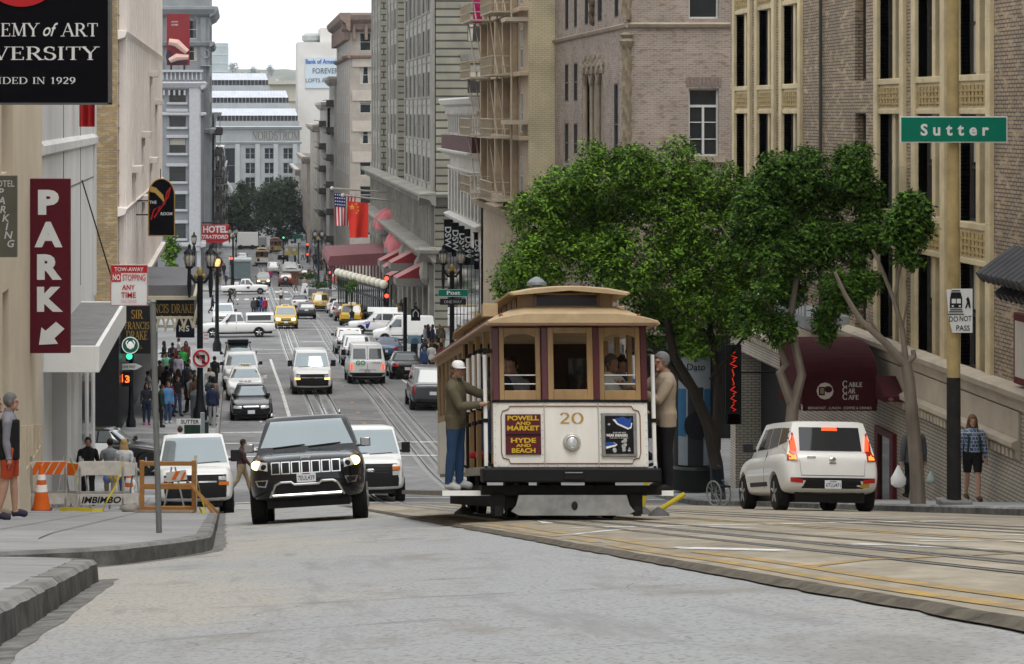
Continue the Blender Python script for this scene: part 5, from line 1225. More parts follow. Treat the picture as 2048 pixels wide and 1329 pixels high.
for k in range(7):
 x = (k - 3) * .163
 f = c.part('grille_slot', CHROME, 'f', [[(x-.073,.8),(x+.073,.8),(x+.073,1.0),(x-.073,1.0)]], .018, 2, 2)
 c.part('slot_opening', BLACK, 'f', [[(x-.056,.816),(x+.056,.816),(x+.056,.984),(x-.056,.984)]], .026, 2, 2, parent=f)
for a, b in ((c.sym('headlight', CLEARLENS, 'f', [(.62,.86),(.9,.92),(.9,1.04),(.62,1.0)], .02)),):
 for o_, sx in ((a, 1), (b, -1)):
  m_ = MB(); p = c.hit('f', sx*.8, .965); m_.ellipsoid(p + Vector((0,-.03,0)), (.085,.03,.075)); m_.build('lamp_bulb', HEAD_EM, o_)
  m_ = MB(); p = c.hit('f', sx*.68, .93); m_.ellipsoid(p + Vector((0,-.02,0)), (.05,.02,.045)); m_.build('lamp_projector', BLACK, o_)
c.part('lower_intake', BLACK, 'f', [[(-.52,.47),(.52,.47),(.44,.66),(-.44,.66)]], .01)
mb = MB(); pts = [(-.6,.44),(-.5,.63),(-.42,.665),(-.25,.665),(-.2,.625),(.2,.625),(.25,.665),(.42,.665),(.5,.63),(.6,.44)]
mb.tube([c.hit('f', x, z) + Vector((0,-.03,0)) for x, z in pts], .022, 6); mb.tube([c.hit('f', x, .46) + Vector((0,-.04,0)) for x in fr(-.56,.56,.2)], .026, 6); mb.build('bumper_trim', CHROME, c.root, smooth=50)
for a in c.sym('fog_lamp', CHROME, 'f', [(.66,.6),(.8,.62),(.84,.72),(.62,.72)], .015): pass
for a in c.sym('fog_lens', BLACK, 'f', [(.68,.625),(.78,.64),(.81,.705),(.65,.705)], .022): pass
c.part('bumper_lower', BLACK, 'f', [[(-.8,.38),(.8,.38),(.8,.44),(-.8,.44)]], .012, 8)
c.plate('f', .735, '7EUL439')
t = MB(); put_text(t, 'Jeep', 0, 1.035, 0, .055, .17, .02); y = c.hit('f', 0, 1.05).y; t.v = [(a, y - .02, z) for a, b, z in t.v]; t.build('badge', CHROME, c.root)
c.mirrors(-.6, 1.22, M('mirror_chrome', (.3,.3,.31), .2, .8, 0), .17, .15); wipers(c, 1.25)
mb = MB()
for sx in (-1, 1): mb.tube([(sx*.58,-.2,1.79),(sx*.58,-.1,1.84),(sx*.58,1.7,1.84),(sx*.58,1.85,1.78)], .02, 6)
mb.build('roof_rails', CHROME, c.root)
c.part('hood_lines', BLACK, 't', [[(-.56,-1.9),(-.55,-1.9),(-.62,-1.1),(-.63,-1.1)], [(.55,-1.9),(.56,-1.9),(.63,-1.1),(.62,-1.1)]], .003, 1, 6)
mb = MB(); mb.tube([(-.9,-.95,.42),(.9,-.95,.42)], .06, 6); mb.tube([(-.9,1.45,.42),(.9,1.45,.42)], .06, 6); mb.build('axle', BLACK, c.root)
PW = paint('white', (.74,.74,.72), .3, .8)
c = Car(4.1, 1.79, [(0,.36,.68,.6),(.08,.3,.8,.76),(.3,.26,.9,.85),(.9,.24,.98,.885),(1.4,.24,1.02,.89),(2.8,.24,1.06,.895),(3.6,.26,1.08,.9),(3.95,.34,1.06,.86),(4.06,.42,1.0,.8),(4.1,.5,.9,.74)],
  dict(z=1.04, H=1.61, y=(1.1,1.7,3.85,4.04), w=(.83,.66)), (.78,3.33), .33, 'box_hatchback', 'white boxy hatchback with lit tail lights parked by the right kerb', PW, .22)
soul = c; c.root['category'] = 'car'
glass_set(c, (.72,1.1,.6,1.52), None, [[(-.35,1.1),(.5,1.12),(.48,1.5),(-.1,1.48)], [(.56,1.12),(1.2,1.16),(1.16,1.5),(.54,1.5)], [(1.26,1.18),(1.72,1.24),(1.66,1.48),(1.22,1.5)]], GLASS)
c.part('rear_window', GLASS, 'b', [[(-.56,1.08),(.56,1.08),(.54,1.5),(-.54,1.5)]], .01, 8, 4)
c.part('high_brake_light', BRAKE_EM, 'b', [[(-.14,1.44),(.14,1.44),(.13,1.5),(-.13,1.5)]], .03, 3, 1)
c.part('tailgate_line', DKGREY, 'b', [[(-.57,.64),(-.565,.64),(-.6,1.05),(-.605,1.05)],[(.565,.64),(.57,.64),(.605,1.05),(.6,1.05)],[(-.57,.635),(.57,.635),(.57,.645),(-.57,.645)]], .004, 4, 3)
for a, b in (c.sym('tail_light', REDLENS, 'b', [(.62,.9),(.8,.9),(.74,1.4),(.655,1.4)], .025, 3, 6),):
 for o_, sx in ((a, 1), (b, -1)): c.part('lit_lens', BRAKE_EM, 'b', [[(sx*.65-.035,1.08),(sx*.65+.075*(1 if sx>0 else .5),1.08),(sx*.68+.03,1.34),(sx*.68-.03,1.34)]], .03, 2, 3, parent=o_); c.part('amber_lens', M('amber_lit', (1,.3,.05), .3, 0, 0, em=1.0), 'b', [[(sx*.71-.06,.92),(sx*.71+.06,.92),(sx*.71+.05,1.04),(sx*.71-.05,1.04)]], .03, 2, 2, parent=o_)
c.part('bumper_black', BLACK, 'b', [[(-.6,.33),(.6,.33),(.46,.6),(-.46,.6)]], .012, 8)
c.part('bumper_strip', BLACK, 'b', [[(-.74,.55),(.74,.55),(.74,.6),(-.74,.6)]], .012, 10, 1)
c.sym('rear_reflector', REDLENS, 'b', [(.54,.5),(.76,.52),(.76,.6),(.54,.57)], .02)
c.plate('b', .48, '6TLU471', .3, .15)
mb = MB(); y = c.hit('b', 0, .9).y; mb.ellipsoid((0, y + .015, .93), (.065,.015,.035), 14, 6); mb.box(-.06, y, .855, .06, y + .02, .875); mb.build('badge', CHROME, c.root)
mb = MB(); mb.box(.3, y + .005, .955, .46, y + .012, .975); mb.build('model_badge', CHROME, c.root)
c.part('sticker', M('yellow_sticker', (.5,.35,.05), .5), 'b', [[(-.66,.43),(-.5,.43),(-.5,.5),(-.66,.5)]], .013, 2, 1)
c.mirrors(-.55, 1.1, BLACK, .18, .16); c.both('side_moulding', BLACK, [(-.6,.42),(.75,.44),(.75,.52),(-.6,.5)]); c.both('door_line', DKGREY, [(.5,.4),(.512,.4),(.512,1.08),(.5,1.08)], .004, 1, 4)
c.sym('headlight', CLEARLENS, 'f', [(.45,.62),(.74,.66),(.74,.84),(.45,.76)]); c.part('grille', BLACK, 'f', [[(-.4,.42),(.4,.42),(.42,.56),(-.42,.56)]])
def van(name, label, pm, grille, front=True, lit=False, plate='1VAN234'):
 c = Car(5.7, 2.02, [(0,.5,.95,.78),(.06,.38,1.1,.9),(.25,.34,1.18,.97),(.8,.32,1.26,1.0),(1.4,.32,1.3,1.01),(4.6,.32,1.3,1.01),(5.4,.34,1.3,1.0),(5.65,.4,1.28,.96),(5.7,.5,1.2,.9)],
   dict(z=1.26, H=2.1, y=(.72,1.5,5.45,5.66), w=(.96,.78)), (.85,4.35), .37, name, label, pm, .26)
 c.root['category'] = 'van'
 glass_set(c, (.86,1.34,.72,2.0), None, [[(-1.75,1.34),(-1.05,1.36),(-1.05,1.92),(-1.45,1.92)], [(-.85,1.36),(.3,1.36),(.3,1.9),(-.85,1.9)], [(.45,1.36),(1.5,1.36),(1.5,1.9),(.45,1.9)], [(1.65,1.36),(2.5,1.36),(2.45,1.9),(1.65,1.9)]])
 for sx in (-1, 1): c.part('rear_window', CARGLASS, 'b', [[(sx*.42-.34,1.34),(sx*.42+.34,1.34),(sx*.42+.31,1.88),(sx*.42-.31,1.88)]], .01, 3, 2)
 c.part('grille', BLACK, 'f', [[(-.95,.70),(.95,.70),(.95,1.03),(-.95,1.03)]] if grille == 'split' else [[(-.9,.70),(.9,.70),(.9,1.08),(-.9,1.08)]], .014, 12)
 if grille == 'split':
  for a, b in (c.sym('headlight', CLEARLENS, 'f', [(.6,.88),(.8,.88),(.8,.98),(.6,.98)], .03),):
   if lit:
    for o_ in (a, b): pass
  c.sym('turn_lamp', AMBER_EM if lit else AMBERLENS, 'f', [(.6,.76),(.86,.76),(.86,.85),(.6,.85)], .03)
  c.part('grille_bar', CHROME, 'f', [[(-.55,.83),(.55,.83),(.55,.87),(-.55,.87)]], .022, 6, 1)
  mb = MB(); y = c.hit('f', 0, .85).y; mb.box(-.1, y-.035, .83, .1, y-.02, .87); mb.box(-.05, y-.035, .82, .05, y-.02, .885); mb.build('badge', M('gold_badge', (.5,.35,.1), .3, .8, 0), c.root)
 else:
  for z in (.82, .9, .98): c.part('grille_bar', DKGREY, 'f', [[(-.52,z),(.52,z),(.52,z+.035),(-.52,z+.035)]], .024, 6, 1)
  c.sym('headlight', CLEARLENS, 'f', [(.62,.76),(.8,.76),(.8,.88),(.62,.88)], .03); c.sym('turn_lamp', AMBERLENS, 'f', [(.62,.9),(.84,.9),(.84,1.0),(.62,1.0)], .03)
  mb = MB(); y = c.hit('f', 0, .9).y; mb.ellipsoid((0, y - .04, .9), (.12,.015,.05), 14, 6); mb.build('badge', CHROME, c.root)
 c.part('front_bumper', BLACK, 'f', [[(-.96,.35),(.96,.35),(.96,.7),(-.96,.7)]], .05, 10)
 c.part('rear_bumper', BLACK, 'b', [[(-.94,.42),(.94,.42),(.94,.62),(-.94,.62)]], .06, 10)
 for sx in (-1, 1): c.part('tail_light', REDLENS, 'b', [[(sx*.83-.06,.78),(sx*.83+.06,.78),(sx*.83+.05,1.08),(sx*.83-.05,1.08)]], .02, 2, 3)
 c.part('door_line', DKGREY, 'b', [[(-.01,.65),(.01,.65),(.01,2.0),(-.01,2.0)]], .004, 1, 6)
 c.plate('f', .56, plate); c.plate('b', .72, '8VAN51')
 c.mirrors(-1.7, 1.4, BLACK, .24, .3); wipers(c, 1.33, None, .7)
 return c
PWV = paint('van_white', (.72,.72,.71), .35, .5)
vanA = van('white_van', 'white van with split black grille parked behind the wooden barricade', PWV, 'split', plate='11ABP4')
vanB = van('white_van', 'white van with broad black grille following the black off-road wagon', PWV, 'bars', plate='45Z0927')
def sedan(name, label, pm, H=1.46, lit=False, cat='car', L=4.9, taxi=False):
 c = Car(L, 1.88, [(0,.36,.62,.6),(.07,.28,.7,.76),(.3,.24,.78,.87),(1.1,.22,.9,.93),(1.5,.22,.95,.94),(L-1.5,.22,.98,.94),(L-.8,.24,1.0,.93),(L-.15,.32,.96,.86),(L,.42,.86,.74)],
   dict(z=.95, H=H, y=(1.4,2.25,L-1.65,L-.85), w=(.85,.6)), (.95,L-1.05), .33, name, label, pm, .21)
 c.root['category'] = cat; h = H
 glass_set(c, (.72,1.02,.52,h-.08), (.68,1.04,.5,h-.08), [[(-.75+ (4.9-L)/2,1.0),(.12,1.0),(.1,h-.09),(-.3,h-.1)], [(.18,1.0),(1.2,1.02),(.9,h-.12),(.16,h-.09)]])
 c.part('grille', BLACK, 'f', [[(-.3,.48),(.3,.48),(.3,.66),(-.3,.66)]], .012); c.part('grille_frame', CHROME, 'f', [[(-.32,.645),(.32,.645),(.32,.675),(-.32,.675)]], .02, 4, 1)
 c.sym('headlight', HEADD if lit else CLEARLENS, 'f', [(.42,.56),(.78,.58),(.76,.7),(.42,.68)], .014)
 c.part('front_bumper', BLACK, 'f', [[(-.7,.3),(.7,.3),(.74,.4),(-.74,.4)]], .012, 8, 2)
 c.sym('tail_light', REDLENS, 'b', [(.48,.72),(.84,.72),(.82,.9),(.5,.9)], .014); c.part('rear_bumper', DKGREY, 'b', [[(-.74,.36),(.74,.36),(.74,.46),(-.74,.46)]], .012, 8, 1)
 c.plate('f', .42); c.plate('b', .62); c.mirrors(-.85, 1.0, pm, .17, .14)
 return c
def wagon(name, label, pm, H=1.8, L=4.7, W=1.86, nose=1.05, cat='car', lit=False, wind=1.2, rackm=None, chrome=True, rear=None):
 c = Car(L, W, [(0,.46,.82,.62),(.07,.38,.94,.78),(.28,.34,nose-.05,.88),(.9,.32,nose,.92),(1.4,.32,nose+.05,W/2),(L-1,.32,nose+.07,W/2),(L-.25,.36,nose+.06,W/2-.03),(L-.05,.42,nose,W/2-.08),(L,.5,nose-.12,W/2-.16)],
   dict(z=nose+.03, H=H, y=(wind,wind+.75,L-.5,L-.06), w=(W/2-.07,W/2-.22)), (.9,L-.95), .36, name, label, pm, .23)
 c.root['category'] = cat; zb = nose + .1; zt = H - .1; o = L/2
 glass_set(c, (W/2-.19,zb,W/2-.32,zt), (W/2-.22,zb,W/2-.34,zt), [[(wind+.75-o,zb),(wind+1.35-o,zb),(wind+1.35-o,zt-.02),(wind+1.05-o,zt-.04)], [(wind+1.42-o,zb),(wind+2.2-o,zb),(wind+2.2-o,zt-.02),(wind+1.42-o,zt-.02)], [(wind+2.28-o,zb+.02),(L-.42-o,zb+.05),(L-.6-o,zt-.05),(wind+2.28-o,zt-.02)]])
 c.part('grille', BLACK, 'f', [[(-.36,.66),(.36,.66),(.38,.86),(-.38,.86)]], .012);
 if chrome: c.part('grille_bar', CHROME, 'f', [[(-.37,.74),(.37,.74),(.37,.78),(-.37,.78)]], .02, 4, 1)
 c.sym('headlight', HEADD if lit else CLEARLENS, 'f', [(.46,.7),(.78,.72),(.76,.9),(.46,.86)], .014)
 c.part('front_bumper', DKGREY, 'f', [[(-.76,.42),(.76,.42),(.76,.54),(-.76,.54)]], .014, 8, 2)
 c.sym('tail_light', REDLENS, 'b', [(W/2-.2,.82),(W/2-.07,.82),(W/2-.1,1.2),(W/2-.2,1.2)], .016, 2, 3); c.part('rear_bumper', DKGREY, 'b', [[(-.8,.44),(.8,.44),(.8,.58),(-.8,.58)]], .02, 8, 2)
 c.plate('f', .56); c.plate('b', .82); c.mirrors(wind + .75 - o, nose + .12, BLACK, .18, .17)
 return c
def add_taxi_sign(c, z, txt='TAXI', y=0.2):
 mb = MB(); mb.prism([(-.34,z),(.34,z),(.3,z+.16),(-.3,z+.16)], y-.08, y+.08); s_ = mb.build('roof_sign', M('taxi_sign', (.7,.68,.55), .4, 0, .03), c.root, bevel=.01)
 t = MB(); put_text(t, txt, 0, z+.035, y-.085, .09, .4, .02); t.build('roof_sign_lettering', BLACK, s_)
def strobe(c, z, y=.3):
 mb = MB(); mb.box(-.55, y-.12, z, .55, y+.12, z+.12); mb.build('light_bar', M('light_bar', (.1,.1,.12), .2), c.root, bevel=.02)
PBK = paint('black', (.008,.008,.009), .22, 1); PYE = paint('taxi_yellow', (.58,.36,.02), .35, .6); PSI = paint('silver', (.33,.34,.35), .3, .8, .5); PGR = paint('graphite', (.06,.062,.066), .3, .9, .3)
PTA = paint('tan', (.27,.20,.12), .35, .7, .3); PDR = paint('dark_red', (.14,.02,.02), .3, .8); PBL = paint('steel_blue', (.06,.10,.18), .3, .8, .3); PWG = paint('pearl_white', (.66,.66,.65), .3, .8)
def put(c, px, Y, rz=0, X=None, back=False):
 """place so that the near end of the car sits at distance Y (to the axle mid for side views)"""
 x = PX(px, Y) if X is None else X; yy = Y + (c.L/2 if abs(math.sin(rz)) < .5 else 0)
 r = c.root if isinstance(c, Car) else c
 r.location = (x, yy, tw(x, yy) - .01); s = slope(yy)
 cs = gz(x + .7, yy) - gz(x - .7, yy)
 roll = math.atan(cs / 1.4)
 E = Matrix.Rotation(s, 4, 'X') @ Matrix.Rotation(-roll, 4, 'Y') @ Matrix.Rotation(rz, 4, 'Z')
 r.rotation_euler = E.to_euler()
 return r
def again(c, label, px, Y, rz=0, recol=None, group=None):
 """a copy of a built vehicle"""
 r = dup(c.root, (0,0,0), 0, label, group, recol)
 x = PX(px, Y); yy = Y + (c.L/2 if abs(math.sin(rz)) < .5 else 0)
 r.location = (x, yy, tw(x, yy) - .01); s = slope(yy)
 roll = math.atan((gz(x + .7, yy) - gz(x - .7, yy)) / 1.4)
 r.rotation_euler = (Matrix.Rotation(s, 4, 'X') @ Matrix.Rotation(-roll, 4, 'Y') @ Matrix.Rotation(rz, 4, 'Z')).to_euler()
 return r
PI = math.pi
put(jeep, 634, 40.3, R(-3)); put(soul, 1662, 44.6, PI + R(1.5)); put(vanA, 384, 63.5, R(2)); put(vanB, 742, 69.5, 0)
lim = sedan('black_sedan', 'shiny black sedan first of the row parked along the left kerb', PBK, 1.46, L=5.1); put(lim, 503, 108, 0)
tx = sedan('white_taxi', 'white and red taxi sedan behind the parked black sedan', PWG, 1.5, cat='taxi'); add_taxi_sign(tx, 1.5); put(tx, 491, 119.5, 0)
tx.both('door_panel_red', PDR, [(-.7,.4),(1.3,.4),(1.3,.9),(-.7,.9)], .006); t_ = MB(); put_text(t_, '945', 0, .84, 0, .12, .6, .02, .1); t_.v = [(a, (tx.hit('t', a, -1.6 + (c_-.84)*3.0) or Vector((0,0,.9))).y if False else -1.7 + (c_-.84)*3, 0) for a, b, c_ in t_.v]
t_.v = [(a, b, tx.hit('t', a, b).z + .012) for a, b, c_ in t_.v]; t_.build('taxi_number', REDLENS, tx.root)
w1 = wagon('white_wagon', 'white sport utility wagon third in the left parked row', PWG, 1.85, 4.9, 1.95, 1.12); put(w1, 483, 127, 0)
w2 = wagon('dark_wagon', 'dark wagon with a roof rack box at the far end of the left parked row', PGR, 1.8, 4.6, 1.86, 1.06); put(w2, 477, 141, 0)
mb = MB(); mb.box(-.6,-.6,1.84,.6,1.0,2.0);
for y in (-.4,.8): mb.tube([(-.75,y,1.8),(.75,y,1.8)], .03, 5)
mb.build('roof_rack', BLACK, w2.root, bevel=.02)
again(w1, 'white wagon waiting at the crossing on the far left', 447, 206, 0)
vC = again(vanA, 'white van with glowing amber turn lamps driving up on the cable track', 625, 123, 0)
for ch in vC.children:
 if ch.name.startswith('turn_lamp'): ch.material_slots[0].link = 'OBJECT'; ch.material_slots[0].material = AMBER_EM
def pickup(name, label, pm, shell):
 c = Car(5.7, 1.95, [(0,.5,.9,.7),(.07,.42,1.02,.86),(.3,.38,1.1,.94),(1.0,.36,1.14,.97),(1.5,.36,1.16,.975),(3.4,.36,1.16,.975),(5.4,.4,1.12,.97),(5.62,.46,1.08,.94),(5.7,.54,1.0,.9)],
   dict(z=1.14, H=1.86, y=(1.4,2.15,3.2,3.5), w=(.88,.7)), (.95,4.45), .38, name, label, pm, .25)
 c.root['category'] = 'pickup truck'; o = 2.85
 glass_set(c, (.76,1.22,.62,1.76), (.7,1.24,.6,1.7), [[(-.95,1.22),(-.15,1.22),(-.15,1.76),(-.5,1.75)], [(-.05,1.24),(.45,1.26),(.36,1.72),(-.05,1.74)]])
 if shell:
  mb = MB(); mb.loft([[(sx*.9, y, z) for sx, z in ((-1,1.12),(-.98,1.7),(-.86,1.84),(.86,1.84),(.98,1.7),(1,1.12))] for y in (.62, 2.74)]); mb.build('camper_shell', pm, c.root, bevel=.05)
  for sx in (-1,1): mb = MB(); mb.box(sx*.895,.75,1.3,sx*.905,2.5,1.68); mb.build('shell_window', CARGLASS, c.root)
 else:
  mb = MB(); mb.box(-.75,.75,1.1,.75,2.7,1.16); mb.build('bed_floor', BLACK, c.root); mb = MB(); mb.box(-.85,.66,1.1,.85,1.2,1.5); mb.build('tool_box', pm, c.root, bevel=.04)
 c.sym('headlight', CLEARLENS, 'f', [(.56,.78),(.86,.8),(.84,.98),(.56,.95)], .014); c.part('grille', BLACK, 'f', [[(-.5,.7),(.5,.7),(.5,.96),(-.5,.96)]]); c.part('front_bumper', CHROME, 'f', [[(-.84,.46),(.84,.46),(.84,.62),(-.84,.62)]], .03, 8, 2)
 for sx in (-1,1): c.part('tail_light', REDLENS, 'b', [[(sx*.87-.05,.8),(sx*.87+.05,.8),(sx*.87+.05,1.06),(sx*.87-.05,1.06)]], .015, 2, 2)
 c.part('rear_bumper', CHROME, 'b', [[(-.86,.5),(.86,.5),(.86,.64),(-.86,.64)]], .03, 8, 2); c.mirrors(-.8, 1.2, BLACK, .16, .2)
 c.both('door_line', DKGREY, [(-.12,.5),(-.1,.5),(-.1,1.2),(-.12,1.2)], .004, 1, 4)
 return c
pk = pickup('camper_pickup', 'white pickup with a windowed camper shell crossing the street at left', PWG, True); put(pk, 476, 190, R(-90))
pk2 = pickup('white_pickup', 'white pickup with open bed and round door emblem crossing at the square', PWV, False); put(pk2, 489, 302, R(90))
for sx in (-1, 1):
 mb = MB(); mb.ellipsoid((sx*1.0,-.45,.86),(.02,.2,.14),12,6); mb.build('door_emblem', PDR, pk2.root)
yt = wagon('yellow_taxi', 'yellow minivan taxi with lit headlights coming up the track', PYE, 1.75, 4.8, 1.95, 1.02, 'taxi', True, 1.0); add_taxi_sign(yt, 1.75); put(yt, 572, 200, 0)
again(yt, 'yellow minivan taxi seen from behind in the middle of the street', 641, 246, PI)
again(yt, 'yellow taxi wagon seen from behind at the front of the right taxi queue', 707, 206, PI - R(6))
hd = wagon('dark_hatchback', 'dark grey hatchback seen from behind beside the yellow minivan taxi', PGR, 1.5, 4.2, 1.78, .95, wind=1.1); put(hd, 613, 222, PI)
again(hd, 'brown hatchback in the right taxi queue behind the yellow one', 690, 216, PI, {'paint_graphite': paint('brown', (.11,.06,.045), .3, .8)})
again(tx, 'white and red taxi in the right queue by the terrace', 681, 227, PI)
tq = again(tx, 'white and maroon taxi at the far end of the right queue', 673, 240, PI)
cv = sedan('white_convertible', 'white convertible with dark soft top seen from behind ahead of the grey hatchback', PWG, 1.36, L=4.6); put(cv, 601, 252, PI)
for ch in cv.root.children:
 if ch.name.startswith('cabin'): ch.data.materials[0] = M('soft_top', (.04,.04,.045), .8)
tn = wagon('tan_wagon', 'tan sport utility wagon with lit headlights on the far track', PTA, 1.8, 4.7, 1.9, 1.1, lit=True); put(tn, 527, 326, 0)
jr = wagon('red_jeep', 'open dark red utility car with a spare wheel on its back by the square', PDR, 1.75, 4.2, 1.85, 1.15); put(jr, 571, 326, PI)
mb = MB(); y = 2.1 + .1; mb.loft([[(r*math.cos(a), y + q, 1.0 + r*math.sin(a)) for a in fr(0, 6.1, .35)] for r, q in ((.2,.16),(.36,.16),(.38,.08),(.36,-.06))]); mb.build('spare_wheel', RUBBER, jr.root, smooth=35)
mb = MB(); mb.ellipsoid((0,y+.17,1.0),(.2,.03,.2)); mb.build('spare_rim', RIMM, jr.root)
for sx in (-.55,-.25): mb = MB(); mb.ellipsoid((sx,y,1.05),(.13,.1,.2)); mb.build('luggage', M('orange_bag', (.6,.1,.02), .7), jr.root)
sm = wagon('silver_minivan', 'silver minivan with lit high brake light seen from behind on the right track', PSI, 1.75, 4.9, 1.95, 1.04, wind=1.0); put(sm, 699, 166, PI)
sm.part('high_brake_light', BRAKE_EM, 'b', [[(-.12,1.64),(.12,1.64),(.12,1.69),(-.12,1.69)]], .03, 2, 1)
again(w1, 'pale silver wagon half hidden behind the lettered cargo van', 715, 151, PI, {'paint_pearl_white': PSI})
vG = again(vanB, 'white cargo van with green GO lettering seen from behind on the right track', 735, 131.5, PI)
for ch in vG.children:
 if ch.name.startswith('tail_light'): ch.material_slots[0].link = 'OBJECT'; ch.material_slots[0].material = BRAKE_EM
GRN = M('green_lettering', (.03,.28,.1), .6, 0, 0)
t_ = MB(); put_text(t_, 'GO', 0, 1.02, 0, .24, .5, .03); t_.v = [(.36 - a, 2.885, z) for a, b, z in t_.v]; t_.build('green_lettering', GRN, vG)
t_ = MB(); put_text(t_, 'LORRIE S', 0, 1.1, 0, .1, .55, .01); t_.v = [(-.5 - a, 2.885, z) for a, b, z in t_.v]; put_text(t_, '415.555.0000'[:0] or 'AIRPORT SHUTTLE', 0, 0, 0, .07, .9, .01); k_ = [i for i, p in enumerate(t_.v) if p[1] == 0]
for i in k_: a, b, z = t_.v[i]; t_.v[i] = (.0 - a, 2.885, .74 + z)
t_.build('grey_lettering', GREYL, vG)
again(lim, 'black sedan with red tail lights seen from behind near the right kerb', 815, 136, PI)
bc = sedan('blue_car', 'steel blue car half hidden between the cargo van and the black sedan', PBL, 1.42, L=4.6); put(bc, 781, 158, PI - R(8))
ds = wagon('dark_suv', 'dark sport utility vehicle parked at the right kerb beside the cable car', PGR, 1.95, 5.0, 2.0, 1.2); put(ds, 866, 113, PI)
pw = wagon('white_patrol_wagon', 'white wagon with blue door and red stripe turning in from the right', PWG, 1.75, 4.8, 1.9, 1.05); put(pw, 758, 193, R(-90))
pw.both('door_panel_blue', M('police_blue', (.02,.04,.22), .4), [(-1.6,.5),(-.9,.5),(-.7,.98),(-1.7,.98)], .006); pw.both('red_stripe', PDR, [(-1.7,.99),(2.2,.99),(2.2,1.04),(-1.7,1.04)], .007)
mb = MB(); mb.prism([(-.2,1.75),(.2,1.75),(.15,2.1),(-.15,2.1)], -.9, 1.4); rs = mb.build('roof_advert', WHITE, pw.root, bevel=.02)
tc = Car(4.6, 1.8, [(0,.4,.75,.6),(.07,.32,.86,.76),(.3,.28,.95,.86),(.8,.26,1.05,.89),(1.3,.26,1.1,.9),(4.2,.28,1.12,.9),(4.52,.36,1.1,.86),(4.6,.46,1.0,.8)], dict(z=1.1, H=2.0, y=(.75,1.6,4.4,4.56), w=(.86,.72)), (.85,3.75), .34, 'compact_cargo_van', 'small white high roofed delivery van crossing from the right', PWV, .22)
tc.root['category'] = 'van'; glass_set(tc, (.74,1.18,.6,1.8), (.6,1.2,.55,1.8), [[(-1.15,1.15),(-.25,1.2),(-.25,1.75),(-.65,1.75)]]); tc.sym('headlight', CLEARLENS, 'f', [(.45,.7),(.76,.74),(.72,.95),(.5,.86)]); tc.part('grille', BLACK, 'f', [[(-.4,.5),(.4,.5),(.4,.62),(-.4,.62)]]); tc.mirrors(-1.05,1.15,BLACK,.16,.2)
tc.both('door_line', DKGREY, [(-.2,.5),(-.18,.5),(-.18,1.15),(-.2,1.15)], .004, 1, 4); tc.sym('tail_light', REDLENS, 'b', [(.66,.9),(.78,.9),(.76,1.4),(.66,1.4)]); tc.both('side_moulding', DKGREY, [(-1.0,.55),(1.0,.57),(1.0,.63),(-1.0,.61)])
put(tc, 808, 183, R(-90))
pc = again(lim, 'black and white patrol sedan entering the crossing from the left', 250, 86, R(80))
pc.location.x = -4.6; pc.location.z = tw(-4.6, 86) + .12
mb = MB(); mb.box(.93,-.4,.35,.955,.9,.98); mb.box(.8,-.3,1.0,.86,.75,1.38); mb.build('white_door', PWG, pc); mb = MB(); mb.box(-.955,-.4,.35,-.93,.9,.98); mb.build('white_door', PWG, pc)
fv = again(w1, 'white boxy wagon far down the street beside the parade trolley', 546, 372, PI)
again(hd, 'dark red car far down on the right by the crowd', 612, 352, PI, {'paint_graphite': PDR})
again(w1, 'silver wagon far down on the right next to the planters', 592, 362, PI, {'paint_pearl_white': PSI})
again(hd, 'white hatchback far down on the left near the glass kiosk', 484, 430, 0, {'paint_graphite': PWG})
again(lim, 'dark sedan far away under the street trees', 566, 440, PI)
again(lim, 'silver sedan far away at the left kerb', 478, 405, 0, {'paint_black': PSI})
bus = thing('white_truck', 'long white box truck far away in front of the dark trees', 'truck', (PX(507, 500), 500, gz(PX(507, 500), 500)))
mb = MB(); mb.box(-3.4,0,.7,.9,2.4,3.4); mb.build('box_body', PWV, bus, bevel=.05); mb = MB(); mb.box(-3.2,.1,.2,1.2,2.3,.7); mb.build('chassis', BLACK, bus)
mb = MB(); mb.box(.95,.1,.6,2.6,2.3,2.6); mb.build('driver_cab', PSI, bus, bevel=.15)
for x in (-2.6,-.2,1.9): mb = MB(); mb.cyl((x,-.05,.45),(x,.3,.45),.45,16); mb.build('wheel', RUBBER, bus)
# ================================================================ CABLE CAR (local: front at y=0 facing -Y, z=0 on the rails)
MAR = M('car_maroon', (.085,.018,.026), .45, 0, .12, 3, coat=.3); TAN = M('car_tan_wood', (.32,.205,.095), .5, 0, .2, 6, .1, coat=.2, stretch=(1,1,.3)); TANR = M('car_roof_tan', (.40,.30,.18), .7, 0, .2, 2.5, .15)
CWH = M('car_cream_white', (.72,.70,.655), .4, 0, .1, 3.5, coat=.3, var2=.08, stretch=(1,1,.3)); WOODB = M('varnished_wood', (.16,.075,.025), .4, 0, .25, 5, coat=.3)
CGOLD = M('car_gold', (.42,.25,.06), .5, .2, .1); PIN = M('pinstripe', (.22,.11,.05), .6, 0, .1); SIGNY = M('sign_yellow', (.55,.36,.03), .6, 0, .05)
GREYST = M('worn_grey_steel', (.24,.24,.235), .6, .2, .3, 4); DARKST = M('dark_running_gear', (.012,.012,.012), .7, .1, .3, 8)
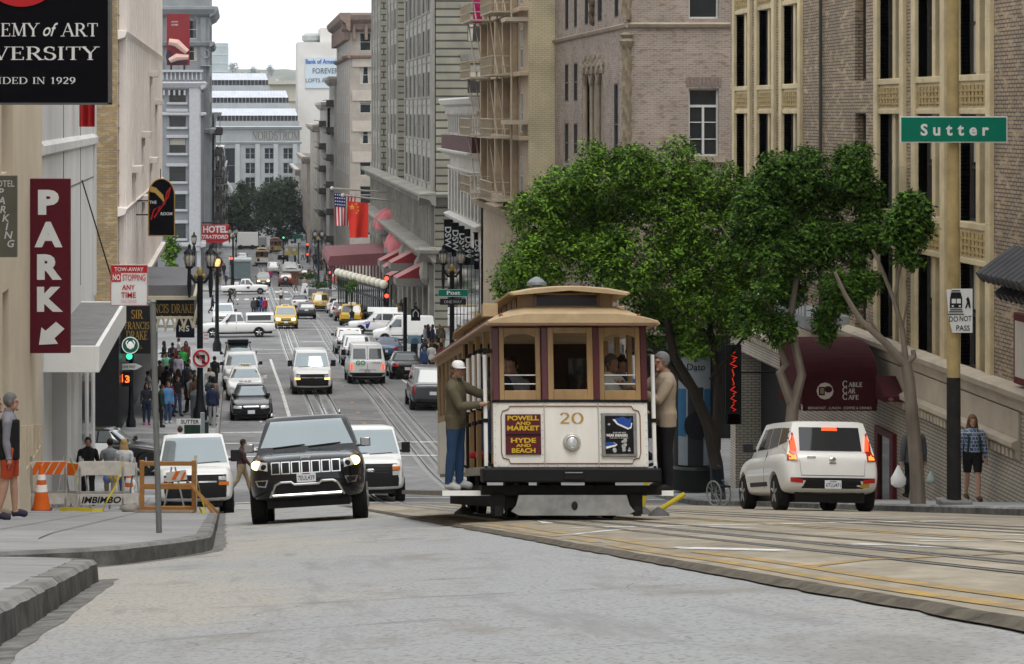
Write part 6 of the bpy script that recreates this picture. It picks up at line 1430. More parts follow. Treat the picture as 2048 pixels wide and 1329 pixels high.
def cable_car(loc, label, full=True, roofm=TANR, postm=MAR, dash=CWH, woodm=TAN, number='20'):
 T = thing('cable_car', label, 'cable car', loc)
 L = 8.4; plan = [(-.99,.09),(-.33,0),(.33,0),(.99,.09)]
 def b(name, mb, m, par=None, **k): return mb.build(name, m, par or T, **k)
 mb = MB(); mb.prismz(plan + [(.99,.2),(-.99,.2)], .64, 1.45); d = b('dash_panel', mb, dash, bevel=.012)
 mb = MB(); mb.prismz([(p[0]*1.01, p[1]-.015) for p in plan] + [(1.0,.22),(-1.0,.22)], 1.45, 1.475); b('dash_rail', mb, IRON)
 for x in (-.95, -.33, .333, .95): y = .05 if abs(x) > .5 else 0; b('post', MB().box(x-.04, y, 1.475, x+.04, y+.12, 2.39), postm, bevel=.008)
 for x0, x1, arch in ((-.905,-.375,1),(-.288,.292,0),(.378,.905,1)):
  y = .055 if arch else .01; w = .075 if not arch else .062; zb, zt = 1.478, 2.385; bot = .13 if not arch else .12; top = .075
  mb = MB(); mb.box(x0,y,zb,x0+w,y+.06,zt); mb.box(x1-w,y,zb,x1,y+.06,zt); mb.box(x0+w,y,zb,x1-w,y+.06,zb+bot); mb.box(x0+w,y,zt-top,x1-w,y+.06,zt)
  if arch:
   c_ = (x0+x1)/2; hw_ = (x1-x0)/2-w
   mb.prism([(x0+w,zt-top),(x0+w,zt-top-.05)] + [(c_+hw_*q, zt-top-.05*q*q) for q in fr(-1,1,.2)] + [(x1-w,zt-top-.05),(x1-w,zt-top)], y, y+.06)
  f = b('window_frame', mb, woodm, bevel=.006)
  if arch:
   mb = MB()
   for z in (1.79, 1.68): mb.tube([(x0+w,y+.03,z),(x1-w,y+.03,z)], .008, 5)
   b('guard_rail', mb, WHITE, f)
 mb = MB(); mb.box(-1.0,.04,2.39,1.0,.22,2.47); mb.box(-1.04,0,2.45,-.99,L,2.5); mb.box(.99,0,2.45,1.04,L,2.5); b('header', mb, postm)
 mb = MB(); sec = [(-1.09,2.40),(-1.09,2.44),(-.95,2.53),(-.75,2.61),(-.58,2.65),(.58,2.65),(.75,2.61),(.95,2.53),(1.09,2.44),(1.09,2.40)]
 rings = []
 for y, s_, dz in ((-.34,.985,-.05),(-.31,1,-.02),(.1,1,0),(L-.1,1,0),(L+.3,1,-.03)): rings.append([(x*s_, y, 2.46 + (z-2.46)*(.45 if y < -.2 else 1) + dz*.3) for x, z in sec])
 mb.loft(rings); b('roof', mb, roofm, smooth=35)
 mb = MB(); mb.tube([(-1.09,-.3,2.415),(1.09,-.3,2.415)], .022, 6); mb.tube([(-1.09,-.3,2.415),(-1.09,L+.2,2.415)], .022, 6); mb.tube([(1.09,-.3,2.415),(1.09,L+.2,2.415)], .022, 6); b('roof_edge', mb, M('eave_pink_tan', (.42,.27,.2), .6, 0, .15))
 mb = MB(); mb.box(-.6,.25,2.62,.6,L-.3,2.84); b('monitor', mb, woodm, bevel=.01)
 mb = MB(); mb.box(-.39,.235,2.675,.39,.26,2.805); b('monitor_window', mb, M('monitor_glass', (.02,.012,.01), .15, 0, 0))
 mb = MB()
 for x in (-.41,.41): mb.box(x-.02,.225,2.64,x+.02,.25,2.84)
 for y in fr(.6, L-.6, .62):
  for x in (-.605,.605): mb.box(x-.008,y,2.67,x+.008,y+.48,2.80)
 b('monitor_trim', mb, WOODB)
 mb = MB(); sec = [(-.78,2.80),(-.78,2.825),(-.5,2.875),(-.2,2.9),(0,2.905),(.2,2.9),(.5,2.875),(.78,2.825),(.78,2.80),(0,2.86)]
 mb.loft([[(x*s_, y, z - dz) for x, z in sec] for y, s_, dz in ((-.12,.93,.02),(-.05,1,0),(1,1,0),(L-.5,1,0),(L+.1,.95,.06))]); b('monitor_roof', mb, roofm, smooth=35)
 mb = MB(); mb.lathe([(.14,2.9),(.14,2.925),(.05,2.93),(.05,2.98),(.135,2.985),(.13,3.02),(.09,3.06),(.04,3.09),(.01,3.1)], (-.3,.9,0), 14); b('bell_cap', mb, M('cap_grey', (.2,.22,.23), .45, .3), smooth=35)
 for x in (-.9,.86): b('marker_knob', MB().ellipsoid((x,-.2,2.5),(.035,.035,.04),10,8), M('copper_red', (.2,.03,.02), .3, .4), smooth=True)
 for x in (-.95,.72): b('roof_box', MB().box(x-.1,.6,2.56,x+.1,.8,2.73) if x < 0 else MB().box(x,.9,2.6,x+.14,1.05,2.72), roofm, bevel=.01)
 mb = MB(); mb.box(-1.15,-.1,.455,1.12,.3,.632); b('bumper', mb, M('bumper_black', (.008,.008,.009), .5, .1, .2), bevel=.02)
 mb = MB(); mb.box(-.12,-.125,.495,.12,-.1,.585); b('coupling_plate', mb, DARKST); mb = MB(); mb.tube([(-.11,-.13,.575),(.11,-.13,.575)], .008, 5); b('coupling_handle', mb, STEEL)
 mb = MB(); mb.prism([(-.7,.05),(.66,.05),(.76,.1),(.7,.17),(.66,.3),(-.7,.3),(-.74,.17),(-.8,.1)], -.14, -.1); mb2 = MB().ellipsoid((0,-.145,.17),(.04,.01,.055),10,6)
 fb = b('fender_board', mb, GREYST); b('fender_hole', mb2, BLACK, fb)
 mb = MB(); mb.box(-.85,.2,.14,.85,L-.3,.42); mb.box(-1.15,.1,.3,1.15,.5,.42); b('underframe', mb, DARKST)
 for y in (.8,2.1,6.0,7.4):
  for x in (-.56,.56): b('wheel', MB().cyl((x-.06,y,.33),(x+.06,y,.33),.33,18), DARKST)
 for x in (-.95,-.62,.5,.82): b('brake_gear', MB().cbox((x,.15,.2),(.16,.1,.28)).cbox((x,.05,.1),(.09,.08,.12)), DARKST)
 for s_ in (-1, 1):
  mb = MB(); mb.box(min(s_*1.0,(s_*1.62 if s_ < 0 else 1.3)), .25, .29, max(s_*1.0,(s_*1.62 if s_ < 0 else 1.3)), L-.2, .35); b('running_board', mb, M('step_wood', (.2,.19,.17), .8, 0, .25, 5))
  mb = MB(); mb.box(min(s_*.98,(s_*1.64 if s_ < 0 else 1.32)),.22,.29,max(s_*.98,(s_*1.64 if s_ < 0 else 1.32)),.25,.355); b('step_edge', mb, WHITE)
  mb = MB(); mb.box(min(s_*.96,s_*1.0),.2,.55,max(s_*.96,s_*1.0),L-.2,.66); b('side_sill', mb, M('sill_grey', (.3,.3,.28), .7))
  for y, z0, z1 in ((.16,.66,2.05),(.9,1.4,2.1),(1.6,1.4,2.12),(2.4,1.4,2.12),(3.4,.66,2.1)):
   if full or y < .5:
    mb = MB(); mb.tube([(s_*1.08,y,z0),(s_*1.08,y,z1)], .027, 8); pl = b('grab_pole', mb, WHITE, smooth=True)
    mb = MB(); mb.tube([(s_*1.08,y,z1),(s_*1.08,y,z1+.04),(s_*.97,y,z1+.05)], .025, 6); mb.tube([(s_*1.08,y,z0-.03),(s_*1.08,y,z0+.03),(s_*.97,y,z0)], .022, 6); mb.cyl((s_*1.08,y,1.2),(s_*1.08,y,1.25),.035,8); b('pole_fitting', mb, IRON, pl)
  mb = MB()
  for y in (.25,1.2,2.2,3.2): mb.box(s_*.96-.03,y,.66,s_*.96+.03,y+.1,2.46)
  b('side_posts', mb, woodm if full else postm)
  mb = MB(); mb.box(min(s_*.3,s_*.75),.5,1.02,max(s_*.3,s_*.75),3.7,1.07); mb.box(s_*.3-.03,.5,1.0,s_*.3+.03,3.7,1.5); mb.box(min(s_*.3,s_*.7),.5,.66,max(s_*.3,s_*.7),.55,1.05); b('bench', mb, WOODB)
  mb = MB(); holes = [(4.05+.72*k, 4.65+.72*k, 1.5, 2.3) for k in range(6)]
  us = sorted({3.9, L, *[h[0] for h in holes], *[h[1] for h in holes]})
  for a, c_ in zip(us[:-1], us[1:]):
   m_ = (a+c_)/2; h = [q for q in holes if q[0] < m_ < q[1]]
   if h: mb.box(s_*.98-.03,a,1.4,s_*.98+.03,c_,1.5); mb.box(s_*.98-.03,a,2.3,s_*.98+.03,c_,2.47)
   else: mb.box(s_*.98-.03,a,1.4,s_*.98+.03,c_,2.47)
  b('cabin_side', mb, woodm); mb = MB(); mb.box(s_*.98-.04,3.9,.6,s_*.98+.04,L,1.4); b('side_panel', mb, dash)
  for k in range(6): b('side_pane', MB().box(s_*.98-.005, holes[k][0], 1.5, s_*.98+.005, holes[k][1], 2.3), GLASS)
 mb = MB(); mb.box(-.98,.15,.56,.98,L-.1,.66); b('floor', mb, WOODB)
 mb = MB(); mb.box(-.98,3.85,.66,-.42,3.92,2.46); mb.box(.42,3.85,.66,.98,3.92,2.46); mb.box(-.42,3.85,.66,.42,3.92,2.46); b('bulkhead', mb, M('shaded_varnish', (.03,.016,.008), .5, 0, .2, 5))  # bulkhead wood darkened to stand for the dim inside of the car
 for x in (-.7,.7): b('bulkhead_window', MB().box(x-.2,3.83,1.45,x+.2,3.85,2.2), GLASS)
 mb = MB();
 for x in (-.92,-.48): mb.box(x-.02,3.82,1.4,x+.02,3.84,2.25)
 mb.box(-.92,3.82,2.22,-.48,3.84,2.27); b('bulkhead_frame', mb, M('cream_wood', (.5,.42,.3), .6))
 mb = MB(); mb.box(-.98,L-.15,.6,.98,L-.08,2.46); b('rear_wall', mb, WOODB)
 mb = MB(); mb.box(-.97,.25,2.43,.97,L-.2,2.455); b('ceiling', mb, WOODB)
 mb = MB(); mb.box(-.84,-.02+.03,.8,-.39,.05,1.3)
 o = b('destination_board', MB().cbox((-.615,.03,1.05),(.45,.03,.5),Matrix.Rotation(R(-7),3,'Z')), M('board_maroon', (.09,.012,.02), .5), bevel=.005)
 if full:
  mb = MB()
  for t, z, h, w in (('POWELL',1.222,.06,.40),('AND',1.168,.04,.19),('MARKET',1.098,.06,.41),('HYDE',.945,.06,.32),('AND',.893,.04,.19),('BEACH',.82,.06,.30)): put_text(mb, t, 0, z, 0, h, w, .035)
  ro = Matrix.Translation((-.615,.012,0)) @ Matrix.Rotation(R(-7),4,'Z'); mb.v = [tuple(ro @ Vector(p)) for p in mb.v]; b('board_lettering', mb, SIGNY, o)
  mb = MB(); mb.cbox((-.615,.008,1.05),(.45,.012,.012),Matrix.Rotation(R(-7),3,'Z')); b('board_seam', mb, IRON, o)
  mb = MB(); put_serif(mb, '20', 0, 1.185, -.006, .13, .31, .12, .045); b('number', mb, CGOLD)
  o = b('advert_frame', MB().cbox((.61,.026,1.045),(.46,.04,.54),Matrix.Rotation(R(7),3,'Z')), GREYST, bevel=.006)
  ro = Matrix.Translation((.61,.004,0)) @ Matrix.Rotation(R(7),4,'Z')
  def ad(name, mb, m): mb.v = [tuple(ro @ Vector(p)) for p in mb.v]; b(name, mb, m, o)
  ad('advert_poster', MB().box(-.185,-.003,.81,.185,.003,1.28), M('poster_black', (.01,.01,.012), .35, 0, .3, 8))
  mb = MB(); rr = random.Random(3)
  for k in range(34):
   x, z = rr.uniform(-.165,.165), rr.uniform(.83,1.26)
   if .98 < z < 1.09 or (x > -.1 and z > 1.13): continue
   mb.ellipsoid((x,-.004,z),(rr.uniform(.01,.028),.002,rr.uniform(.012,.03)),8,4)
  ad('advert_grey_shapes', mb, M('poster_grey', (.35,.36,.36), .5, 0, .4, 30))
  BLU = M('sneaker_blue', (.02,.07,.3), .5, 0, .15, 9)
  mb = MB(); mb.mat(1).prism([(-.09,1.235),(-.03,1.17),(.11,1.11),(.155,1.125),(.17,1.19),(.1,1.2),(0,1.24)], -.008,-.005); mb.mat(0).prism([(-.06,1.243),(-.02,1.19),(.12,1.13),(.15,1.15),(.16,1.26),(.12,1.235),(.05,1.27)], -.011,-.0085)
  mb.mat(1).prism([(-.18,.87),(-.06,.9),(-.03,.92),(-.05,.935),(-.18,.9)], -.008,-.005); mb.mat(0).prism([(-.18,.9),(-.05,.925),(-.1,.955),(-.18,.95)], -.011,-.0085); ad('sneaker_pictures', mb, [BLU, WHITE])
  mb = MB(); put_text(mb, 'WEAR SNEAKERS', -.035, 1.02, -.006, .035, .28, .03); put_text(mb, 'RULES ARE MADE', -.0, 1.063, -.006, .016, .17); put_text(mb, 'SOME MADE TO BE BROKEN', -.01, .998, -.006, .012, .24); ad('advert_lettering', mb, WHITE)
  mb = MB()
  for s_ in (-1, 1):
   def yy(x): return .09*max(0,(abs(x)-.33))/.66 - .006
   pts = [(0,1.40),(.78,1.40),(.8,1.36),(.87,1.34),(.89,1.28),(.89,.82),(.87,.76),(.8,.74),(.78,.69),(0,.69)]
   pl = [(s_*x, yy(x), z) for x, z in pts]; pl.insert(1, (s_*.33, -.006, 1.40)); pl.insert(-1, (s_*.33, -.006, .69)); mb.tube(pl, .0075, 5)
  b('pinstripe', mb, PIN)
  mb = MB()
  for x in (-.345,.345): mb.box(x-.006,-.012,.645,x+.006,.0,1.44)
  for x in fr(-.93,.93,.124):
   for z in (.665,1.43): mb.ellipsoid((x, yy(x)+.002, z),(.007,.005,.007),6,4)
  for x in (-.965,.965,.37,-.37):
   for z in fr(.7,1.4,.1): mb.ellipsoid((x, yy(x)+.002, z),(.007,.005,.007),6,4)
  b('rivets', mb, M('rivet_grey', (.42,.4,.37), .5))
 mb = MB();
 for r, y in ((.112,-.004),(.1,-.02),(.085,-.03)): pass
 hl = b('headlamp', MB().loft([[(r*math.cos(a), y, .95 + r*math.sin(a)) for a in fr(0,6.1,.3)] for r, y in ((.115,.0),(.112,-.02),(.1,-.028),(.09,-.05),(.078,-.055),(.074,-.03))]), M('lamp_ring', (.5,.49,.46), .35, .4), smooth=35)
 b('lamp_glass', MB().ellipsoid((0,-.035,.95),(.075,.025,.075),16,8), CLEARLENS, hl, smooth=True)
 return T
CC = cable_car((4.03, 30, 0), 'maroon and white cable car numbered 20 with tan roof climbing the hill')
CC.location = (4.0, 30, tw(4.03, 30) + .01); CC.rotation_euler = (slope(33), 0, 0); CC.scale = (.945, 1, .965)
def cc_world(x, y, z): return Matrix.Translation(CC.location) @ Euler(CC.rotation_euler).to_matrix().to_4x4() @ Vector((x, y, z))
fc2 = cable_car((XL(408), 408, gz(XL(408), 408)), 'distant white and tan cable car coming up the far track', False); fc2.rotation_euler = (slope(412), 0, 0)
tr = cable_car((XR(331.6), 331.6, gz(XR(331.6), 331.6)), 'distant red trolley with pale roof on the right track', False, M('trolley_roof', (.45,.46,.46), .7), M('trolley_red', (.25,.03,.02), .5), M('trolley_red', (.25,.03,.02), .5), M('trolley_red', (.25,.03,.02), .5)); tr.rotation_euler = (slope(346), 0, PI); tr.location.y += 8.5; tr.location.z = gz(XR(340), 340)
ft = cable_car((XR(475), 475, gz(XR(475), 475)), 'far yellow and brown cable car waiting under the dark trees', False, M('far_roof', (.2,.1,.08), .7), M('far_brown', (.1,.04,.03), .6), M('far_yellow', (.35,.24,.08), .6), TAN); ft.rotation_euler = (slope(478), 0, 0)
# ================================================================ PEOPLE
PSK = M('P_skin', (.42,.25,.18), .6, 0, .06, 8); PTOP = M('P_top', (.3,.3,.3), .85, 0, .12, 6); PBOT = M('P_bottom', (.05,.06,.09), .85, 0, .12, 6); PHAIR = M('P_hair', (.03,.02,.015), .7, 0, .3, 30); PSHOE = M('P_shoe', (.03,.03,.03), .7, 0, .1)
PEYE = M('eye_dark', (.01,.01,.01), .3, 0, 0); PLIP = M('lip', (.28,.1,.09), .6, 0, 0)
SKEL = {}
def human_mesh(pose, vox):
 """one continuous body surface, plus labelled capsules for picking clothing areas"""
 p = dict(hipL=0, hipR=0, kneeL=.05, kneeR=.05, armL=(.05,.12,.15), armR=(.05,.12,.15), lean=0, fat=1., yaw=0, fem=0); p.update(pose)
 up = Vector((0, -math.sin(p['lean']), math.cos(p['lean']))); fw = Vector((0, -math.cos(p['lean']), -math.sin(p['lean'])))
 def leg(a, k, sx):
  hip = Vector((sx*.09, 0, 0)); kn = hip + Vector((sx*.015, -math.sin(a), -math.cos(a)))*.44; an = kn + Vector((0, -math.sin(a-k), -math.cos(a-k)))*.42
  fd = Vector((sx*.15, -math.cos(min(a-k, .6)), math.sin(min(a-k, .6))*.8 if a-k < 0 else .0)).normalized()
  if a - k < -.2: fd = Vector((0, -math.cos(a-k), math.sin(a-k))).normalized()
  heel = an + Vector((0, .04, -.05)); toe = an + fd*.17 + Vector((0, 0, -.055))
  return hip, kn, an, heel, toe
 LL, LR = leg(p['hipL'], p['kneeL'], 1), leg(p['hipR'], p['kneeR'], -1)
 zmin = min(q.z for q in LL + LR) - .035; base = Vector((0, 0, -zmin))
 W = []  # capsules (label, a, b, ra, rb)
 mb = MB(); f = p['fat']
 P0 = base
 rings = []
 for t, rx, ry, dy in ((-.07,.10,.085,.0),(-.03,.155,.115,.005),(.03,.165*(1.05 if p['fem'] else 1),.12,.0),(.12,.15*(.88 if p['fem'] else 1),.108,-.0),(.22,.148*(.9 if p['fem'] else 1),.108,0),(.32,.165,.118,.01),(.42,.178*(.93 if p['fem'] else 1),.112,.015),(.49,.15,.085,.02),(.53,.07,.06,.02)):
  c = P0 + up*t; rings.append([c + Vector((rx*f*math.cos(a), 0, 0)) - fw*(ry*f*math.sin(a)) - fw*dy for a in (2*math.pi*j/14 for j in range(14))])
 mb.loft(rings)
 W += [('pelvis', P0 + up*-.05, P0 + up*.06, .14, .14), ('torso', P0 + up*.1, P0 + up*.46, .14, .15)]
 neck = P0 + up*.52 + fw*-.015; hc = P0 + up*.68 + fw*.015
 mb.tube([neck - up*.06, neck + up*.08], [.062,.055], 10); W.append(('neck', neck + up*.01, neck + up*.07, .05, .05))
 RY = Matrix.Rotation(p['yaw'], 3, 'Z')
 mb.ellipsoid(hc + Vector((0,.012,.025)), (.077,.095,.098), 14, 10); mb.ellipsoid(hc + RY @ Vector((0,-.02,-.045)), (.06,.072,.08), 12, 8)
 mb.ellipsoid(hc + RY @ Vector((0,-.098,-.012)), (.014,.018,.026), 8, 6); mb.ellipsoid(hc + RY @ Vector((0,-.075,-.098)), (.03,.025,.02), 8, 6)
 for sx in (-1, 1): mb.ellipsoid(hc + RY @ Vector((sx*.08,.01,-.01)), (.012,.022,.032), 8, 6)
 mb.ellipsoid(hc + RY @ Vector((0,-.082,.02)), (.055,.018,.014), 8, 6)
 W.append(('head', hc - up*.05, hc + up*.05, .1, .1))
 for sx, L_ in ((1, LL), (-1, LR)):
  h, k, a, he, to = (q + base for q in L_)
  mb.tube([h + Vector((0,0,.05)), h + (k-h)*.3, h + (k-h)*.75, k, k + (a-k)*.3, k + (a-k)*.7, a, a + Vector((0,0,-.03))], [.088*f,.085*f,.062,.054,.057,.045,.036,.038], 12)
  mb.tube([he, he*.5 + to*.5 + Vector((0,0,.02)), to*.85 + he*.15 + Vector((0,0,.005)), to], [.036,.046,.042,.026], 8)
  W += [('thigh', h, k, .08, .055), ('shin', k, a, .055, .04), ('foot', he, to, .05, .04)]
 hands = []
 for sx, ar in ((1, p['armL']), (-1, p['armR'])):
  s, b, e = ar[:3]; sh = P0 + up*.455 + Vector((sx*.185*(.93 if p['fem'] else 1), 0, 0)) - fw*.02
  d1 = Vector((sx*math.sin(b), -math.sin(s)*math.cos(b), -math.cos(s)*math.cos(b))); el = sh + d1*.29
  inn = ar[3] if len(ar) > 3 else 0
  d2 = Vector((sx*(math.sin(b)*.4 - inn), -math.sin(s+e), -math.cos(s+e))).normalized(); wr = el + d2*.25
  mb.tube([sh - d1*.0 + Vector((-sx*.03,0,.01)), sh + d1*.04, sh + d1*.16, el, el + d2*.08, wr], [.05,.056,.049*f,.04,.041,.028], 10)
  pal = wr + d2*.05; side = d2.cross(Vector((0,0,1)) if abs(d2.z) < .8 else Vector((0,1,0))).normalized(); nor = side.cross(d2)
  mb.tube([wr - d2*.02, wr + d2*.03, wr + d2*.085], [.027,.036,.034], 8)
  for q, ln in ((-.03,.06),(-.01,.075),(.01,.078),(.03,.065)):
   r0 = wr + d2*.08 + side*q; mb.tube([r0, r0 + d2*ln*.55 + nor*.008, r0 + d2*ln*.9 + nor*.03], [.0105,.0098,.008], 6)
  r0 = wr + d2*.025 - side*.025; mb.tube([r0, r0 - side*.03 + d2*.03, r0 - side*.035 + d2*.06 + nor*.015], [.012,.011,.009], 6)
  W += [('upperarm', sh, el, .055, .045), ('forearm', el, wr, .042, .034), ('hand', wr + d2*.025, wr + d2*.13, .03, .025)]
  hands.append((wr + d2*.09, d2))
 me = mb.mesh('body', PSK)
 o = bpy.data.objects.new('tmp', me); COL.objects.link(o)
 m = o.modifiers.new('r', 'REMESH'); m.mode = 'VOXEL'; m.voxel_size = vox; m.use_smooth_shade = True
 s_ = o.modifiers.new('s', 'SMOOTH'); s_.factor = .5; s_.iterations = 3 if vox > .012 else 4
 dg = bpy.context.evaluated_depsgraph_get(); dg.update(); r = bpy.data.meshes.new_from_object(o.evaluated_get(dg)); bpy.data.objects.remove(o); bpy.data.meshes.remove(me)
 r.materials.clear(); r.materials.append(PSK); r.name = 'body'
 r.polygons.foreach_set('use_smooth', [True]*len(r.polygons))
 lab = []
 for f_ in r.polygons:
  c = f_.center; best = 9; bl = None
  for l, a, b, ra, rb in W:
   ab = b - a; t = cl((c - a).dot(ab) / ab.length_squared, 0, 1); d = (c - a - ab*t).length / (ra + (rb - ra)*t)
   if d < best: best = d; bl = (l, t)
  lab.append(bl)
 return r, lab, hc, RY, hands, base, neck
def cloth(r, lab, test, off, name, mat, hem=0):
 """a garment: the picked faces of the body surface, pushed out along its normals"""
 fs = [i for i, l in enumerate(lab) if test(l, r.polygons[i].center)]
 if not fs: return None
 idx = {}; mb = MB()
 for i in fs:
  f = []
  for v in r.polygons[i].vertices:
   if v not in idx:
    q = r.vertices[v]; wob = .006 * mnoise.noise(q.co * 9); idx[v] = len(mb.v); mb.v.append(tuple(q.co + q.normal * (off + wob)))
   f.append(idx[v])
  mb.f.append(tuple(f)); mb.m.append(0)
 me = bpy.data.meshes.new(name); me.from_pydata(mb.v, [], mb.f); me.materials.append(mat); me.polygons.foreach_set('use_smooth', [True]*len(me.polygons)); me.update(); return me
PROTO = {}
def proto(key, pose, top='long', bot='trousers', hair='short', vox=.02, eyes=False):
 r, lab, hc, RY, hands, base, neck = human_mesh(pose, vox)
 T = thing('person', 'person', 'person')
 def ob(name, me, par=T):
  o = bpy.data.objects.new(name, me); COL.objects.link(o); o.parent = par; return o
 ob('body', r)
 tl = {'torso', 'upperarm', 'pelvis'} | ({'forearm'} if top in ('long', 'jacket') else set())
 cut = -.02 if top != 'jacket' else -.12
 def ttest(l, c):
  if l[0] == 'neck': return l[1] < .25
  if l[0] == 'upperarm' and top == 'tee': return l[1] < .6
  if l[0] == 'pelvis': return c.z > base.z + cut
  if l[0] == 'thigh': return top == 'jacket' and c.z > base.z + cut
  return l[0] in tl
 m = cloth(r, lab, ttest, .022 if top == 'jacket' else .014, 'jacket' if top == 'jacket' else 'shirt', PTOP)
 if m: ob('jacket' if top == 'jacket' else 'shirt', m)
 def btest(l, c):
  if l[0] == 'pelvis': return c.z < base.z + .05
  if l[0] == 'torso': return c.z < base.z + .05
  if l[0] == 'thigh': return bot != 'shorts' or l[1] < .85
  if l[0] == 'shin': return bot == 'trousers'
  return False
 m = cloth(r, lab, btest, .016 if bot == 'trousers' else .022, 'trousers' if bot == 'trousers' else 'shorts', PBOT); ob('trousers' if bot == 'trousers' else 'shorts', m)
 m = cloth(r, lab, lambda l, c: l[0] == 'foot', .008, 'shoes', PSHOE); ob('shoes', m)
 Ri = RY.transposed()
 def htest(l, c):
  if l[0] != 'head' and not (l[0] == 'neck' and hair == 'long'): return False
  q = Ri @ (c - hc); return (q.z > .055 + .25*(-q.y - .06) if q.y < -.04 else q.z > -.03 - (q.y > .0)*.04 - (.1 if hair == 'long' else 0)) and not (abs(q.x) > .07 and q.z < .0 and q.y < .03 and hair != 'long')
 if hair in ('short', 'long'):
  m = cloth(r, lab, htest, .012 if hair == 'short' else .02, 'hair', PHAIR)
  if m:
   h = ob('hair', m)
   if hair == 'long':
    mb = MB(); mb.loft([[hc + RY @ Vector((rx*math.cos(a), .045 + ry*math.sin(a), z)) for a in (2*math.pi*j/10 for j in range(10))] for z, rx, ry in ((.08,.07,.05),(.0,.1,.07),(-.1,.12,.075),(-.2,.13,.07),(-.3,.1,.05),(-.36,.04,.02))]); mb.build('hair_lock', PHAIR, h, smooth=True)
 elif hair == 'cap':
  mb = MB(); mb.loft([[hc + RY @ Vector((.09*s*math.cos(a), .008 + .11*s*math.sin(a), z)) for a in (2*math.pi*j/16 for j in range(16))] for z, s in ((.03,1.0),(.055,1.0),(.09,.86),(.115,.55),(.122,.15))]); mb.build('cap', PHAIR, T, smooth=True)
  mb = MB(); mb.loft([[hc + RY @ Vector((.075*math.cos(a)*q, -.09 - .085*max(0, math.sin(a))*q, .04 - .012*q + dz)) for a in fr(0, math.pi, .3)] for q, dz in ((1, 0), (1, .012))]); mb.build('cap_visor', PHAIR, T)
  m = cloth(r, lab, lambda l, c: htest(l, c) and (c - hc).z < .04, .008, 'sideburns', M('hair_grey_brown', (.08,.06,.05), .8));
  if m: ob('sideburns', m)
 if eyes:
  mb = MB()
  for sx in (-1, 1): mb.ellipsoid(hc + RY @ Vector((sx*.032,-.082,.005)), (.013,.01,.006), 8, 5)
  mb.build('eyes', PEYE, T)
  mb = MB(); mb.ellipsoid(hc + RY @ Vector((0,-.092,-.058)), (.024,.008,.006), 8, 5); mb.build('mouth', PLIP, T)
 PROTO[key] = (T, hands); T.location = (0, -500, -500); return T
_cm = {}
def colm(c, kind='cloth'):
 k = (tuple(round(q, 3) for q in c), kind)
 if k not in _cm: _cm[k] = M(f'{kind}_{len(_cm)}', c, .85 if kind == 'cloth' else .6, 0, .12, 6)
 return _cm[k]
USED = set()
SKINS = [(.42,.25,.18),(.36,.21,.145),(.30,.165,.105),(.45,.29,.21)]
HAIRS = [(.02,.014,.01),(.045,.026,.015),(.08,.045,.02),(.012,.01,.01)]
def person(key, loc, rz, label, top, bot, hair=None, skin=None, shoe=(.02,.02,.02), sc=1.0, group=None):
 T, hands = PROTO[key]
 rec = {'P_top': colm(top), 'P_bottom': colm(bot), 'P_hair': colm(hair or random.choice(HAIRS), 'hair'), 'P_skin': colm(skin or random.choice(SKINS), 'skin'), 'P_shoe': colm(shoe)}
 r = dup(T, loc, rz, label, group, rec); r.scale = (sc,)*3; return r
WALK = dict(hipL=.38, hipR=-.30, kneeL=.12, kneeR=.35, armL=(-.35,.1,.25), armR=(.4,.1,.35), lean=.04)
WALK2 = dict(hipL=-.25, hipR=.3, kneeL=.3, kneeR=.08, armL=(.3,.12,.4), armR=(-.25,.12,.2), lean=.05, fem=1)
STAND = dict(); STAND2 = dict(hipL=.06, hipR=-.05, armL=(.2,.1,1.2,.4), armR=(.1,.15,.2), fem=1)
SIT = dict(hipL=1.5, hipR=1.45, kneeL=1.5, kneeR=1.45, armL=(.4,.12,.8,.2), armR=(.4,.12,.9,.2))
proto('walk_m', WALK, 'long', 'trousers', 'short'); proto('walk_f', WALK2, 'jacket', 'trousers', 'long'); proto('stand_m', STAND, 'jacket', 'trousers', 'short'); proto('stand_f', STAND2, 'long', 'trousers', 'long')
proto('tee_m', dict(hipL=.12, hipR=-.15, kneeR=.2, armL=(.1,.15,.2), armR=(-.1,.15,.3)), 'tee', 'trousers', 'short'); proto('shorts_m', WALK, 'tee', 'shorts', 'short'); proto('photo_m', dict(armL=(.9,.15,1.6,.3), armR=(.9,.15,1.6,.3)), 'long', 'trousers', 'short')
proto('sit_m', SIT, 'long', 'trousers', 'short'); proto('sit_f', dict(SIT, fem=1), 'long', 'trousers', 'long')
V = .0105
proto('near_shorts', dict(hipL=.1, hipR=-.12, kneeL=.06, kneeR=.12, armL=(.05,.08,.2), armR=(-.05,.08,.2)), 'long', 'shorts', 'short', V, True)
proto('near_plaid', dict(hipL=.22, hipR=-.15, kneeL=.1, kneeR=.2, armL=(.0,.18,.3), armR=(.1,.18,.25)), 'long', 'shorts', 'long', V, True)
proto('near_suit', dict(hipL=.25, hipR=-.2, kneeL=.08, kneeR=.3, armL=(-.1,.2,.2), armR=(.1,.2,.1)), 'jacket', 'trousers', 'short', V)
proto('near_black', dict(hipL=.2, hipR=-.2, kneeL=.1, kneeR=.25, armL=(-.2,.25,.3), armR=(.1,.25,.3)), 'long', 'trousers', 'short', V, True)
proto('near_tee', dict(hipL=.2, hipR=-.2, kneeR=.25, armL=(.1,.25,.2), armR=(.0,.25,.3), fat=1.1), 'tee', 'trousers', 'short', V)
proto('near_blonde', dict(hipL=.1, hipR=-.15, armL=(.5,.15,1.4), armR=(.0,.2,.2), fem=1), 'long', 'trousers', 'long', V)
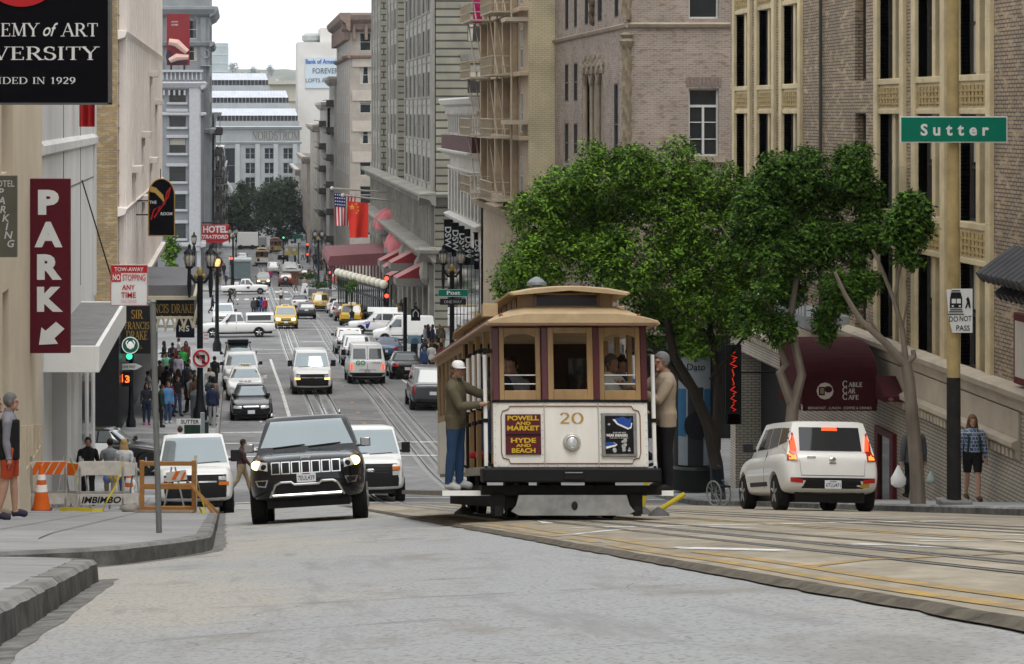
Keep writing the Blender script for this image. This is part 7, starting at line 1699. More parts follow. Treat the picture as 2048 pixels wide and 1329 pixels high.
proto('rider_cap', dict(hipL=.05, hipR=-.06, armL=(1.15,.12,.35,-.1), armR=(.5,.1,1.2,.25), lean=.03, yaw=-.95), 'jacket', 'trousers', 'cap', V, True)
proto('rider_beige', dict(armR=(1.0,.15,.9,.1), armL=(.6,.15,1.4,.2), lean=.05, yaw=.5, fat=1.08), 'jacket', 'trousers', 'short', V, True)
GREY=(.2,.2,.21); BLK=(.012,.012,.014); NAVY=(.015,.02,.05); DEN=(.035,.06,.13); KHA=(.28,.22,.13); WHT_=(.62,.62,.62); RED_=(.4,.03,.03); OLV=(.10,.085,.055); GRN_=(.08,.3,.16); BRN=(.09,.055,.035)
def gp(px, Y, dz=0): x = PX(px, Y); return (x, Y, sz(x, Y) + dz)
m1 = person('near_shorts', gp(-12, 36), R(85), 'man in black jacket and khaki shorts cut off by the left edge', BLK, KHA, (.12,.08,.05), shoe=(.2,.17,.14))
m2 = person('near_shorts', gp(20, 35), R(90), 'grey haired man in grey top and orange red shorts at the left edge', (.2,.2,.23), (.42,.06,.025), (.12,.12,.12), shoe=(.03,.03,.05))
mb = MB(); mb.loft([[(x, y, z) for x, y in ((-.19,-.0),(-.15,-.13),(-.05,-.15),(-.05,.15),(-.15,.14),(-.19,.06))] for z in (.85,1.42)]); mb.build('vest', colm(BLK), m2, bevel=.03)
m3 = person('near_black', gp(176, 64.5), R(8), 'man all in black walking uphill behind the striped barricades', BLK, BLK, (.02,.015,.01))
m4 = person('near_tee', gp(220, 69), PI, 'man in grey t-shirt walking away behind the barricades', (.24,.25,.26), KHA, (.02,.015,.01))
m5 = person('near_blonde', gp(248, 66.5), PI, 'blonde long haired woman in white top walking away behind the barricades', WHT_, DEN, (.42,.28,.12))
bg_ = thing('plastic_bag', 'white plastic bag carried by the blonde woman', 'bag', gp(262, 66.3, .55)); mb = MB(); mb.ellipsoid((0,0,0),(.13,.09,.17),10,8); mb.tube([(0,0,.15),(0,0,.3)], .02, 5); mb.build('bag_body', WHITE, bg_, smooth=True)
m6 = person('walk_m', gp(484, 76), R(90), 'pedestrian in dark vest and khaki trousers crossing beside the black off-road wagon', (.06,.03,.03), KHA, (.02,.012,.01), shoe=(.15,.06,.03))
m7 = person('walk_m', gp(360, 84), PI, 'man in white shirt seen from behind above the parked white van', (.62,.6,.66), BLK)
m8 = person('near_suit', (14.95, 55.5, sz(14.95, 55.5)), PI, 'man in dark grey suit walking away behind the slender tree trunk', (.075,.078,.085), BLK, (.02,.015,.012))
for nm, dx, c_ in (('plastic_bag', -.36, WHITE), ('clear_bag', .36, M('greenish_plastic', (.4,.48,.44), .4))):
 b_ = thing(nm, 'white plastic bag hanging from the left hand of the man in the suit' if dx < 0 else 'small pale green bag in the right hand of the man in the suit', 'bag', (14.95 + dx, 55.4, sz(14.95, 55.4) + .5)); mb = MB(); q = 1 if dx < 0 else .6; mb.loft([[(rx*q*math.cos(a), ry*q*math.sin(a), z*q) for a in fr(0,6.1,.5)] for z, rx, ry in ((-.2,.08,.05),(-.14,.16,.1),(0,.17,.1),(.12,.1,.06),(.28,.02,.02))]); mb.build('bag_body', c_, b_, smooth=True)
m9 = person('near_plaid', (15.0, 51.2, sz(15.0, 51.2)), R(-8), 'long haired pedestrian in blue plaid shirt and black shorts right of the street sign pole', (.09,.12,.2), BLK, (.13,.07,.03), shoe=(.06,.035,.02))
PLD = brick('plaid_cloth', (.03,.05,.12), (.10,.15,.26), (.4,.44,.5), .075, .075, .007)
for q in m9.children:
 if q.name.startswith('shirt'): q.material_slots[0].link = 'OBJECT'; q.material_slots[0].material = PLD
bk = thing('backpack', 'dark green backpack on the shoulders of the long haired pedestrian', 'backpack', (15.0, 51.42, sz(15, 51.2) + 1.15)); mb = MB(); mb.ellipsoid((0,0,0),(.19,.1,.27),12,8); mb.build('pack', M('pack_green', (.015,.04,.03), .8), bk, smooth=True)
mb = MB();
for sx in (-.11,.11): mb.tube([(sx,-.05,.25),(sx,-.2,.3),(sx,-.36,.18),(sx*1.2,-.36,-.1),(sx*1.3,-.1,-.2)], .022, 6)
mb.build('straps', M('pack_green', (.015,.04,.03), .8), bk)
def rider(key, x, y, z, rz, label, *a, **k): q = cc_world(x, y, z); return person(key, q, rz, label, *a, **k)
rider('rider_cap', -1.36, .55, .35, R(68), 'man in white cap, olive jacket and jeans standing on the cable car step', OLV, (.025,.055,.12), (.66,.66,.66), (.36,.21,.15), (.4,.4,.4), .9)
rider('rider_beige', 1.24, .8, .33, R(-80), 'grey haired man in beige jacket holding the right pole of the cable car', (.3,.24,.18), BLK, (.14,.14,.14), (.36,.2,.14), sc=.98)
for i, (k, x, y, rz, lab, c_, h_) in enumerate((('sit_f', -.78, .95, R(50), 'dark haired passenger leaning behind the left cable car window', (.05,.05,.06), (.02,.015,.01)), ('sit_m', -.58, 1.3, R(-30), 'passenger in patterned grey shirt behind the left cable car window', (.25,.25,.28), (.02,.015,.01)), ('sit_m', .6, .9, R(40), 'balding passenger in pale collared shirt behind the right cable car window', (.55,.57,.52), (.10,.075,.06)), ('sit_m', .82, 1.5, R(20), 'passenger in blue behind the right cable car window, nearest the pole', (.06,.1,.25), (.03,.02,.015)), ('sit_f', .56, 1.9, R(10), 'passenger at the back of the right cable car window', (.1,.05,.04), (.05,.03,.02)), ('sit_m', -.4, 2.9, R(-75), 'passenger on the open side bench with red shoes', (.03,.03,.04), (.03,.02,.015)))):
 rider(k, x, y, .76, rz, lab, c_, DEN, h_, shoe=(.45,.03,.04) if 'red shoes' in lab else (.02,.02,.02), sc=.93)
GC = 'pedestrians on the left corner pavement'
for k, px, Y, rz, t, b_, lab, *ex in (
 ('photo_m', 296, 112, 90, (.5,.5,.5), BLK, 'man in white long sleeves holding a camera up at the left corner'),
 ('stand_f', 293, 104, 10, (.02,.022,.03), (.02,.03,.07), 'woman in dark jacket, jeans and pink shoes at the left corner', (.5,.04,.15)),
 ('stand_m', 323, 103, 90, (.012,.03,.025), BLK, 'man in dark green jacket facing right at the left corner'),
 ('stand_m', 336, 105, 30, (.08,.2,.38), DEN, 'man in bright blue checked shirt and jeans at the left corner', (.5,.5,.5)),
 ('tee_m', 333, 127, 0, (.2,.5,.34), DEN, 'man in pale green t-shirt walking up under the hotel marquee'),
 ('walk_f', 357, 126, 0, (.36,.34,.42), KHA, 'woman in lilac grey top beside the man in pale green'),
 ('walk_m', 365, 134, 0, (.04,.35,.07), BLK, 'man in vivid green shirt under the hotel marquee'),
 ('stand_m', 375, 118, 180, (.03,.04,.055), BLK, 'man in dark blue jacket seen from behind near the lamp post'),
 ('walk_f', 356, 113.5, 180, BLK, BLK, 'brown haired woman in black coat walking away with a shoulder bag'),
 ('walk_m', 333, 116, 180, BLK, BLK, 'man in black walking away behind the man in the dark green jacket'),
 ('stand_f', 380, 111, 180, BLK, BLK, 'woman in black dress standing left of the no left turn sign'),
 ('stand_m', 389, 113, 40, (.08,.3,.38), BLK, 'man in teal shirt and sunglasses beside the lamp post'),
 ('stand_m', 425, 104, 170, NAVY, (.2,.19,.18), 'older man in navy jacket and grey trousers at the kerb'),
 ('stand_f', 420, 116, 10, (.4,.38,.36), BLK, 'woman in pale top and sunglasses by the kerb'),
 ('stand_f', 421, 109, 200, (.06,.09,.13), DEN, 'woman in blue grey jacket right of the lamp post'),
 ('stand_f', 428, 108.5, 150, (.2,.16,.14), BLK, 'curly haired woman at the kerb beside the parked taxi'),
 ('walk_m', 429, 124, 180, BLK, BLK, 'man in black walking away along the parked cars'),
 ('walk_m', 345, 140, 180, (.03,.03,.04), DEN, 'dark clothed man far under the hotel marquee'),
 ('walk_f', 372, 142, 0, (.14,.05,.05), BLK, 'woman in wine red jacket far along the left pavement'),
 ('stand_m', 308, 118, 120, BLK, BLK, 'man in black against the dark shopfront')):
 person(k, gp(px, Y), R(rz), lab, t, b_, shoe=ex[0] if ex else (.02,.02,.02), group=GC)
GS = 'pedestrians crossing or standing in the street'
for k, px, Y, rz, t, b_, lab in (
 ('walk_m', 460, 268, -90, BLK, BLK, 'dark clothed man crossing left behind the camper pickup'), ('walk_f', 470, 268, -90, (.15,.13,.12), (.4,.38,.35), 'woman in grey and white crossing left behind the camper pickup'),
 ('shorts_m', 562, 268, 180, WHT_, BLK, 'man in white t-shirt and black shorts walking away up the middle of the street'), ('walk_f', 592, 312, 60, (.12,.05,.035), BRN, 'woman in brown crossing behind the open red car'),
 ('walk_m', 609, 312, 0, (.3,.22,.18), (.35,.3,.26), 'pale clothed pedestrian by the traffic board at the square'), ('stand_m', 507, 232, 180, (.07,.06,.06), BLK, 'dark jacketed person of the group standing in front of the camper pickup'),
 ('stand_m', 514, 233, 150, BLK, DEN, 'black coated person of the group standing in front of the camper pickup'), ('stand_f', 523, 234, 180, (.02,.08,.35), DEN, 'person in bright blue of the group in the street'), ('stand_m', 530, 232, 200, (.35,.03,.04), DEN, 'person in red at the right of the group in the street'), ('stand_f', 518, 236, 180, (.3,.28,.26), BLK, 'person in beige in the middle of the group in the street'),
 ('walk_m', 704, 199, 30, BLK, DEN, 'dark clothed man walking beside the yellow taxi wagon'), ('stand_m', 669, 318, 20, (.65,.14,.02), KHA, 'worker in orange jacket at the far right corner'), ('stand_m', 679, 318, 180, NAVY, BLK, 'man in navy next to the worker in orange'), ('walk_m', 425, 236, 90, NAVY, BLK, 'man in dark blue stepping off the left kerb at the square')):
 person(k, gp(px, Y), R(rz), lab, t, b_, group=GS)
GR = 'people on the right pavement by the hotel'; rr = random.Random(11)
CN = [('black', BLK), ('dark', (.02,.02,.025)), ('navy', NAVY), ('grey', GREY), ('white', WHT_), ('dull blue', (.05,.09,.2)), ('brown', BRN), ('dark red', (.2,.02,.025)), ('olive', OLV), ('beige', KHA), ('charcoal', (.04,.04,.045))]
def crowd(n, pxr, Yr, group, where):
 for i in range(n):
  px = rr.uniform(*pxr); Y = rr.uniform(*Yr); k = rr.choice(['walk_m','walk_f','stand_m','stand_f','tee_m']); (nc, t), (nb, b_) = rr.choice(CN), rr.choice(CN[:3] + [('blue denim', DEN), ('khaki', KHA)])
  lab = f"{'woman' if k.endswith('f') else 'man'} in {nc} top and {nb} trousers {where}"
  q = 1
  while lab in USED and q < 12:
   nc, t = rr.choice(CN); nb, b_ = rr.choice(CN[:3] + [('blue denim', DEN), ('khaki', KHA)]); lab = f"{'woman' if k.endswith('f') else 'man'} in {nc} top and {nb} trousers {where}"; q += 1
  USED.add(lab); person(k, gp(px, Y), rr.uniform(0, 6.28), lab, t, b_, group=group)
crowd(11, (312, 396), (107, 150), GC, 'in the crowd under the hotel marquee'); crowd(9, (772, 832), (203, 214), GR, 'under the red sloped awnings'); crowd(7, (846, 886), (162, 172), GR, 'by the small white delivery van'); crowd(8, (846, 884), (138, 152), GR, 'near the black sedan and lamp post')
crowd(26, (628, 672), (322, 400), 'crowd on the far right corner', 'in the far right corner crowd'); crowd(14, (424, 452), (312, 400), 'crowd on the far left corner', 'in the far left corner crowd'); crowd(10, (600, 640), (410, 500), 'people far down the right pavement', 'far down the right pavement')
for k_, (T_, h_) in PROTO.items():
 for c_ in [q for q in T_.children_recursive]: bpy.data.objects.remove(c_)
 bpy.data.objects.remove(T_)
# ================================================================ SIGNS AND STREET FURNITURE
MR = M('sign_maroon', (.085,.006,.014), .45, 0, .06); BKS = M('sign_black', (.004,.004,.006), .5, 0, .1, spec=.04); SGRN = M('street_sign_green', (.0,.15,.095), .45, 0, .08); OLG = M('olive_grey', (.13,.13,.10), .6, 0, .1)
SRED = M('sign_red', (.42,.015,.02), .5, 0, .05); SWH = M('sign_white', (.62,.63,.63), .45, 0, .05); SBK = M('sign_ink', (.012,.012,.014), .5, 0, 0); BEIGEP = M('weathered_yellow_pole', (.34,.26,.12), .7, 0, .25, 3)
class Board:
 """a flat sign facing the camera, spanned by photo pixels at distance Y"""
 def __init__(s, name, lab, cat, x0, y0, x1, y1, Y, m, t=.03, group=None, bevel=0, edge=None):
  s.Y = Y; s.T = thing(name, lab, cat, (PX((x0+x1)/2, Y), Y, PZ(y1, Y)), 0, group)
  mb = MB(); mb.box(PX(x0,Y), Y, PZ(y1,Y), PX(x1,Y), Y+t, PZ(y0,Y)); s.p = bp(s.T, 'panel', mb, m, bevel=bevel)
 def text(s, items, m, name='lettering', d=.006):
  """items: (text, centre px, baseline py, height px, width px or None[, bold, shear])"""
  mb = MB()
  for it in items:
   t, cx, py, h, w = it[:5]; b_ = it[5] if len(it) > 5 else .02; sh = it[6] if len(it) > 6 else 0
   k = s.Y / F
   if b_ == 'serif': put_serif(mb, t, PX(cx,s.Y), PZ(py,s.Y), s.Y - d, h*k, w*k if w else None)
   else: put_text(mb, t, PX(cx,s.Y), PZ(py,s.Y), s.Y - d, h*k, w*k if w else None, b_, sh)
  return bp(s.T, name, mb, m)
 def poly(s, pts, m, name, d=.008, t=.006):
  mb = MB(); mb.prism([(PX(x,s.Y), PZ(y,s.Y)) for x, y in pts], s.Y - d - t, s.Y - d); return bp(s.T, name, mb, m)
 def rect(s, x0, y0, x1, y1, m, name, d=.004):
  mb = MB(); mb.box(PX(x0,s.Y), s.Y - d, PZ(y1,s.Y), PX(x1,s.Y), s.Y + .001, PZ(y0,s.Y)); return bp(s.T, name, mb, m)
 def tube(s, pts, r, m, name, d=.02, closed=False):
  mb = MB(); mb.tube([(PX(x,s.Y), s.Y - d, PZ(y,s.Y)) for x, y in pts], r, 6); return bp(s.T, name, mb, m)
 def bar(s, name, pts, r, m=IRON):
  mb = MB(); mb.tube(pts, r, 6); return bp(s.T, name, mb, m)
b = Board('college_sign', 'large black hanging sign with white ACADEMY of ART UNIVERSITY lettering', 'sign', -135, -90, 218, 207, 38, BKS, .55)
b.text([('ACADEMY', -11, 73, 26, 178, 'serif'), ('ART', 160, 73, 26, 72, 'serif'), ('UNIVERSITY', 43, 120, 26, 308, 'serif'), ('FOUNDED IN 1929', 43, 168, 13, 216, 'serif')], SWH)
b.text([('of', 101, 73, 27, 30, .01, .4)], SWH, 'italic_lettering')
b.poly([(43 + 85*math.cos(a), -70 + 84*math.sin(a)) for a in fr(0, 6.2, .1)], SRED, 'red_disc')
b.bar('bracket', [(PX(-120,38), 38.2, PZ(60,38)), (-6, 38.2, PZ(60,38))], .05); mb = MB(); mb.box(PX(216,38), 37.99, PZ(209,38), PX(221,38), 38.56, PZ(-90,38)); mb.box(PX(-135,38), 37.99, PZ(210,38), PX(221,38), 38.56, PZ(206,38)); bp(b.T, 'edge_trim', mb, M('trim_grey', (.12,.12,.12), .4, .5))
b = Board('parking_sign', 'tall maroon blade sign with white PARK letters and arrow', 'sign', 49, 358, 140, 707, 50, MR, .3, bevel=.01)
b.text([('P', 97, 430, 50, 42, .06), ('A', 97, 495, 51, 56, .06), ('R', 99, 560, 51, 50, .06), ('K', 100, 624, 50, 52, .06)], SWH)
b.poly([(78,690),(83,655),(91,662),(112,644),(129,658),(109,677),(116,688)], SWH, 'arrow'); b.bar('bracket', [(PX(140,50), 50.15, PZ(400,50)), (-4.3, 50.15, PZ(400,50))], .04)
b = Board('garage_sign', 'olive grey HOTEL PARKING blade sign at the left edge', 'sign', -32, 352, 33, 515, 40.2, OLG, .2)
b.text([('HOTEL', 6, 374, 13, 46, .01)], SWH); b.text([(ch, x, y, 15, None, .02, .2) for ch, x, y in zip('PARKING', (2, 3, 6, 12, 14, 17, 22), (392, 409, 427, 444, 461, 478, 495))], SWH, 'slanted_lettering')
b.bar('bracket', [(-5.0, 40.3, PZ(430,40)), (-3.9, 40.3, PZ(430,40))], .04)
b = thing('red_banner', 'bright red folded banner on the white block under the college sign', 'banner', (PX(172,64), 64, PZ(254,64))); mb = MB(); mb.grid([[(PX(x,64), 64 + .12*math.sin(x*.45), z) for x in fr(158,190,2.5)] for z in (PZ(254,64)+.0, PZ(180,64))]); bp(b, 'cloth', mb, M('banner_red', (.42,.02,.02), .75, 0, .1)); mb = MB(); mb.tube([(PX(158,64),64.1,PZ(180,64)),(-4.2,64.1,PZ(180,64))], .03, 5); bp(b, 'rod', mb, IRON)
Y = 110; b = Board('club_sign', 'black arched sign with red script and gold comet, lettered THE ROOM', 'sign', 297, 390, 349, 472, Y, BKS, .12)
b.poly([(323 + 26*math.cos(a), 391 + 33*math.sin(a)) for a in fr(math.pi, 2*math.pi + .01, .15)], BKS, 'arch_top', -.1, .1)
b.tube([(297,472),(297,391)] + [(323 + 26*math.cos(a), 391 + 33*math.sin(a)) for a in fr(math.pi, 2*math.pi, .15)] + [(349,472),(297,472)], .025, CGOLD, 'rim')
b.poly([(300,372),(312,376),(326,390),(331,410),(322,398),(310,386),(300,384)], M('comet_gold', (.45,.28,.07), .5), 'comet', .01); b.tube([(302,440),(308,420),(320,412),(314,428),(308,436),(318,422),(330,405),(334,385),(341,375),(336,395),(326,408)], .035, SRED, 'script_swirl')
b.text([('THE', 306, 408, 6, 14), ('ROOM', 333, 431, 6, 23)], SWH); mb = MB(); mb.tube([(PX(297,Y),Y+.05,PZ(402,Y)),(-4.85,Y+.05,PZ(402,Y))], .03, 5); mb.tube([(PX(297,Y),Y+.05,PZ(430,Y)),(-4.85,Y+.05,PZ(430,Y))], .03, 5); mb.tube([(PX(321,Y),Y+.05,PZ(358,Y)),(PX(321,Y),Y+.05,PZ(338,Y))], .02, 5); bp(b.T, 'bracket', mb, IRON)
Y = 26; b = Board('tow_away_sign', 'white and red TOW-AWAY NO STOPPING ANY TIME sign on a grey pole', 'sign', 221, 530, 296, 612, Y, SWH, .012, bevel=.02)
b.rect(223, 532, 294, 546, SRED, 'red_band'); b.rect(223, 547, 242, 564, SRED, 'red_block')
b.text([('TOW-AWAY', 258, 543, 8, 58, .01), ('NO', 233, 561, 12, 15, .03)], SWH, 'white_lettering', .009); b.text([('STOPPING', 268, 562, 13, 46, .01), ('ANY', 257, 580, 10, 26), ('TIME', 257, 596, 11, 30), ('7 A.M. TO 6 P.M.', 258, 603, 2.5, 32, 0), ('TOW-AWAY ZONE', 258, 606.5, 2.5, 30, 0)], SRED, d=.008)
pts = [(222,531),(295,531),(295,611),(222,611),(222,531)]; b.tube(pts, .004, SRED, 'red_border', .006)
base = sz(PX(315,Y), Y) ; mb = MB(); mb.tube([(PX(305,Y),Y+.03,PZ(604,Y)),(PX(318,Y),Y+.03,base)], .031, 12); mb.tube([(PX(293,Y),Y+.02,PZ(606,Y)),(PX(306,Y),Y+.02,PZ(608,Y))], .022, 8); mb.ellipsoid((PX(305,Y),Y+.03,PZ(604,Y)),(.042,.042,.02)); bp(b.T, 'pole', mb, M('pole_grey', (.17,.18,.18), .6, .3, .15, 4), smooth=40)
Y = 45.2; px = 1908; base = sz(PX(px,Y), Y)
b = Board('street_sign', 'green street sign lettered Sutter on a weathered pole', 'sign', 1800, 233, 2015, 286, Y-.2, SWH, .012, bevel=.004)
b.rect(1802.5, 235.5, 2012.5, 283.5, SGRN, 'green_field', .008); b.text([(ch, x, 272, h, None, .03) for ch, x, h in zip('Sutter', (1848, 1873, 1898, 1921, 1946, 1971), (24, 17, 22, 22, 17, 17))], SWH, d=.012)
mb = MB(); mb.mat(0).tube([(PX(1905,Y),Y,3.4),(PX(1907,Y),Y,PZ(755,Y))], [.1,.12], 14); mb.mat(1).tube([(PX(1907,Y),Y,PZ(755,Y)),(PX(1908,Y),Y,base)], [.123,.13], 14); bp(b.T, 'pole', mb, [BEIGEP, M('pole_dark', (.02,.019,.018), .7, 0, .3, 5)], smooth=40)
mb = MB(); mb.box(PX(1908,Y)-.27, Y-.25, base-.02, PX(1908,Y)+.27, Y+.25, base+.1); bp(b.T, 'footing', mb, KERBM, bevel=.03)
b = Board('no_pass_sign', 'white DO NOT PASS sign with streetcar symbol bent around the weathered pole', 'sign', 1904, 578, 1945, 666, Y-.18, SWH, .012)
b.poly([(1893,580),(1904,579),(1904,662),(1898,640)], SWH, 'bent_edge', -.012, .012); b.text([('DO', 1907, 644, 11, 18, .01), ('NOT', 1931, 643, 11, 24, .01), ('PASS', 1926, 662, 11, 27, .01)], SBK)
b.poly([(1900,596),(1902,585),(1921,585),(1924,596),(1924,616),(1899,616)], SBK, 'tram_symbol'); b.rect(1903, 598, 1911, 607, SWH, 'tram_window', .02); b.rect(1913, 598, 1921, 607, SWH, 'tram_window', .02); b.rect(1903, 611, 1907, 614, SWH, 'tram_lamp', .02); b.rect(1917, 611, 1921, 614, SWH, 'tram_lamp', .02); b.rect(1903, 581, 1920, 583, SBK, 'tram_roof', .008)
for y, w_ in ((619,12),(623,14),(628,16)): b.rect(1912-w_, y, 1912+w_, y+2, SBK, 'track_mark', .008)
b.poly([(1932,598),(1936,594),(1939,601),(1941,616),(1938,616),(1936,608),(1932,617),(1930,616),(1934,605)], SBK, 'walker_symbol')
def post(px, Y, top, r, m=IRON, base_r=.2): return MB().lathe([(base_r,0),(base_r,.25),(base_r*.7,.4),(r*1.2,.7),(r,.9),(r,top)], (0,0,0), 12)
Y = 103; x = PX(262, Y); zb = sz(x, Y)
T = thing('signal_post', 'dark corner signal post with green light, red hand and countdown 3', 'traffic light', (x, Y, zb)); post(262, Y, 4.3, .09).build('post', IRON, T, smooth=40)
H = MB(); H.box(-.2,-.25,PZ(722,Y)-zb,.12,.05,PZ(680,Y)-zb); hs1 = H.build('signal_head', IRON, T, bevel=.02); MB().ellipsoid((-.06,-.27,PZ(712,Y)-zb),(.13,.04,.13),12,8).build('green_light', GREEN_EM, hs1)
H = MB(); H.box(-.72,-.3,PZ(772,Y)-zb,.05,-.05,PZ(742,Y)-zb); hs1 = H.build('walk_signal', IRON, T, bevel=.02)
mb = MB(); zc_ = PZ(757,Y)-zb; mb.ellipsoid((-.42,-.32,zc_-.05),(.11,.02,.13),10,6)
for k in range(4): mb.tube([(-.5+.05*k,-.32,zc_),(-.5+.05*k,-.32,zc_+.2)], .022, 5)
mb.build('red_hand', M('signal_orange', (1,.12,.02), .5, 0, 0, em=2.5), hs1); mb = MB(); put_text(mb, '3', -.14, zc_-.15, -.31, .3, .18, .03); mb.build('countdown', M('signal_orange', (1,.12,.02), .5, 0, 0, em=2.5), hs1)
b = Board('one_way_sign', 'ONE WAY arrow sign under the green corner light', 'sign', 240, 726, 274, 741, Y-.3, SBK, .012); b.poly([(241,728),(272,727),(285,733),(272,740),(241,740)], SWH, 'arrow', .002); b.text([('ONE WAY', 258, 737, 6, 26, .01)], SBK, d=.012)
def lamp(px, Y, label, lit=False, dbl=True, py=515, group='ornate black street lamps'):
 x = PX(px, Y); zb = sz(x, Y); h = PZ(py, Y) - zb
 T = thing('street_lamp', label, 'street lamp', (x, Y, zb), 0, group)
 mb = MB(); mb.lathe([(.3,0),(.3,.5),(.2,.7),(.16,1.0),(.13,2),(.12,h-1.0),(.17,h-.9),(.1,h-.6)], (0,0,0), 12)
 xs = (-.45, .45) if dbl else (0,)
 if dbl: mb.tube([(-.45,0,h-.7),(-.2,0,h-1.05),(.2,0,h-1.05),(.45,0,h-.7)], .07, 8)
 for q in xs: mb.lathe([(.05,-1.7),(.1,-1.2),(.07,-.5),(.16,-.45),(.18,-.38),(.1,-.36)], (q,0,h), 10)
 mb.build('post', IRON, T, smooth=40)
 if dbl: mb = MB(); mb.ellipsoid((0,-.05,h-.65),(.14,.1,.25)); mb.ellipsoid((-.16,-.05,h-.8),(.1,.08,.12)); mb.ellipsoid((.16,-.05,h-.8),(.1,.08,.12)); mb.build('gilded_crest', M('gilt', (.25,.19,.07), .5, .4, .3, 9), T)
 for q in xs:
  g = MB().lathe([(.14,-.37),(.22,-.15),(.23,.0),(.18,.16)], (q,0,h), 12).build('lantern', M('amber_lantern', (1,.5,.16), .4, 0, 0, em=1.6) if lit else M('lantern_glass', (.34,.32,.27), .3, 0, .1), T, smooth=40)
  mb = MB(); mb.lathe([(.25,.15),(.2,.25),(.08,.36),(.06,.5),(.01,.58)], (q,0,h), 12)
  for j in range(8): a = 2*math.pi*j/8; mb.tube([(q+.15*math.cos(a),.15*math.sin(a),h-.37),(q+.235*math.cos(a),.235*math.sin(a),h-.05),(q+.19*math.cos(a),.19*math.sin(a),h+.16)], .014, 4)
  mb.build('lantern_cage', IRON, g)
 return T
lamp(400, 105.5, 'near twin lantern lamp post with gilt crest at the left corner')
lamp(434, 168, 'single lamp post with a glowing amber lantern behind the near twin lamp', True, False, 522)
lamp(388, 205, 'slim grey single lamp post at the square, left', False, False, 478)
lamp(904, 128, 'twin lantern lamp post on the right carrying the Post sign', False, True, 512)
lamp(637, 318, 'distant twin lamp post at the far right corner', False, True, 467); lamp(466, 330, 'distant lamp post in front of the red hotel sign', False, True, 462)
Y = 105; b = Board('no_turn_sign', 'square no left turn sign with red ring on the lamp post', 'sign', 385, 698, 420, 736, Y, SWH, .015, bevel=.02)
b.tube([(402.5 + 15*math.cos(a), 717 + 15.5*math.sin(a)) for a in fr(0, 6.3, .25)], .04, SRED, 'red_ring'); b.tube([(391,706),(414,728)], .03, SRED, 'red_slash', .045); b.poly([(404,728),(404,716),(398,716),(398,720),(391,713),(398,706),(398,710),(410,710),(410,728)], SBK, 'turn_arrow', .012)
b = Board('parking_notice', 'small red and white parking notice on the lamp post', 'sign', 407, 667, 418, 685, Y, SWH, .01); b.text([('NO', 412.5, 673, 4, 8), ('PARKING', 412.5, 679, 3, 9)], SRED)
Y = 76; b = Board('corner_street_sign', 'small white SUTTER sign above the utility box', 'sign', 353, 838, 402, 850, Y, SWH, .012); b.text([('SUTTER', 380, 848, 8, 36, .02)], SBK)
x = PX(405, Y); zb = sz(x, Y); b.bar('post', [(x, Y+.05, PZ(826,Y)), (x, Y+.05, zb)], .07, STEEL)
T = thing('utility_box', 'dark green utility cabinet at the left corner beside the white SUTTER sign', 'cabinet', (PX(393,99), 99, sz(PX(393,99), 99) - .1)); mb = MB(); mb.box(-.48,-.3,0,.48,.3,.8); mb.build('cabinet', M('cabinet_green', (.012,.03,.02), .5), T, bevel=.05); mb = MB(); mb.box(-.5,-.32,.8,.5,.32,.88); mb.build('lid', M('cabinet_green', (.012,.03,.02), .5), T, bevel=.03)
T = thing('trash_can', 'grey cylindrical litter bin by the kerb on the left corner', 'bin', (PX(396,106), 106, sz(PX(396,106), 106))); mb = MB(); mb.lathe([(.3,0),(.34,1.1),(.36,1.15),(.25,1.3),(.1,1.35)], (0,0,0), 14); mb.build('bin_body', M('bin_grey', (.16,.18,.19), .5, .3), T, smooth=40)
T = thing('white_barrier', 'low white barrier panel along the left kerb', 'barrier', (-1.1, 110, sz(-1.1,110))); mb = MB(); mb.grid([[(-1.05, y, sz(-1.1,y) + z) for z in (0,.75)] for y in fr(103,124,2)]); bp(T, 'panel', mb, WHITE); mb = MB(); mb.box(-1.1,103,sz(-1.1,103),-1.0,103.1,sz(-1.1,103)+.85); bp(T, 'end_post', mb, STEEL)
Y = 332; b = Board('hotel_sign', 'red sign lettered HOTEL STRATFORD on the far left corner', 'sign', 396, 450, 459, 482, Y, SRED, .5, bevel=.1); b.text([('HOTEL', 431, 466, 14, 50, .04), ('STRATFORD', 428, 478, 8, 56, .03, .2)], SWH, d=.05); b.poly([(404,482),(454,482),(446,486),(414,486)], SRED, 'lower_curve', -.3, .3); b.bar('bracket', [(PX(440,Y), Y+.3, PZ(446,Y)), (-5.2, Y+.3, PZ(446,Y))], .12)
b.text([('CUT LOUNGE', 426, 505, 8, 50)], M('pale_letters', (.4,.4,.4), .5), 'lower_lettering'); b.text([], SWH) if 0 else None
Y = 430; b = Board('vertical_hotel_sign', 'tall white vertical sign with red HERBERT letters', 'sign', 632, 250, 648, 436, Y, M('sign_pale', (.55,.58,.6), .5, 0, .05), .5); b.text([(ch, 637.5, 341 + 15.2*i, 10.5, 6.5, .05) for i, ch in enumerate('HERBERT')], SRED, d=.05); b.text([('HOTEL'[k], 643.5, 274 + 9*k, 6, 4, .03) for k in range(5)], SRED, 'small_lettering', .05); b.bar('bracket', [(PX(648,Y), Y+.3, PZ(260,Y)), (13.3, Y+.3, PZ(260,Y))], .1)
Y = 402; b = Board('brown_vertical_sign', 'tall brown vertical sign with gold VILLA FLORENCE letters', 'sign', 656, 270, 667, 426, Y, M('sign_brown', (.2,.1,.03), .6, 0, .15), .4); b.text([(ch, 661.5, 281 + 9.9*i, 6.5, 5, .03) for i, ch in enumerate('VILLA FLORENCE')], M('gold_pale', (.5,.36,.15), .5), d=.05); b.bar('bracket', [(PX(667,Y), Y+.3, PZ(280,Y)), (13.6, Y+.3, PZ(280,Y))], .1)
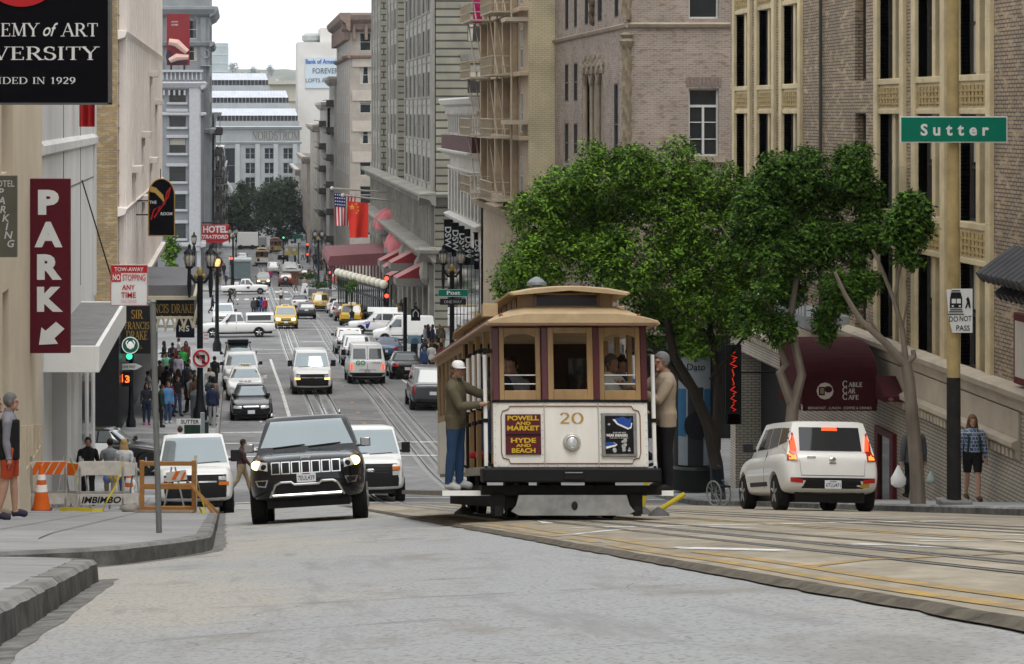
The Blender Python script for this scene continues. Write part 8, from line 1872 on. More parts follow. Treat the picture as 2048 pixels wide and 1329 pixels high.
Y = 388; b = Board('dark_vertical_sign', 'dark vertical sign with white KULETOS letters above the brown one', 'sign', 655, 216, 666, 270, Y, BKS, .4); b.text([(ch, 663, 228 + 9*i, 7, 6, .03) for i, ch in enumerate('KULETO')], SWH, d=.05); b.bar('bracket', [(PX(666,Y), Y+.3, PZ(225,Y)), (14.0, Y+.3, PZ(225,Y))], .1)
b = Board('framed_sign', 'white framed sign panel on a pink awning past the hotel entrance', 'sign', 681, 503, 714, 522, 262, M('frame_tan', (.35,.3,.2), .6), .3); b.rect(683, 505, 712, 520, SWH, 'white_field', .02); b.text([('WESTIN', 697, 513.5, 3, 9, .02)], SBK, d=.04); b.bar('bracket', [(PX(714,262), 262.2, PZ(510,262)), (15.2, 262.2, PZ(510,262))], .06)
mb = MB(); mb.quad((PX(667,262),261.5,PZ(528,262)),(PX(681,262),261.9,PZ(512,262)),(PX(681,262),261.9,PZ(520,262)),(PX(667,262),261.5,PZ(534,262))); bp(b.T, 'pink_awning', mb, M('pink_canvas2', (.45,.12,.13), .7))
GB = 'black vertical store banners'
for i, (px, Y) in enumerate(((897, 165.5), (912, 161), (926, 157), (938, 153), (957, 148))):
 y0, y1 = 441 + i*6.5, 505 + i*8.5
 b = Board('store_banner', ('leftmost', 'second', 'middle', 'fourth', 'nearest and lowest')[i] + ' of the black DSW banners on the pale store', 'banner', px-9, y0, px+9, y1, Y, BKS, .06, GB)
 mb = MB(); vs, fs_ = text_geo('DSW', .02); k = .62; n0 = 0
 for f_ in fs_: pass
 cx = PX(px, Y); zt = PZ(y0 + 12, Y); mb.v = [(cx - .22 + v.y*k*.9, Y - .01, zt - v.x*k) for v in vs]; mb.f = list(fs_); mb.m = [0]*len(fs_); bp(b.T, 'lettering', mb, SWH)
 b.bar('rod', [(PX(px-11,Y), Y+.03, PZ(y0-1,Y)), (14.1, Y+.03, PZ(y0-1,Y))], .04)
Y = 127.6; b = Board('green_post_sign', 'green street sign lettered Post on the right lamp post', 'sign', 876, 579, 936, 594, Y, SGRN, .015); b.text([('Post', 907, 590, 8, 27, .03)], SWH); b.tube([(876.5,579.5),(935.5,579.5),(935.5,593.5),(876.5,593.5),(876.5,579.5)], .008, SWH, 'border', .004)
b = Board('one_way_right', 'dark one way arrow sign below the green Post sign', 'sign', 880, 598, 932, 610, Y, SBK, .015); b.text([('ONE WAY', 906, 607, 6, 36, .01)], M('grey_letters', (.3,.32,.34), .5))
GT = 'traffic signals at the far crossings'
def signal(px, Y, ys, label, col='r', pole=True):
 x = PX(px, Y); zb = sz(x, Y); T = thing('traffic_signal', label, 'traffic light', (x, Y, zb), 0, GT)
 if pole: MB().lathe([(.2,0),(.12,.5),(.08,1),(.07,max(PZ(min(ys),Y)-zb, .5))], (0,.2,0), 8).build('post', IRON, T, smooth=40)
 for y in ys:
  z = PZ(y, Y) - zb; h = MB().box(-.2,-.15,z-.85,.2,.15,z+.28).build('signal_head', IRON, T, bevel=.03); MB().ellipsoid((0,-.17,z if col == 'r' else z-.3),(.17,.05,.17),10,8).build('lit_lamp', RED_EM if col == 'r' else GREEN_EM, h)
for a in ((773, 204, (557, 592), 'red signal pair on the right by the globe canopy'), (661, 312, (515, 545), 'red signal pair at the far right corner of the square'), (463, 316, (517,), 'red signal at the far left corner of the square'), (615, 420, (489, 509), 'distant red signal in front of the crowd')): signal(*a)
for a in ((472, 420, (474,), 'distant green signal left of the dark trees'), (567, 420, (472,), 'distant green signal between the dark trees')): signal(*a, col='g')
signal(367, 205, (562,), 'red signal over the hotel marquee at the square')
b = Board('far_green_sign', 'distant green street sign above the crowd', 'sign', 586, 470, 606, 477, 420, SGRN, .05); b.bar('post', [(PX(597,420),420.1,PZ(470,420)),(PX(597,420),420.1,gz(9.8,420))], .08); b.rect(593, 478, 602, 486, SWH, 'white_plate', .02)
for px, lab in ((575, 'left'), (590, 'right')):
 b = Board('street_advert', f'yellow and white advert panel far down the street, {lab} one', 'advert', px-5, 495, px+6, 511, 400, M('advert_yellow', (.5,.4,.12), .5, 0, .3, 1.5), .2); b.bar('post', [(PX(px,400),400.1,PZ(511,400)),(PX(px,400),400.1,gz(PX(px,400),400))], .15); b.rect(px-4, 497, px+1, 503, SWH, 'white_field', .03)
def flag(name, lab, x0, x1, y0, y1, Y, m, deco, pole):
 T = thing(name, lab, 'flag', (PX(pole[2],Y), Y, PZ(pole[3],Y)))
 mb = MB(); mb.tube([(PX(pole[0],Y),Y,PZ(pole[1],Y)),(PX(pole[2],Y)+.6,Y+6,PZ(pole[3],Y))], .1, 6); mb.ellipsoid((PX(pole[0],Y),Y,PZ(pole[1],Y)),(.2,.2,.2)); bp(T, 'flagpole', mb, M('pole_white', (.5,.48,.42), .5))
 def pt(u, v, d=0): return (PX(x0 + (x1-x0)*u + 7*v*(u-.4)*-1 + (3*v if name == 'red_flag' else 0), Y), Y + .5*math.sin(u*9 + v*2)*.5*(.3+v) - d, PZ(y0 + (y1-y0)*v + 8*u*(1-v)*.6, Y))
 def region(u0,u1,v0,v1,d): return MB().grid([[pt(u0+(u1-u0)*i/14, v0+(v1-v0)*j/8, d) for i in range(15)] for j in range(9)])
 o = bp(T, 'cloth', region(0,1,0,1,0), m, smooth=True)
 deco(T, region, pt)
def us(T, region, pt):
 for k in range(0, 13, 2): bp(T, 'red_stripe', region(k/13,(k+1)/13,.0 if k > 6 else .42,1,.03), SRED, smooth=True)
 bp(T, 'blue_canton', region(0,.54,0,.42,.05), M('flag_navy', (.015,.02,.10), .8), smooth=True)
 mb = MB()
 for i in range(5):
  for j in range(4): mb.ellipsoid(pt(.06+.1*i,.05+.1*j,.1), (.07,.03,.07), 5, 4)
 bp(T, 'stars', mb, SWH)
FWH = M('flag_white', (.6,.58,.58), .8, 0, .06); FRD = M('flag_red', (.62,.035,.02), .75, 0, .1, 1)
flag('striped_flag', 'red white and blue striped flag hanging from the hotel', 668, 712, 386, 452, 248, FWH, us, (664, 377, 786, 390))
def cn(T, region, pt):
 mb = MB()
 for u, v, r in ((.22,.16,.34),(.42,.06,.13),(.5,.14,.13),(.5,.24,.13),(.42,.31,.13)):
  c = Vector(pt(u, v, .09)); mb.quad(*[(c.x + r*(1 if k % 2 else .4)*math.sin(math.pi*k/5), c.y, c.z - r*(1 if k % 2 else .4)*math.cos(math.pi*k/5)) for k in range(10)])
 bp(T, 'yellow_stars', mb, M('flag_yellow', (.7,.4,.03), .7))
flag('red_flag', 'plain red flag with yellow stars hanging nearest on the hotel', 694, 737, 402, 476, 236, FRD, cn, (686, 391, 806, 410))
Y = 74; x = 13.4; zb = sz(x, 73)
T = thing('advert_kiosk', 'round dark street kiosk with a blue wristwatch poster', 'kiosk', (x, Y, zb)); mb = MB(); mb.lathe([(.72,0),(.72,.62),(.66,.66),(.62,.7)], (0,0,0), 24); mb.lathe([(.62,4.0),(.75,4.1),(.78,4.35),(.6,4.6),(.1,4.9)], (0,0,0), 24); mb.lathe([(.58,.7),(.58,4.0)], (0,0,0), 24); mb.build('column', M('kiosk_green', (.012,.016,.015), .4, .2), T, smooth=40)
def curve(a0, a1, z0, z1, r): return MB().grid([[(r*math.sin(a), -r*math.cos(a), z) for a in fr(a0, a1, .12)] for z in (z0, z1)])
po = curve(-.95, .85, .75, 3.95, .6).build('poster', M('poster_pale', (.22,.25,.28), .35), T, smooth=True)
mb = curve(-.95, -.5, 1.6, 3.0, .604); mb.add(curve(.4, .85, 1.5, 3.0, .604)); mb.build('poster_blue', M('poster_blue', (.03,.11,.22), .35), po); curve(-.42, .36, .75, 3.05, .607).build('watch_strap', M('strap_dark', (.02,.022,.025), .4), po)
mb = MB(); mb.loft([[(.612*math.sin(.02+.62*q*math.cos(t)) , -.612*math.cos(.02+.62*q*math.cos(t)) - .01, 1.92+.42*q*math.sin(t)) for t in fr(0,6.1,.3)] for q in (1,.5,.02)]); mb.build('watch_face', M('watch_dark', (.008,.009,.012), .3), po)
mb = MB(); put_text(mb, 'Dato', 0, 3.55, 0, .2, .55, .01); mb.v = [(.613*math.sin(a/.61), -.613*math.cos(a/.61), z) for a, b_, z in mb.v]; mb.build('poster_lettering', SBK, po)
T = thing('neon_sign', 'red neon vertical lettering on a black board by the dark shop', 'neon sign', (14.2, 72, -9.0)); mb = MB(); r_ = random.Random(2); z = -6.9
for k in range(7):
 q = r_.uniform(-.05,.05); mb.tube([(14.22+q,72,z),(14.16-q,72,z-.1),(14.27+q,72,z-.17),(14.2,72,z-.21)], .017, 5); z -= .25
bp(T, 'neon_tube', mb, M('neon_red', (.7,.035,.012), .4, 0, 0, em=.45)); mb = MB(); mb.box(14.05,72.05,-9.0,14.4,72.1,-8.7); bp(T, 'red_plate', mb, SRED); mb = MB(); mb.box(14.0,72.05,-9.0,14.45,72.12,-6.7); mb.tube([(14.3,72.08,-7.5),(15.5,72.08,-7.5)], .03, 5); bp(T, 'bracket', mb, IRON)
T = thing('wheelchair', 'empty wheelchair standing on the pavement beside the kiosk', 'wheelchair', (PX(1428,62), 62, sz(PX(1428,62),62)))
for sx in (-.0, .28):
 mb = MB(); mb.tube([(sx,.3*math.cos(a)*1.0,.31+.3*math.sin(a)) for a in fr(0,6.3,.25)], .022, 6)
 for j in range(6): a = math.pi*j/6; mb.tube([(sx,.29*math.cos(a),.31+.29*math.sin(a)),(sx,-.29*math.cos(a),.31-.29*math.sin(a))], .006, 4)
 mb.build('wheel', STEEL, T, rot=(0,0,R(25)))
mb = MB(); mb.tube([(0,0,.31),(0,.1,.95),(0,.25,.95)], .02, 6); mb.tube([(.28,0,.31),(.28,.1,.95),(.28,.25,.95)], .02, 6); mb.box(0,-.3,.48,.28,.1,.52); mb.box(0,.06,.5,.28,.1,.9); mb.build('frame', M('chair_dark', (.02,.025,.035), .5), T, rot=(0,0,R(25)))
ORG = M('barricade_orange', (.62,.12,.015), .6, 0, .12); BWD = M('weathered_white_board', (.5,.48,.44), .8, 0, .25, 4); LEG = M('angle_steel', (.3,.29,.28), .6, .3, .25, 5); TIM = M('raw_timber', (.30,.15,.05), .8, 0, .25, 3, stretch=(1,1,4))
def barricade(px, Y, w_, label, stripes, txt=None, rz=0):
 x = PX(px, Y); T = thing('barricade', label, 'barricade', (x, Y, sz(x, Y)), rz, 'folding street barricades'); h = 1.08
 for sx in (-1, 1):
  for sy in (-1, 1): MB().tube([(sx*w_/2, 0, h), (sx*w_/2, sy*.28, 0)], .024, 4).build('leg', LEG, T)
 for sy in (-1, 1):
  mb = MB(); mb.box(-w_/2-.03, sy*.05-.015, .72, w_/2+.03, sy*.05+.015, .98); tp = mb.build('top_board', BWD, T)
  if stripes and sy < 0:
   mb = MB()
   for k in range(5):
    a = -w_/2 - .05 + k*w_/4.2;
    if a + .26 > w_/2 + .05: break
    mb.prism([(a, .722), (a+.13, .722), (min(a+.28, w_/2+.028), .978), (a+.15, .978)], -.072, -.066)
   mb.build('orange_stripes', ORG, tp)
  mb = MB(); mb.box(-w_/2-.03, sy*.2-.015, .16, w_/2+.03, sy*.2+.015, .36); lb = mb.build('lower_board', BWD, T)
  if txt and sy < 0: mb = MB(); put_text(mb, txt, 0, .19, -.222, .13, w_*.92, .03, .25); mb.build('board_lettering', SBK, lb)
barricade(97, 50, .68, 'barricade with orange and white striped top board at the left', True, None, R(4)); barricade(146, 52.5, .5, 'weathered barricade half behind the orange striped one', True, None, R(-32))
barricade(203, 49.5, .85, 'weathered barricade lettered IMBIMBO in the middle', False, 'IMBIMBO', R(2)); barricade(250, 52.5, .45, 'plain weathered barricade behind the lettered middle one', False, None, R(30))
GCN = 'orange traffic cones by the barricades'
for px, Y, lab, k in ((83, 49, 'orange traffic cone with white bands in front of the striped barricade', 1.05), (258, 53, 'orange traffic cone behind the lettered barricade', 1.0)):
 x = PX(px, Y); T = thing('traffic_cone', lab, 'cone', (x, Y, sz(x, Y)), 0, GCN); MB().lathe([(.17*k,.03),(.035*k,.85*k),(.02,.86*k)], (0,0,0), 16).build('cone_body', ORG, T, smooth=40); MB().box(-.2,-.2,0,.2,.2,.035).build('cone_base', M('cone_base', (.1,.02,.01), .8), T, bevel=.01)
 for z, h in ((.36,.13),(.58,.1)): r = lambda q: (.17 - (q-.03)/.82*.135)*k + .004; MB().lathe([(r(z),z*k),(r(z+h),(z+h)*k)], (0,0,0), 16).build('white_band', WHITE, T, smooth=40)
Y = 48; x = PX(336, Y); zb = sz(x, Y)
T = thing('wooden_barrier', 'raw timber guard frame over plywood sheet at the kerb', 'barrier', (x, Y, zb)); mb = MB(); w_ = 1.0
for sx in (-.5, .5): mb.box(sx-.045,-.05,0,sx+.045,.05,1.0)
mb.box(-.455,-.045,.9,.455,.045,.98); mb.box(-.455,-.045,.45,.455,.045,.55); mb.box(-.455,-.045,.02,.455,.045,.12); mb.cbox((.7,-.3,.26),(.06,.06,.85),Matrix.Rotation(R(-40),3,'Y') @ Matrix.Rotation(R(-25),3,'X')); mb.cbox((.66,.1,.28),(.05,.05,.85),Matrix.Rotation(R(-45),3,'Y')); mb.build('timber_frame', TIM, T, bevel=.006)
mb = MB(); mb.box(-.62,-.75,.01,.5,-.1,.05); mb.build('plywood_sheet', M('plywood', (.28,.2,.14), .85, 0, .2, 3), T, rot=(slope(48),0,0)); mb = MB(); mb.box(.5,-.02,.02,.56,.02,1.1); mb.build('end_plank', BWD, T)
T = thing('small_barricade', 'small orange and white striped barricade inside the timber frame', 'barricade', (PX(348,51), 51, sz(PX(348,51),51))); MB().tube([(-.22,0,0),(-.05,0,.9)], .02, 5).build('leg', LEG, T); MB().tube([(.22,0,0),(.02,0,.9)], .02, 5).build('leg', LEG, T); mb = MB(); mb.cbox((.05,-.03,.72),(.42,.02,.2),Matrix.Rotation(R(-8),3,'Y')); tp = mb.build('top_board', BWD, T); mb = MB(); mb.prism([(-.05,.65),(.03,.65),(.12,.82),(.04,.82)],-.05,-.043); mb.prism([(.13,.65),(.19,.65),(.25,.8),(.2,.8)],-.05,-.043); mb.build('orange_stripes', ORG, tp)
YT = M('caution_yellow', (.5,.4,.03), .6, 0, .1)
T = thing('caution_tape', 'yellow caution tape trailing along the ground and over the barricades', 'tape', (PX(200,48.6), 48.6, sz(-2.7,48.6))); mb = MB(); rt = random.Random(5)
def gp2(px, Y, h): x = PX(px, Y); return Vector((x, Y, sz(x, Y) + h))
for pts in ([gp2(118,48.8,.03), gp2(150,48.5,.05), gp2(185,48.2,.02), gp2(206,48.2,.02), gp2(214,48.8,.22), gp2(232,48.9,.5), gp2(246,49.0,.98)], [gp2(140,50.9,1.05), gp2(150,50.6,.8), gp2(156,50.6,.4)], [gp2(395,47.5,.62), gp2(402,47.0,.3), gp2(412,46.8,.02), gp2(404,46.8,.02), gp2(398,47.3,.1)]):
 mb.grid([[p + Vector((0,0,-.035)) for p in pts], [p + Vector((0,.02,.035)) for p in pts]])
bp(T, 'tape_strip', mb, YT)
T = thing('yellow_bag', 'yellow and blue bag behind the barricades', 'bag', gp2(229,63.5,.55)); MB().ellipsoid((0,0,.2),(.16,.12,.14),10,8).build('bag_body', M('bag_yellow', (.6,.38,.02), .6), T, smooth=True); MB().ellipsoid((-.18,.02,.14),(.12,.1,.12),8,6).build('blue_part', M('bag_blue', (.12,.16,.3), .6), T, smooth=True)
T = thing('sandbag', 'grey sack of rubble at the foot of the barricades', 'sack', gp2(262,48.2,0)); MB().ellipsoid((0,0,.06),(.2,.14,.1),10,8).build('sack', M('sack_grey', (.25,.24,.22), .9, 0, .2), T, smooth=True)
GL = 'yellow lane posts with grey rubber feet'
for px, Y, tilt, lab in ((1285, 36.5, R(8), 'upright yellow lane post right of the cable car'), (1318, 34.5, R(58), 'knocked over yellow lane post farthest right of the cable car'), (1255, 37.2, R(-50), 'yellow lane post mostly hidden by the cable car fender'), (928, 37, R(-6), 'yellow lane post under the left step of the cable car')):
 x = PX(px, Y); T = thing('lane_post', lab, 'post', (x, Y, tw(x, Y)), 0, GL); MB().lathe([(.15,0),(.14,.03),(.05,.1),(.03,.12)], (0,0,0), 14).build('rubber_foot', M('grey_rubber', (.1,.1,.105), .8), T, smooth=40)
 d = Vector((math.sin(tilt), 0, math.cos(tilt))); mb = MB(); mb.tube([(0,0,.08), d*.12 + Vector((0,0,.08)), d*.42 + Vector((0,0,.08))], [.03,.035,.035], 8); mb.build('flexible_post', YT, T, smooth=40)
T = thing('transit_sign', 'black information post with arched dark sign by the white delivery van', 'sign', (PX(822,148), 148, sz(PX(822,148),148))); zb = T.location.z
mb = MB(); mb.tube([(-.35,0,0),(-.35,0,PZ(595,148)-zb)], .12, 8); mb.build('post', IRON, T); mb = MB(); mb.box(.0,-.05,PZ(642,148)-zb,.55,.05,PZ(618,148)-zb); p_ = mb.build('panel', IRON, T, bevel=.03); mb = MB(); mb.tube([(.12,-.06,PZ(634,148)-zb),(.12,-.06,PZ(626,148)-zb),(.28,-.06,PZ(620,148)-zb),(.43,-.06,PZ(626,148)-zb),(.43,-.06,PZ(634,148)-zb)], .03, 5); mb.build('emblem', SWH, p_)
b = Board('news_rack', 'blue poster panel on a black stand by the right kerb', 'advert', 816, 672, 842, 688, 140, M('rack_blue', (.2,.3,.36), .5), .3); b.bar('stand', [(PX(829,140),140.2,PZ(688,140)),(PX(829,140),140.2,sz(PX(829,140),140))], .2); b.poly([(822,687),(824,679),(830,676),(836,679),(838,687)], M('rack_face', (.06,.13,.2), .5), 'picture')
T = thing('traffic_board', 'white folding traffic board in the street at the square', 'sign', (PX(610,300), 300, gz(PX(610,300),300))); mb = MB(); mb.prism([(-.55,0),(.55,0),(.3,1.3),(-.3,1.3)], -.3, .3); mb.build('panel', WHITE, T); mb = MB(); mb.prism([(-.2,.2),(.2,.2),(0,.8)], -.34, -.31); mb.build('mark', SBK, T)
for px, lab in ((640, 'concrete planter with green shrub nearer the hotel corner'), (618, 'concrete planter with green shrub farther down the street')):
 Yp = 296 if px == 640 else 330; x = PX(px, Yp); T = thing('street_planter', lab, 'planter', (x, Yp, sz(x, Yp))); MB().box(-1.4,-.5,0,1.4,.5,.8).build('trough', KERBM, T, bevel=.05); T['shrub'] = 1
 PL_ = T
 mb = MB(); rs = random.Random(px)
 for k in range(260):
  c = Vector((rs.gauss(0,.6), rs.gauss(0,.25), 1.0 + abs(rs.gauss(0,.35)))); a = Euler((rs.uniform(0,6),rs.uniform(0,6),0)).to_matrix(); mb.quad(*[c + a @ Vector(q) for q in ((-.1,-.06,0),(.1,-.06,0),(.1,.06,0),(-.1,.06,0))])
 mb.build('shrub', M('shrub_green', (.03,.07,.015), .7, 0, .2, 3, island=.5), T)
T = thing('glass_shelter', 'pale glass kiosk roof at the left side of the square', 'shelter', (PX(480,352), 352, gz(PX(480,352),352))); mb = MB(); mb.box(-1.6,0,2.6,1.6,5,2.9); mb.build('roof', M('shelter_roof', (.5,.55,.56), .4), T); mb = MB(); mb.box(-1.5,.1,.3,1.5,4.9,2.6); mb.build('glass_wall', M('shelter_glass', (.2,.26,.28), .1), T)
T = thing('orange_construction_sign', 'magenta and orange crates on the far street', 'crates', (PX(538,360), 360, gz(PX(538,360),360))); MB().box(-.5,-.4,0,.5,.4,.9).build('crate', M('magenta_box', (.4,.03,.2), .6), T)
# ================================================================ TREES
def leafmat(name, c1, c2):
 m = bpy.data.materials.new(name); m.use_nodes = True; n = m.node_tree.nodes; l = m.node_tree.links; p = n['Principled BSDF']
 g = n.new('ShaderNodeNewGeometry'); r = n.new('ShaderNodeValToRGB'); r.color_ramp.elements[0].color = (*c1, 1); r.color_ramp.elements[1].color = (*c2, 1); r.color_ramp.elements[0].position = .2; e_ = r.color_ramp.elements.new(.6); e_.color = tuple(.45*a + .55*b for a, b in zip((*c1, 1), (*c2, 1)))[:3] + (1,)
 l.new(g.outputs['Random Per Island'], r.inputs['Fac']); l.new(r.outputs[0], p.inputs['Base Color']); p.inputs['Roughness'].default_value = .55; p.inputs['Specular IOR Level'].default_value = .2
 t = n.new('ShaderNodeBsdfTranslucent'); mx = n.new('ShaderNodeMixShader'); mx.inputs[0].default_value = .22
 l.new(r.outputs[0], t.inputs['Color']); l.new(p.outputs[0], mx.inputs[1]); l.new(t.outputs[0], mx.inputs[2]); l.new(mx.outputs[0], n['Material Output'].inputs['Surface']); return m
LF1 = leafmat('leaf_green', (.02,.06,.005), (.2,.37,.03)); LF2 = leafmat('leaf_dark_green', (.012,.042,.005), (.12,.245,.024)); LF3 = leafmat('leaf_bluish', (.015,.032,.012), (.045,.085,.03))
BARK = M('pale_bark', (.19,.16,.13), .85, 0, .3, 5, .5, stretch=(1,1,.3)); BARKD = M('dark_bark', (.04,.033,.027), .9, 0, .3, 5, .5, stretch=(1,1,.3))
def tree(name, label, foot, blobs, n, size, lm, limbs, bark, seed, group=None):
 """blobs: (x,y,z,r) world; limbs: list of (points, radii)"""
 rs = random.Random(seed); T = thing(name, label, 'tree', foot, 0, group); mb = MB(); bs = []
 for b in blobs:
  bs.append((b[0], b[1], b[2], b[3]*.88))
  for k in range(5):
   d = Vector((rs.gauss(0,1), rs.gauss(0,1), rs.gauss(0,1) + .5)).normalized(); r = b[3] * rs.uniform(.3, .6); bs.append((b[0] + d.x*b[3]*.85, b[1] + d.y*b[3]*.85, b[2] + d.z*b[3]*.85, r))
 tot = sum(b[3]**2 for b in bs)
 for bx, by, bz, br in bs:
  for k in range(int(n * br*br / tot / 7)):
   d = Vector((rs.gauss(0,1), rs.gauss(0,1), rs.gauss(0,1) + .35)).normalized(); rad = br * ((1 - abs(rs.gauss(0,.16))) * rs.uniform(.85, 1.12) if rs.random() < .82 else rs.uniform(.2, .9))
   nz = 1 + .3 * mnoise.noise((d.x*1.7 + bx, d.y*1.7 + by, d.z*1.7 + bz))
   c = Vector((bx, by, bz)) + d * rad * nz
   up = (d*.8 + Vector((0,0,.75)) + Vector((rs.gauss(0,.3), rs.gauss(0,.3), rs.gauss(0,.3)))).normalized()
   for q in range(7):
    a = rs.uniform(0, 6.28); t = up.orthogonal(); t.rotate(Matrix.Rotation(a, 3, up)); t = (t + up*rs.uniform(-.1,.6)).normalized(); s = t.cross(up).normalized(); L_ = size * rs.uniform(.6, 1.35); w_ = L_ * .25
    o = c + up * rs.uniform(-.9, 1.3) * size + t * size * .25; m_ = o + t*L_*.5 + up*L_*.08
    mb.quad(o, m_ - s*w_, o + t*L_, m_ + s*w_)
 bp(T, 'crown', mb, lm)
 mb = MB()
 for pts, rad in limbs: mb.tube(pts, rad, 9)
 bp(T, 'trunk', mb, bark, smooth=True); return T
def B(px, py, r, Y, dy=0): return (PX(px, Y), Y + dy, PZ(py, Y), r * Y / F)
rs = random.Random(4)
def bl(lst, Y, sp): return [B(x, y, r, Y, rs.uniform(-sp, sp)) for x, y, r in lst]
def lim(Y, pts, r0, r1, dy=0): n = len(pts); return ([Vector((PX(x, Y), Y + dy*k/n, PZ(y, Y))) for k, (x, y) in enumerate(pts)], [r0 + (r1-r0)*k/(n-1) for k in range(n)])
Y = 67; f = (PX(1438,Y), Y, sz(PX(1438,Y),Y))
tree('street_tree', 'big dense round crowned green tree behind the cable car roof', f, bl([(1075,440,62),(1045,520,58),(1120,385,58),(1180,355,52),(1250,345,56),(1330,345,55),(1405,365,50),(1150,450,70),(1235,430,70),(1320,430,70),(1400,440,65),(1110,520,62),(1190,530,62),(1260,530,72),(1350,530,72),(1440,520,60),(1020,575,38),(1080,590,50),(1290,600,62),(1370,610,58),(1440,600,45),(1330,660,48),(1400,655,46),(1460,420,50),(1455,650,36),(1370,690,26),(1480,560,45),(1430,690,22),(1455,375,40),(1480,460,42),(1500,540,40),(1465,620,45),(1510,610,40)], Y, 1.6), 105000, .115, LF1,
  [lim(Y, [(1438, 1012), (1432,930),(1415,850),(1385,780),(1345,712),(1330,640)], .2, .1, -.4), lim(Y, [(1385,780),(1310,700),(1230,620)], .1, .05), lim(Y, [(1432,900),(1440,760),(1420,620)], .13, .06, .6), lim(Y, [(1420,760),(1500,660),(1530,560)], .05, .02)], BARKD, 1)
Y = 58; f = (PX(1572,Y), Y, sz(PX(1572,Y),Y))
tree('street_tree', 'two stemmed pale barked tree behind the white hatchback', f, bl([(1560,375,52),(1620,345,50),(1690,335,44),(1730,345,36),(1510,440,50),(1580,440,60),(1660,420,58),(1730,410,42),(1540,520,48),(1610,520,58),(1690,500,52),(1740,470,34),(1530,585,28),(1590,590,40),(1660,585,46),(1705,570,32),(1480,500,30),(1640,640,30),(1510,640,34),(1560,655,30)], Y, 1.1), 76000, .102, LF2,
  [lim(Y, [(1572,1012),(1578,900),(1586,810)], .17, .14), lim(Y, [(1586,815),(1560,745),(1572,730),(1548,650),(1533,575),(1520,520)], .12, .05), lim(Y, [(1586,815),(1604,750),(1590,690),(1582,630),(1592,565),(1600,500)], .12, .05), lim(Y, [(1533,575),(1490,520),(1440,450)], .03, .012), lim(Y, [(1572,725),(1560,715)], .06, .04)], BARK, 2)
Y = 47.6; f = (PX(1835,Y), Y, sz(PX(1835,Y),Y))
tree('street_tree', 'slender bare trunked tree with a small crown left of the street sign pole', f, bl([(1815,440,34),(1840,425,26),(1795,470,26),(1825,480,26),(1805,515,20),(1848,455,16),(1790,440,16)], Y, .4), 11000, .1, LF2,
  [lim(Y, [(1836,1012),(1834,940),(1826,850),(1818,760),(1812,728)], .15, .1), lim(Y, [(1812,732),(1775,690),(1720,640),(1690,590),(1670,545)], .085, .03), lim(Y, [(1812,728),(1805,660),(1788,600),(1760,530),(1745,500)], .06, .025), lim(Y, [(1815,725),(1828,712),(1826,700)], .07, .045), lim(Y, [(1788,600),(1800,540),(1815,480)], .035, .015), lim(Y, [(1805,660),(1815,600),(1812,560)], .025, .01), lim(Y, [(1770,685),(1740,640),(1735,600)], .03, .012)], BARK, 3)
GF = 'dark trees closing the street'
Y = 505
for i, (px, lst) in enumerate(((482, [(465,420,24),(490,400,26),(515,415,22),(455,445,20),(480,445,28),(510,448,22),(500,470,16)]), (562, [(545,385,22),(570,378,22),(590,400,20),(540,415,26),(570,415,30),(598,430,18),(545,450,24),(575,455,26),(600,455,14),(560,478,16)]))):
 f = (PX(px,Y), Y + i*4, sz(PX(px,Y),Y)); tree('plaza_tree', ('left one of the two dark round trees closing the street', 'right taller one of the two dark round trees closing the street')[i], f, bl(lst, Y, 1.5), 11000, .62, LF3, [lim(Y, [(px, 505), (px-3, 480), (px-8, 430)], .5, .25), lim(Y, [(px-3, 480), (px+20, 440)], .3, .15)], BARKD, 5 + i, GF)
Y = 250
for px, lst in ((341, [(340,480,10),(343,500,13),(338,520,12),(346,540,10)]),):
 f = (PX(px,Y), Y, sz(PX(px,Y),Y)); tree('square_tree', 'narrow green tree between the terracotta hotel and the grey hotel', f, bl(lst, Y, .5), 2500, .3, LF1, [lim(Y, [(px,605),(px,540)], .12, .08)], BARKD, 9)
for i, (px, py, lab) in enumerate(((702, 575, 'round clipped shrub on a stem by the globe canopy, nearer one'), (684, 572, 'round clipped shrub on a stem by the globe canopy, farther one'))):
 Y = 206 + i*14; f = (PX(px,Y), Y, sz(PX(px,Y),Y)); tree('topiary', lab, f, [B(px, py, 11, Y)], 900, .16, LF2, [lim(Y, [(px, 640), (px, py)], .05, .04)], BARKD, 20 + i)
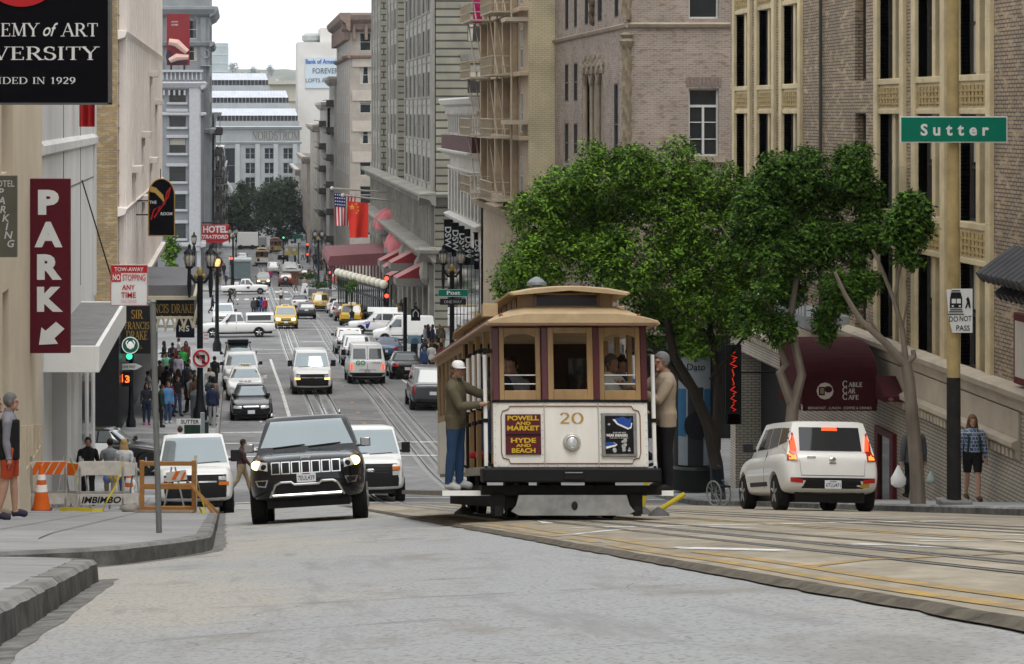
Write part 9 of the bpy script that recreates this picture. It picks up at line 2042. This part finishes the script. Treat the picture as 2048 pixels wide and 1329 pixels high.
Y = 60; px = 113; f = (-4.9, Y, sz(-4.4,Y)); tree('potted_shrub', 'dark shrub in a planter against the white corner block', f, [(-4.9, Y, f[2]+.95, .36), (-4.85, Y, f[2]+.65, .3)], 1500, .12, LF2, [([Vector((-4.9,Y,f[2]+.2)), Vector((-4.9,Y,f[2]+.8))], [.04,.03])], BARKD, 30)
MB().lathe([(.22,0),(.28,.35),(.3,.38),(.24,.38)], (0,0,0), 12).build('planter', KERBM, [o for o in COL.objects if o.name.startswith('potted_shrub')][0])
GH_ = 'trees on the far hill'; rs = random.Random(8)
for i in range(9):
 x = -60 + rs.uniform(-10, 150); y = 4150 + rs.uniform(-60, 60); z = hillz(x, y)
 tree('hill_tree', 'dark tree on the pale far hilltop', (x, y, z), [(x + rs.uniform(-4,4), y, z + 5 + rs.uniform(0,5), rs.uniform(4, 7)) for _ in range(3)], 500, 2.6, LF3, [([Vector((x,y,z-1)), Vector((x,y,z+6))], [.6,.4])], BARKD, 50 + i, GH_)
GHH = 'houses on the far hill'
for i in range(8):
 x = -40 + rs.uniform(0, 120); y = 4060; z = hillz(x, y)
 T = thing('hill_house', 'pale house on the far hillside', 'house', (x, y, z), 0, GHH); w_ = rs.uniform(5, 9); MB().box(-w_/2,0,-2,w_/2,8,rs.uniform(4,7)).build('wall', M('house_pale', (.5,.5,.48), .8), T); mb = MB()
 for q in (-.25,.25): mb.box(q*w_-.6,-.1,1.5,q*w_+.6,0,3)
 mb.build('windows', GLASS, T)
HZ = bpy.data.materials.new('haze'); HZ.use_nodes = True; hn = HZ.node_tree.nodes; hn.remove(hn['Principled BSDF'])
pv = hn.new('ShaderNodeVolumePrincipled'); pv.inputs['Density'].default_value = .0001; pv.inputs['Color'].default_value = (.86,.92,1,1); pv.inputs['Anisotropy'].default_value = .2
HZ.node_tree.links.new(pv.outputs[0], hn['Material Output'].inputs['Volume'])
o = MB().box(-3100, -60, -62, 3100, 7100, 180).build('haze', HZ); o['kind'] = 'stuff'
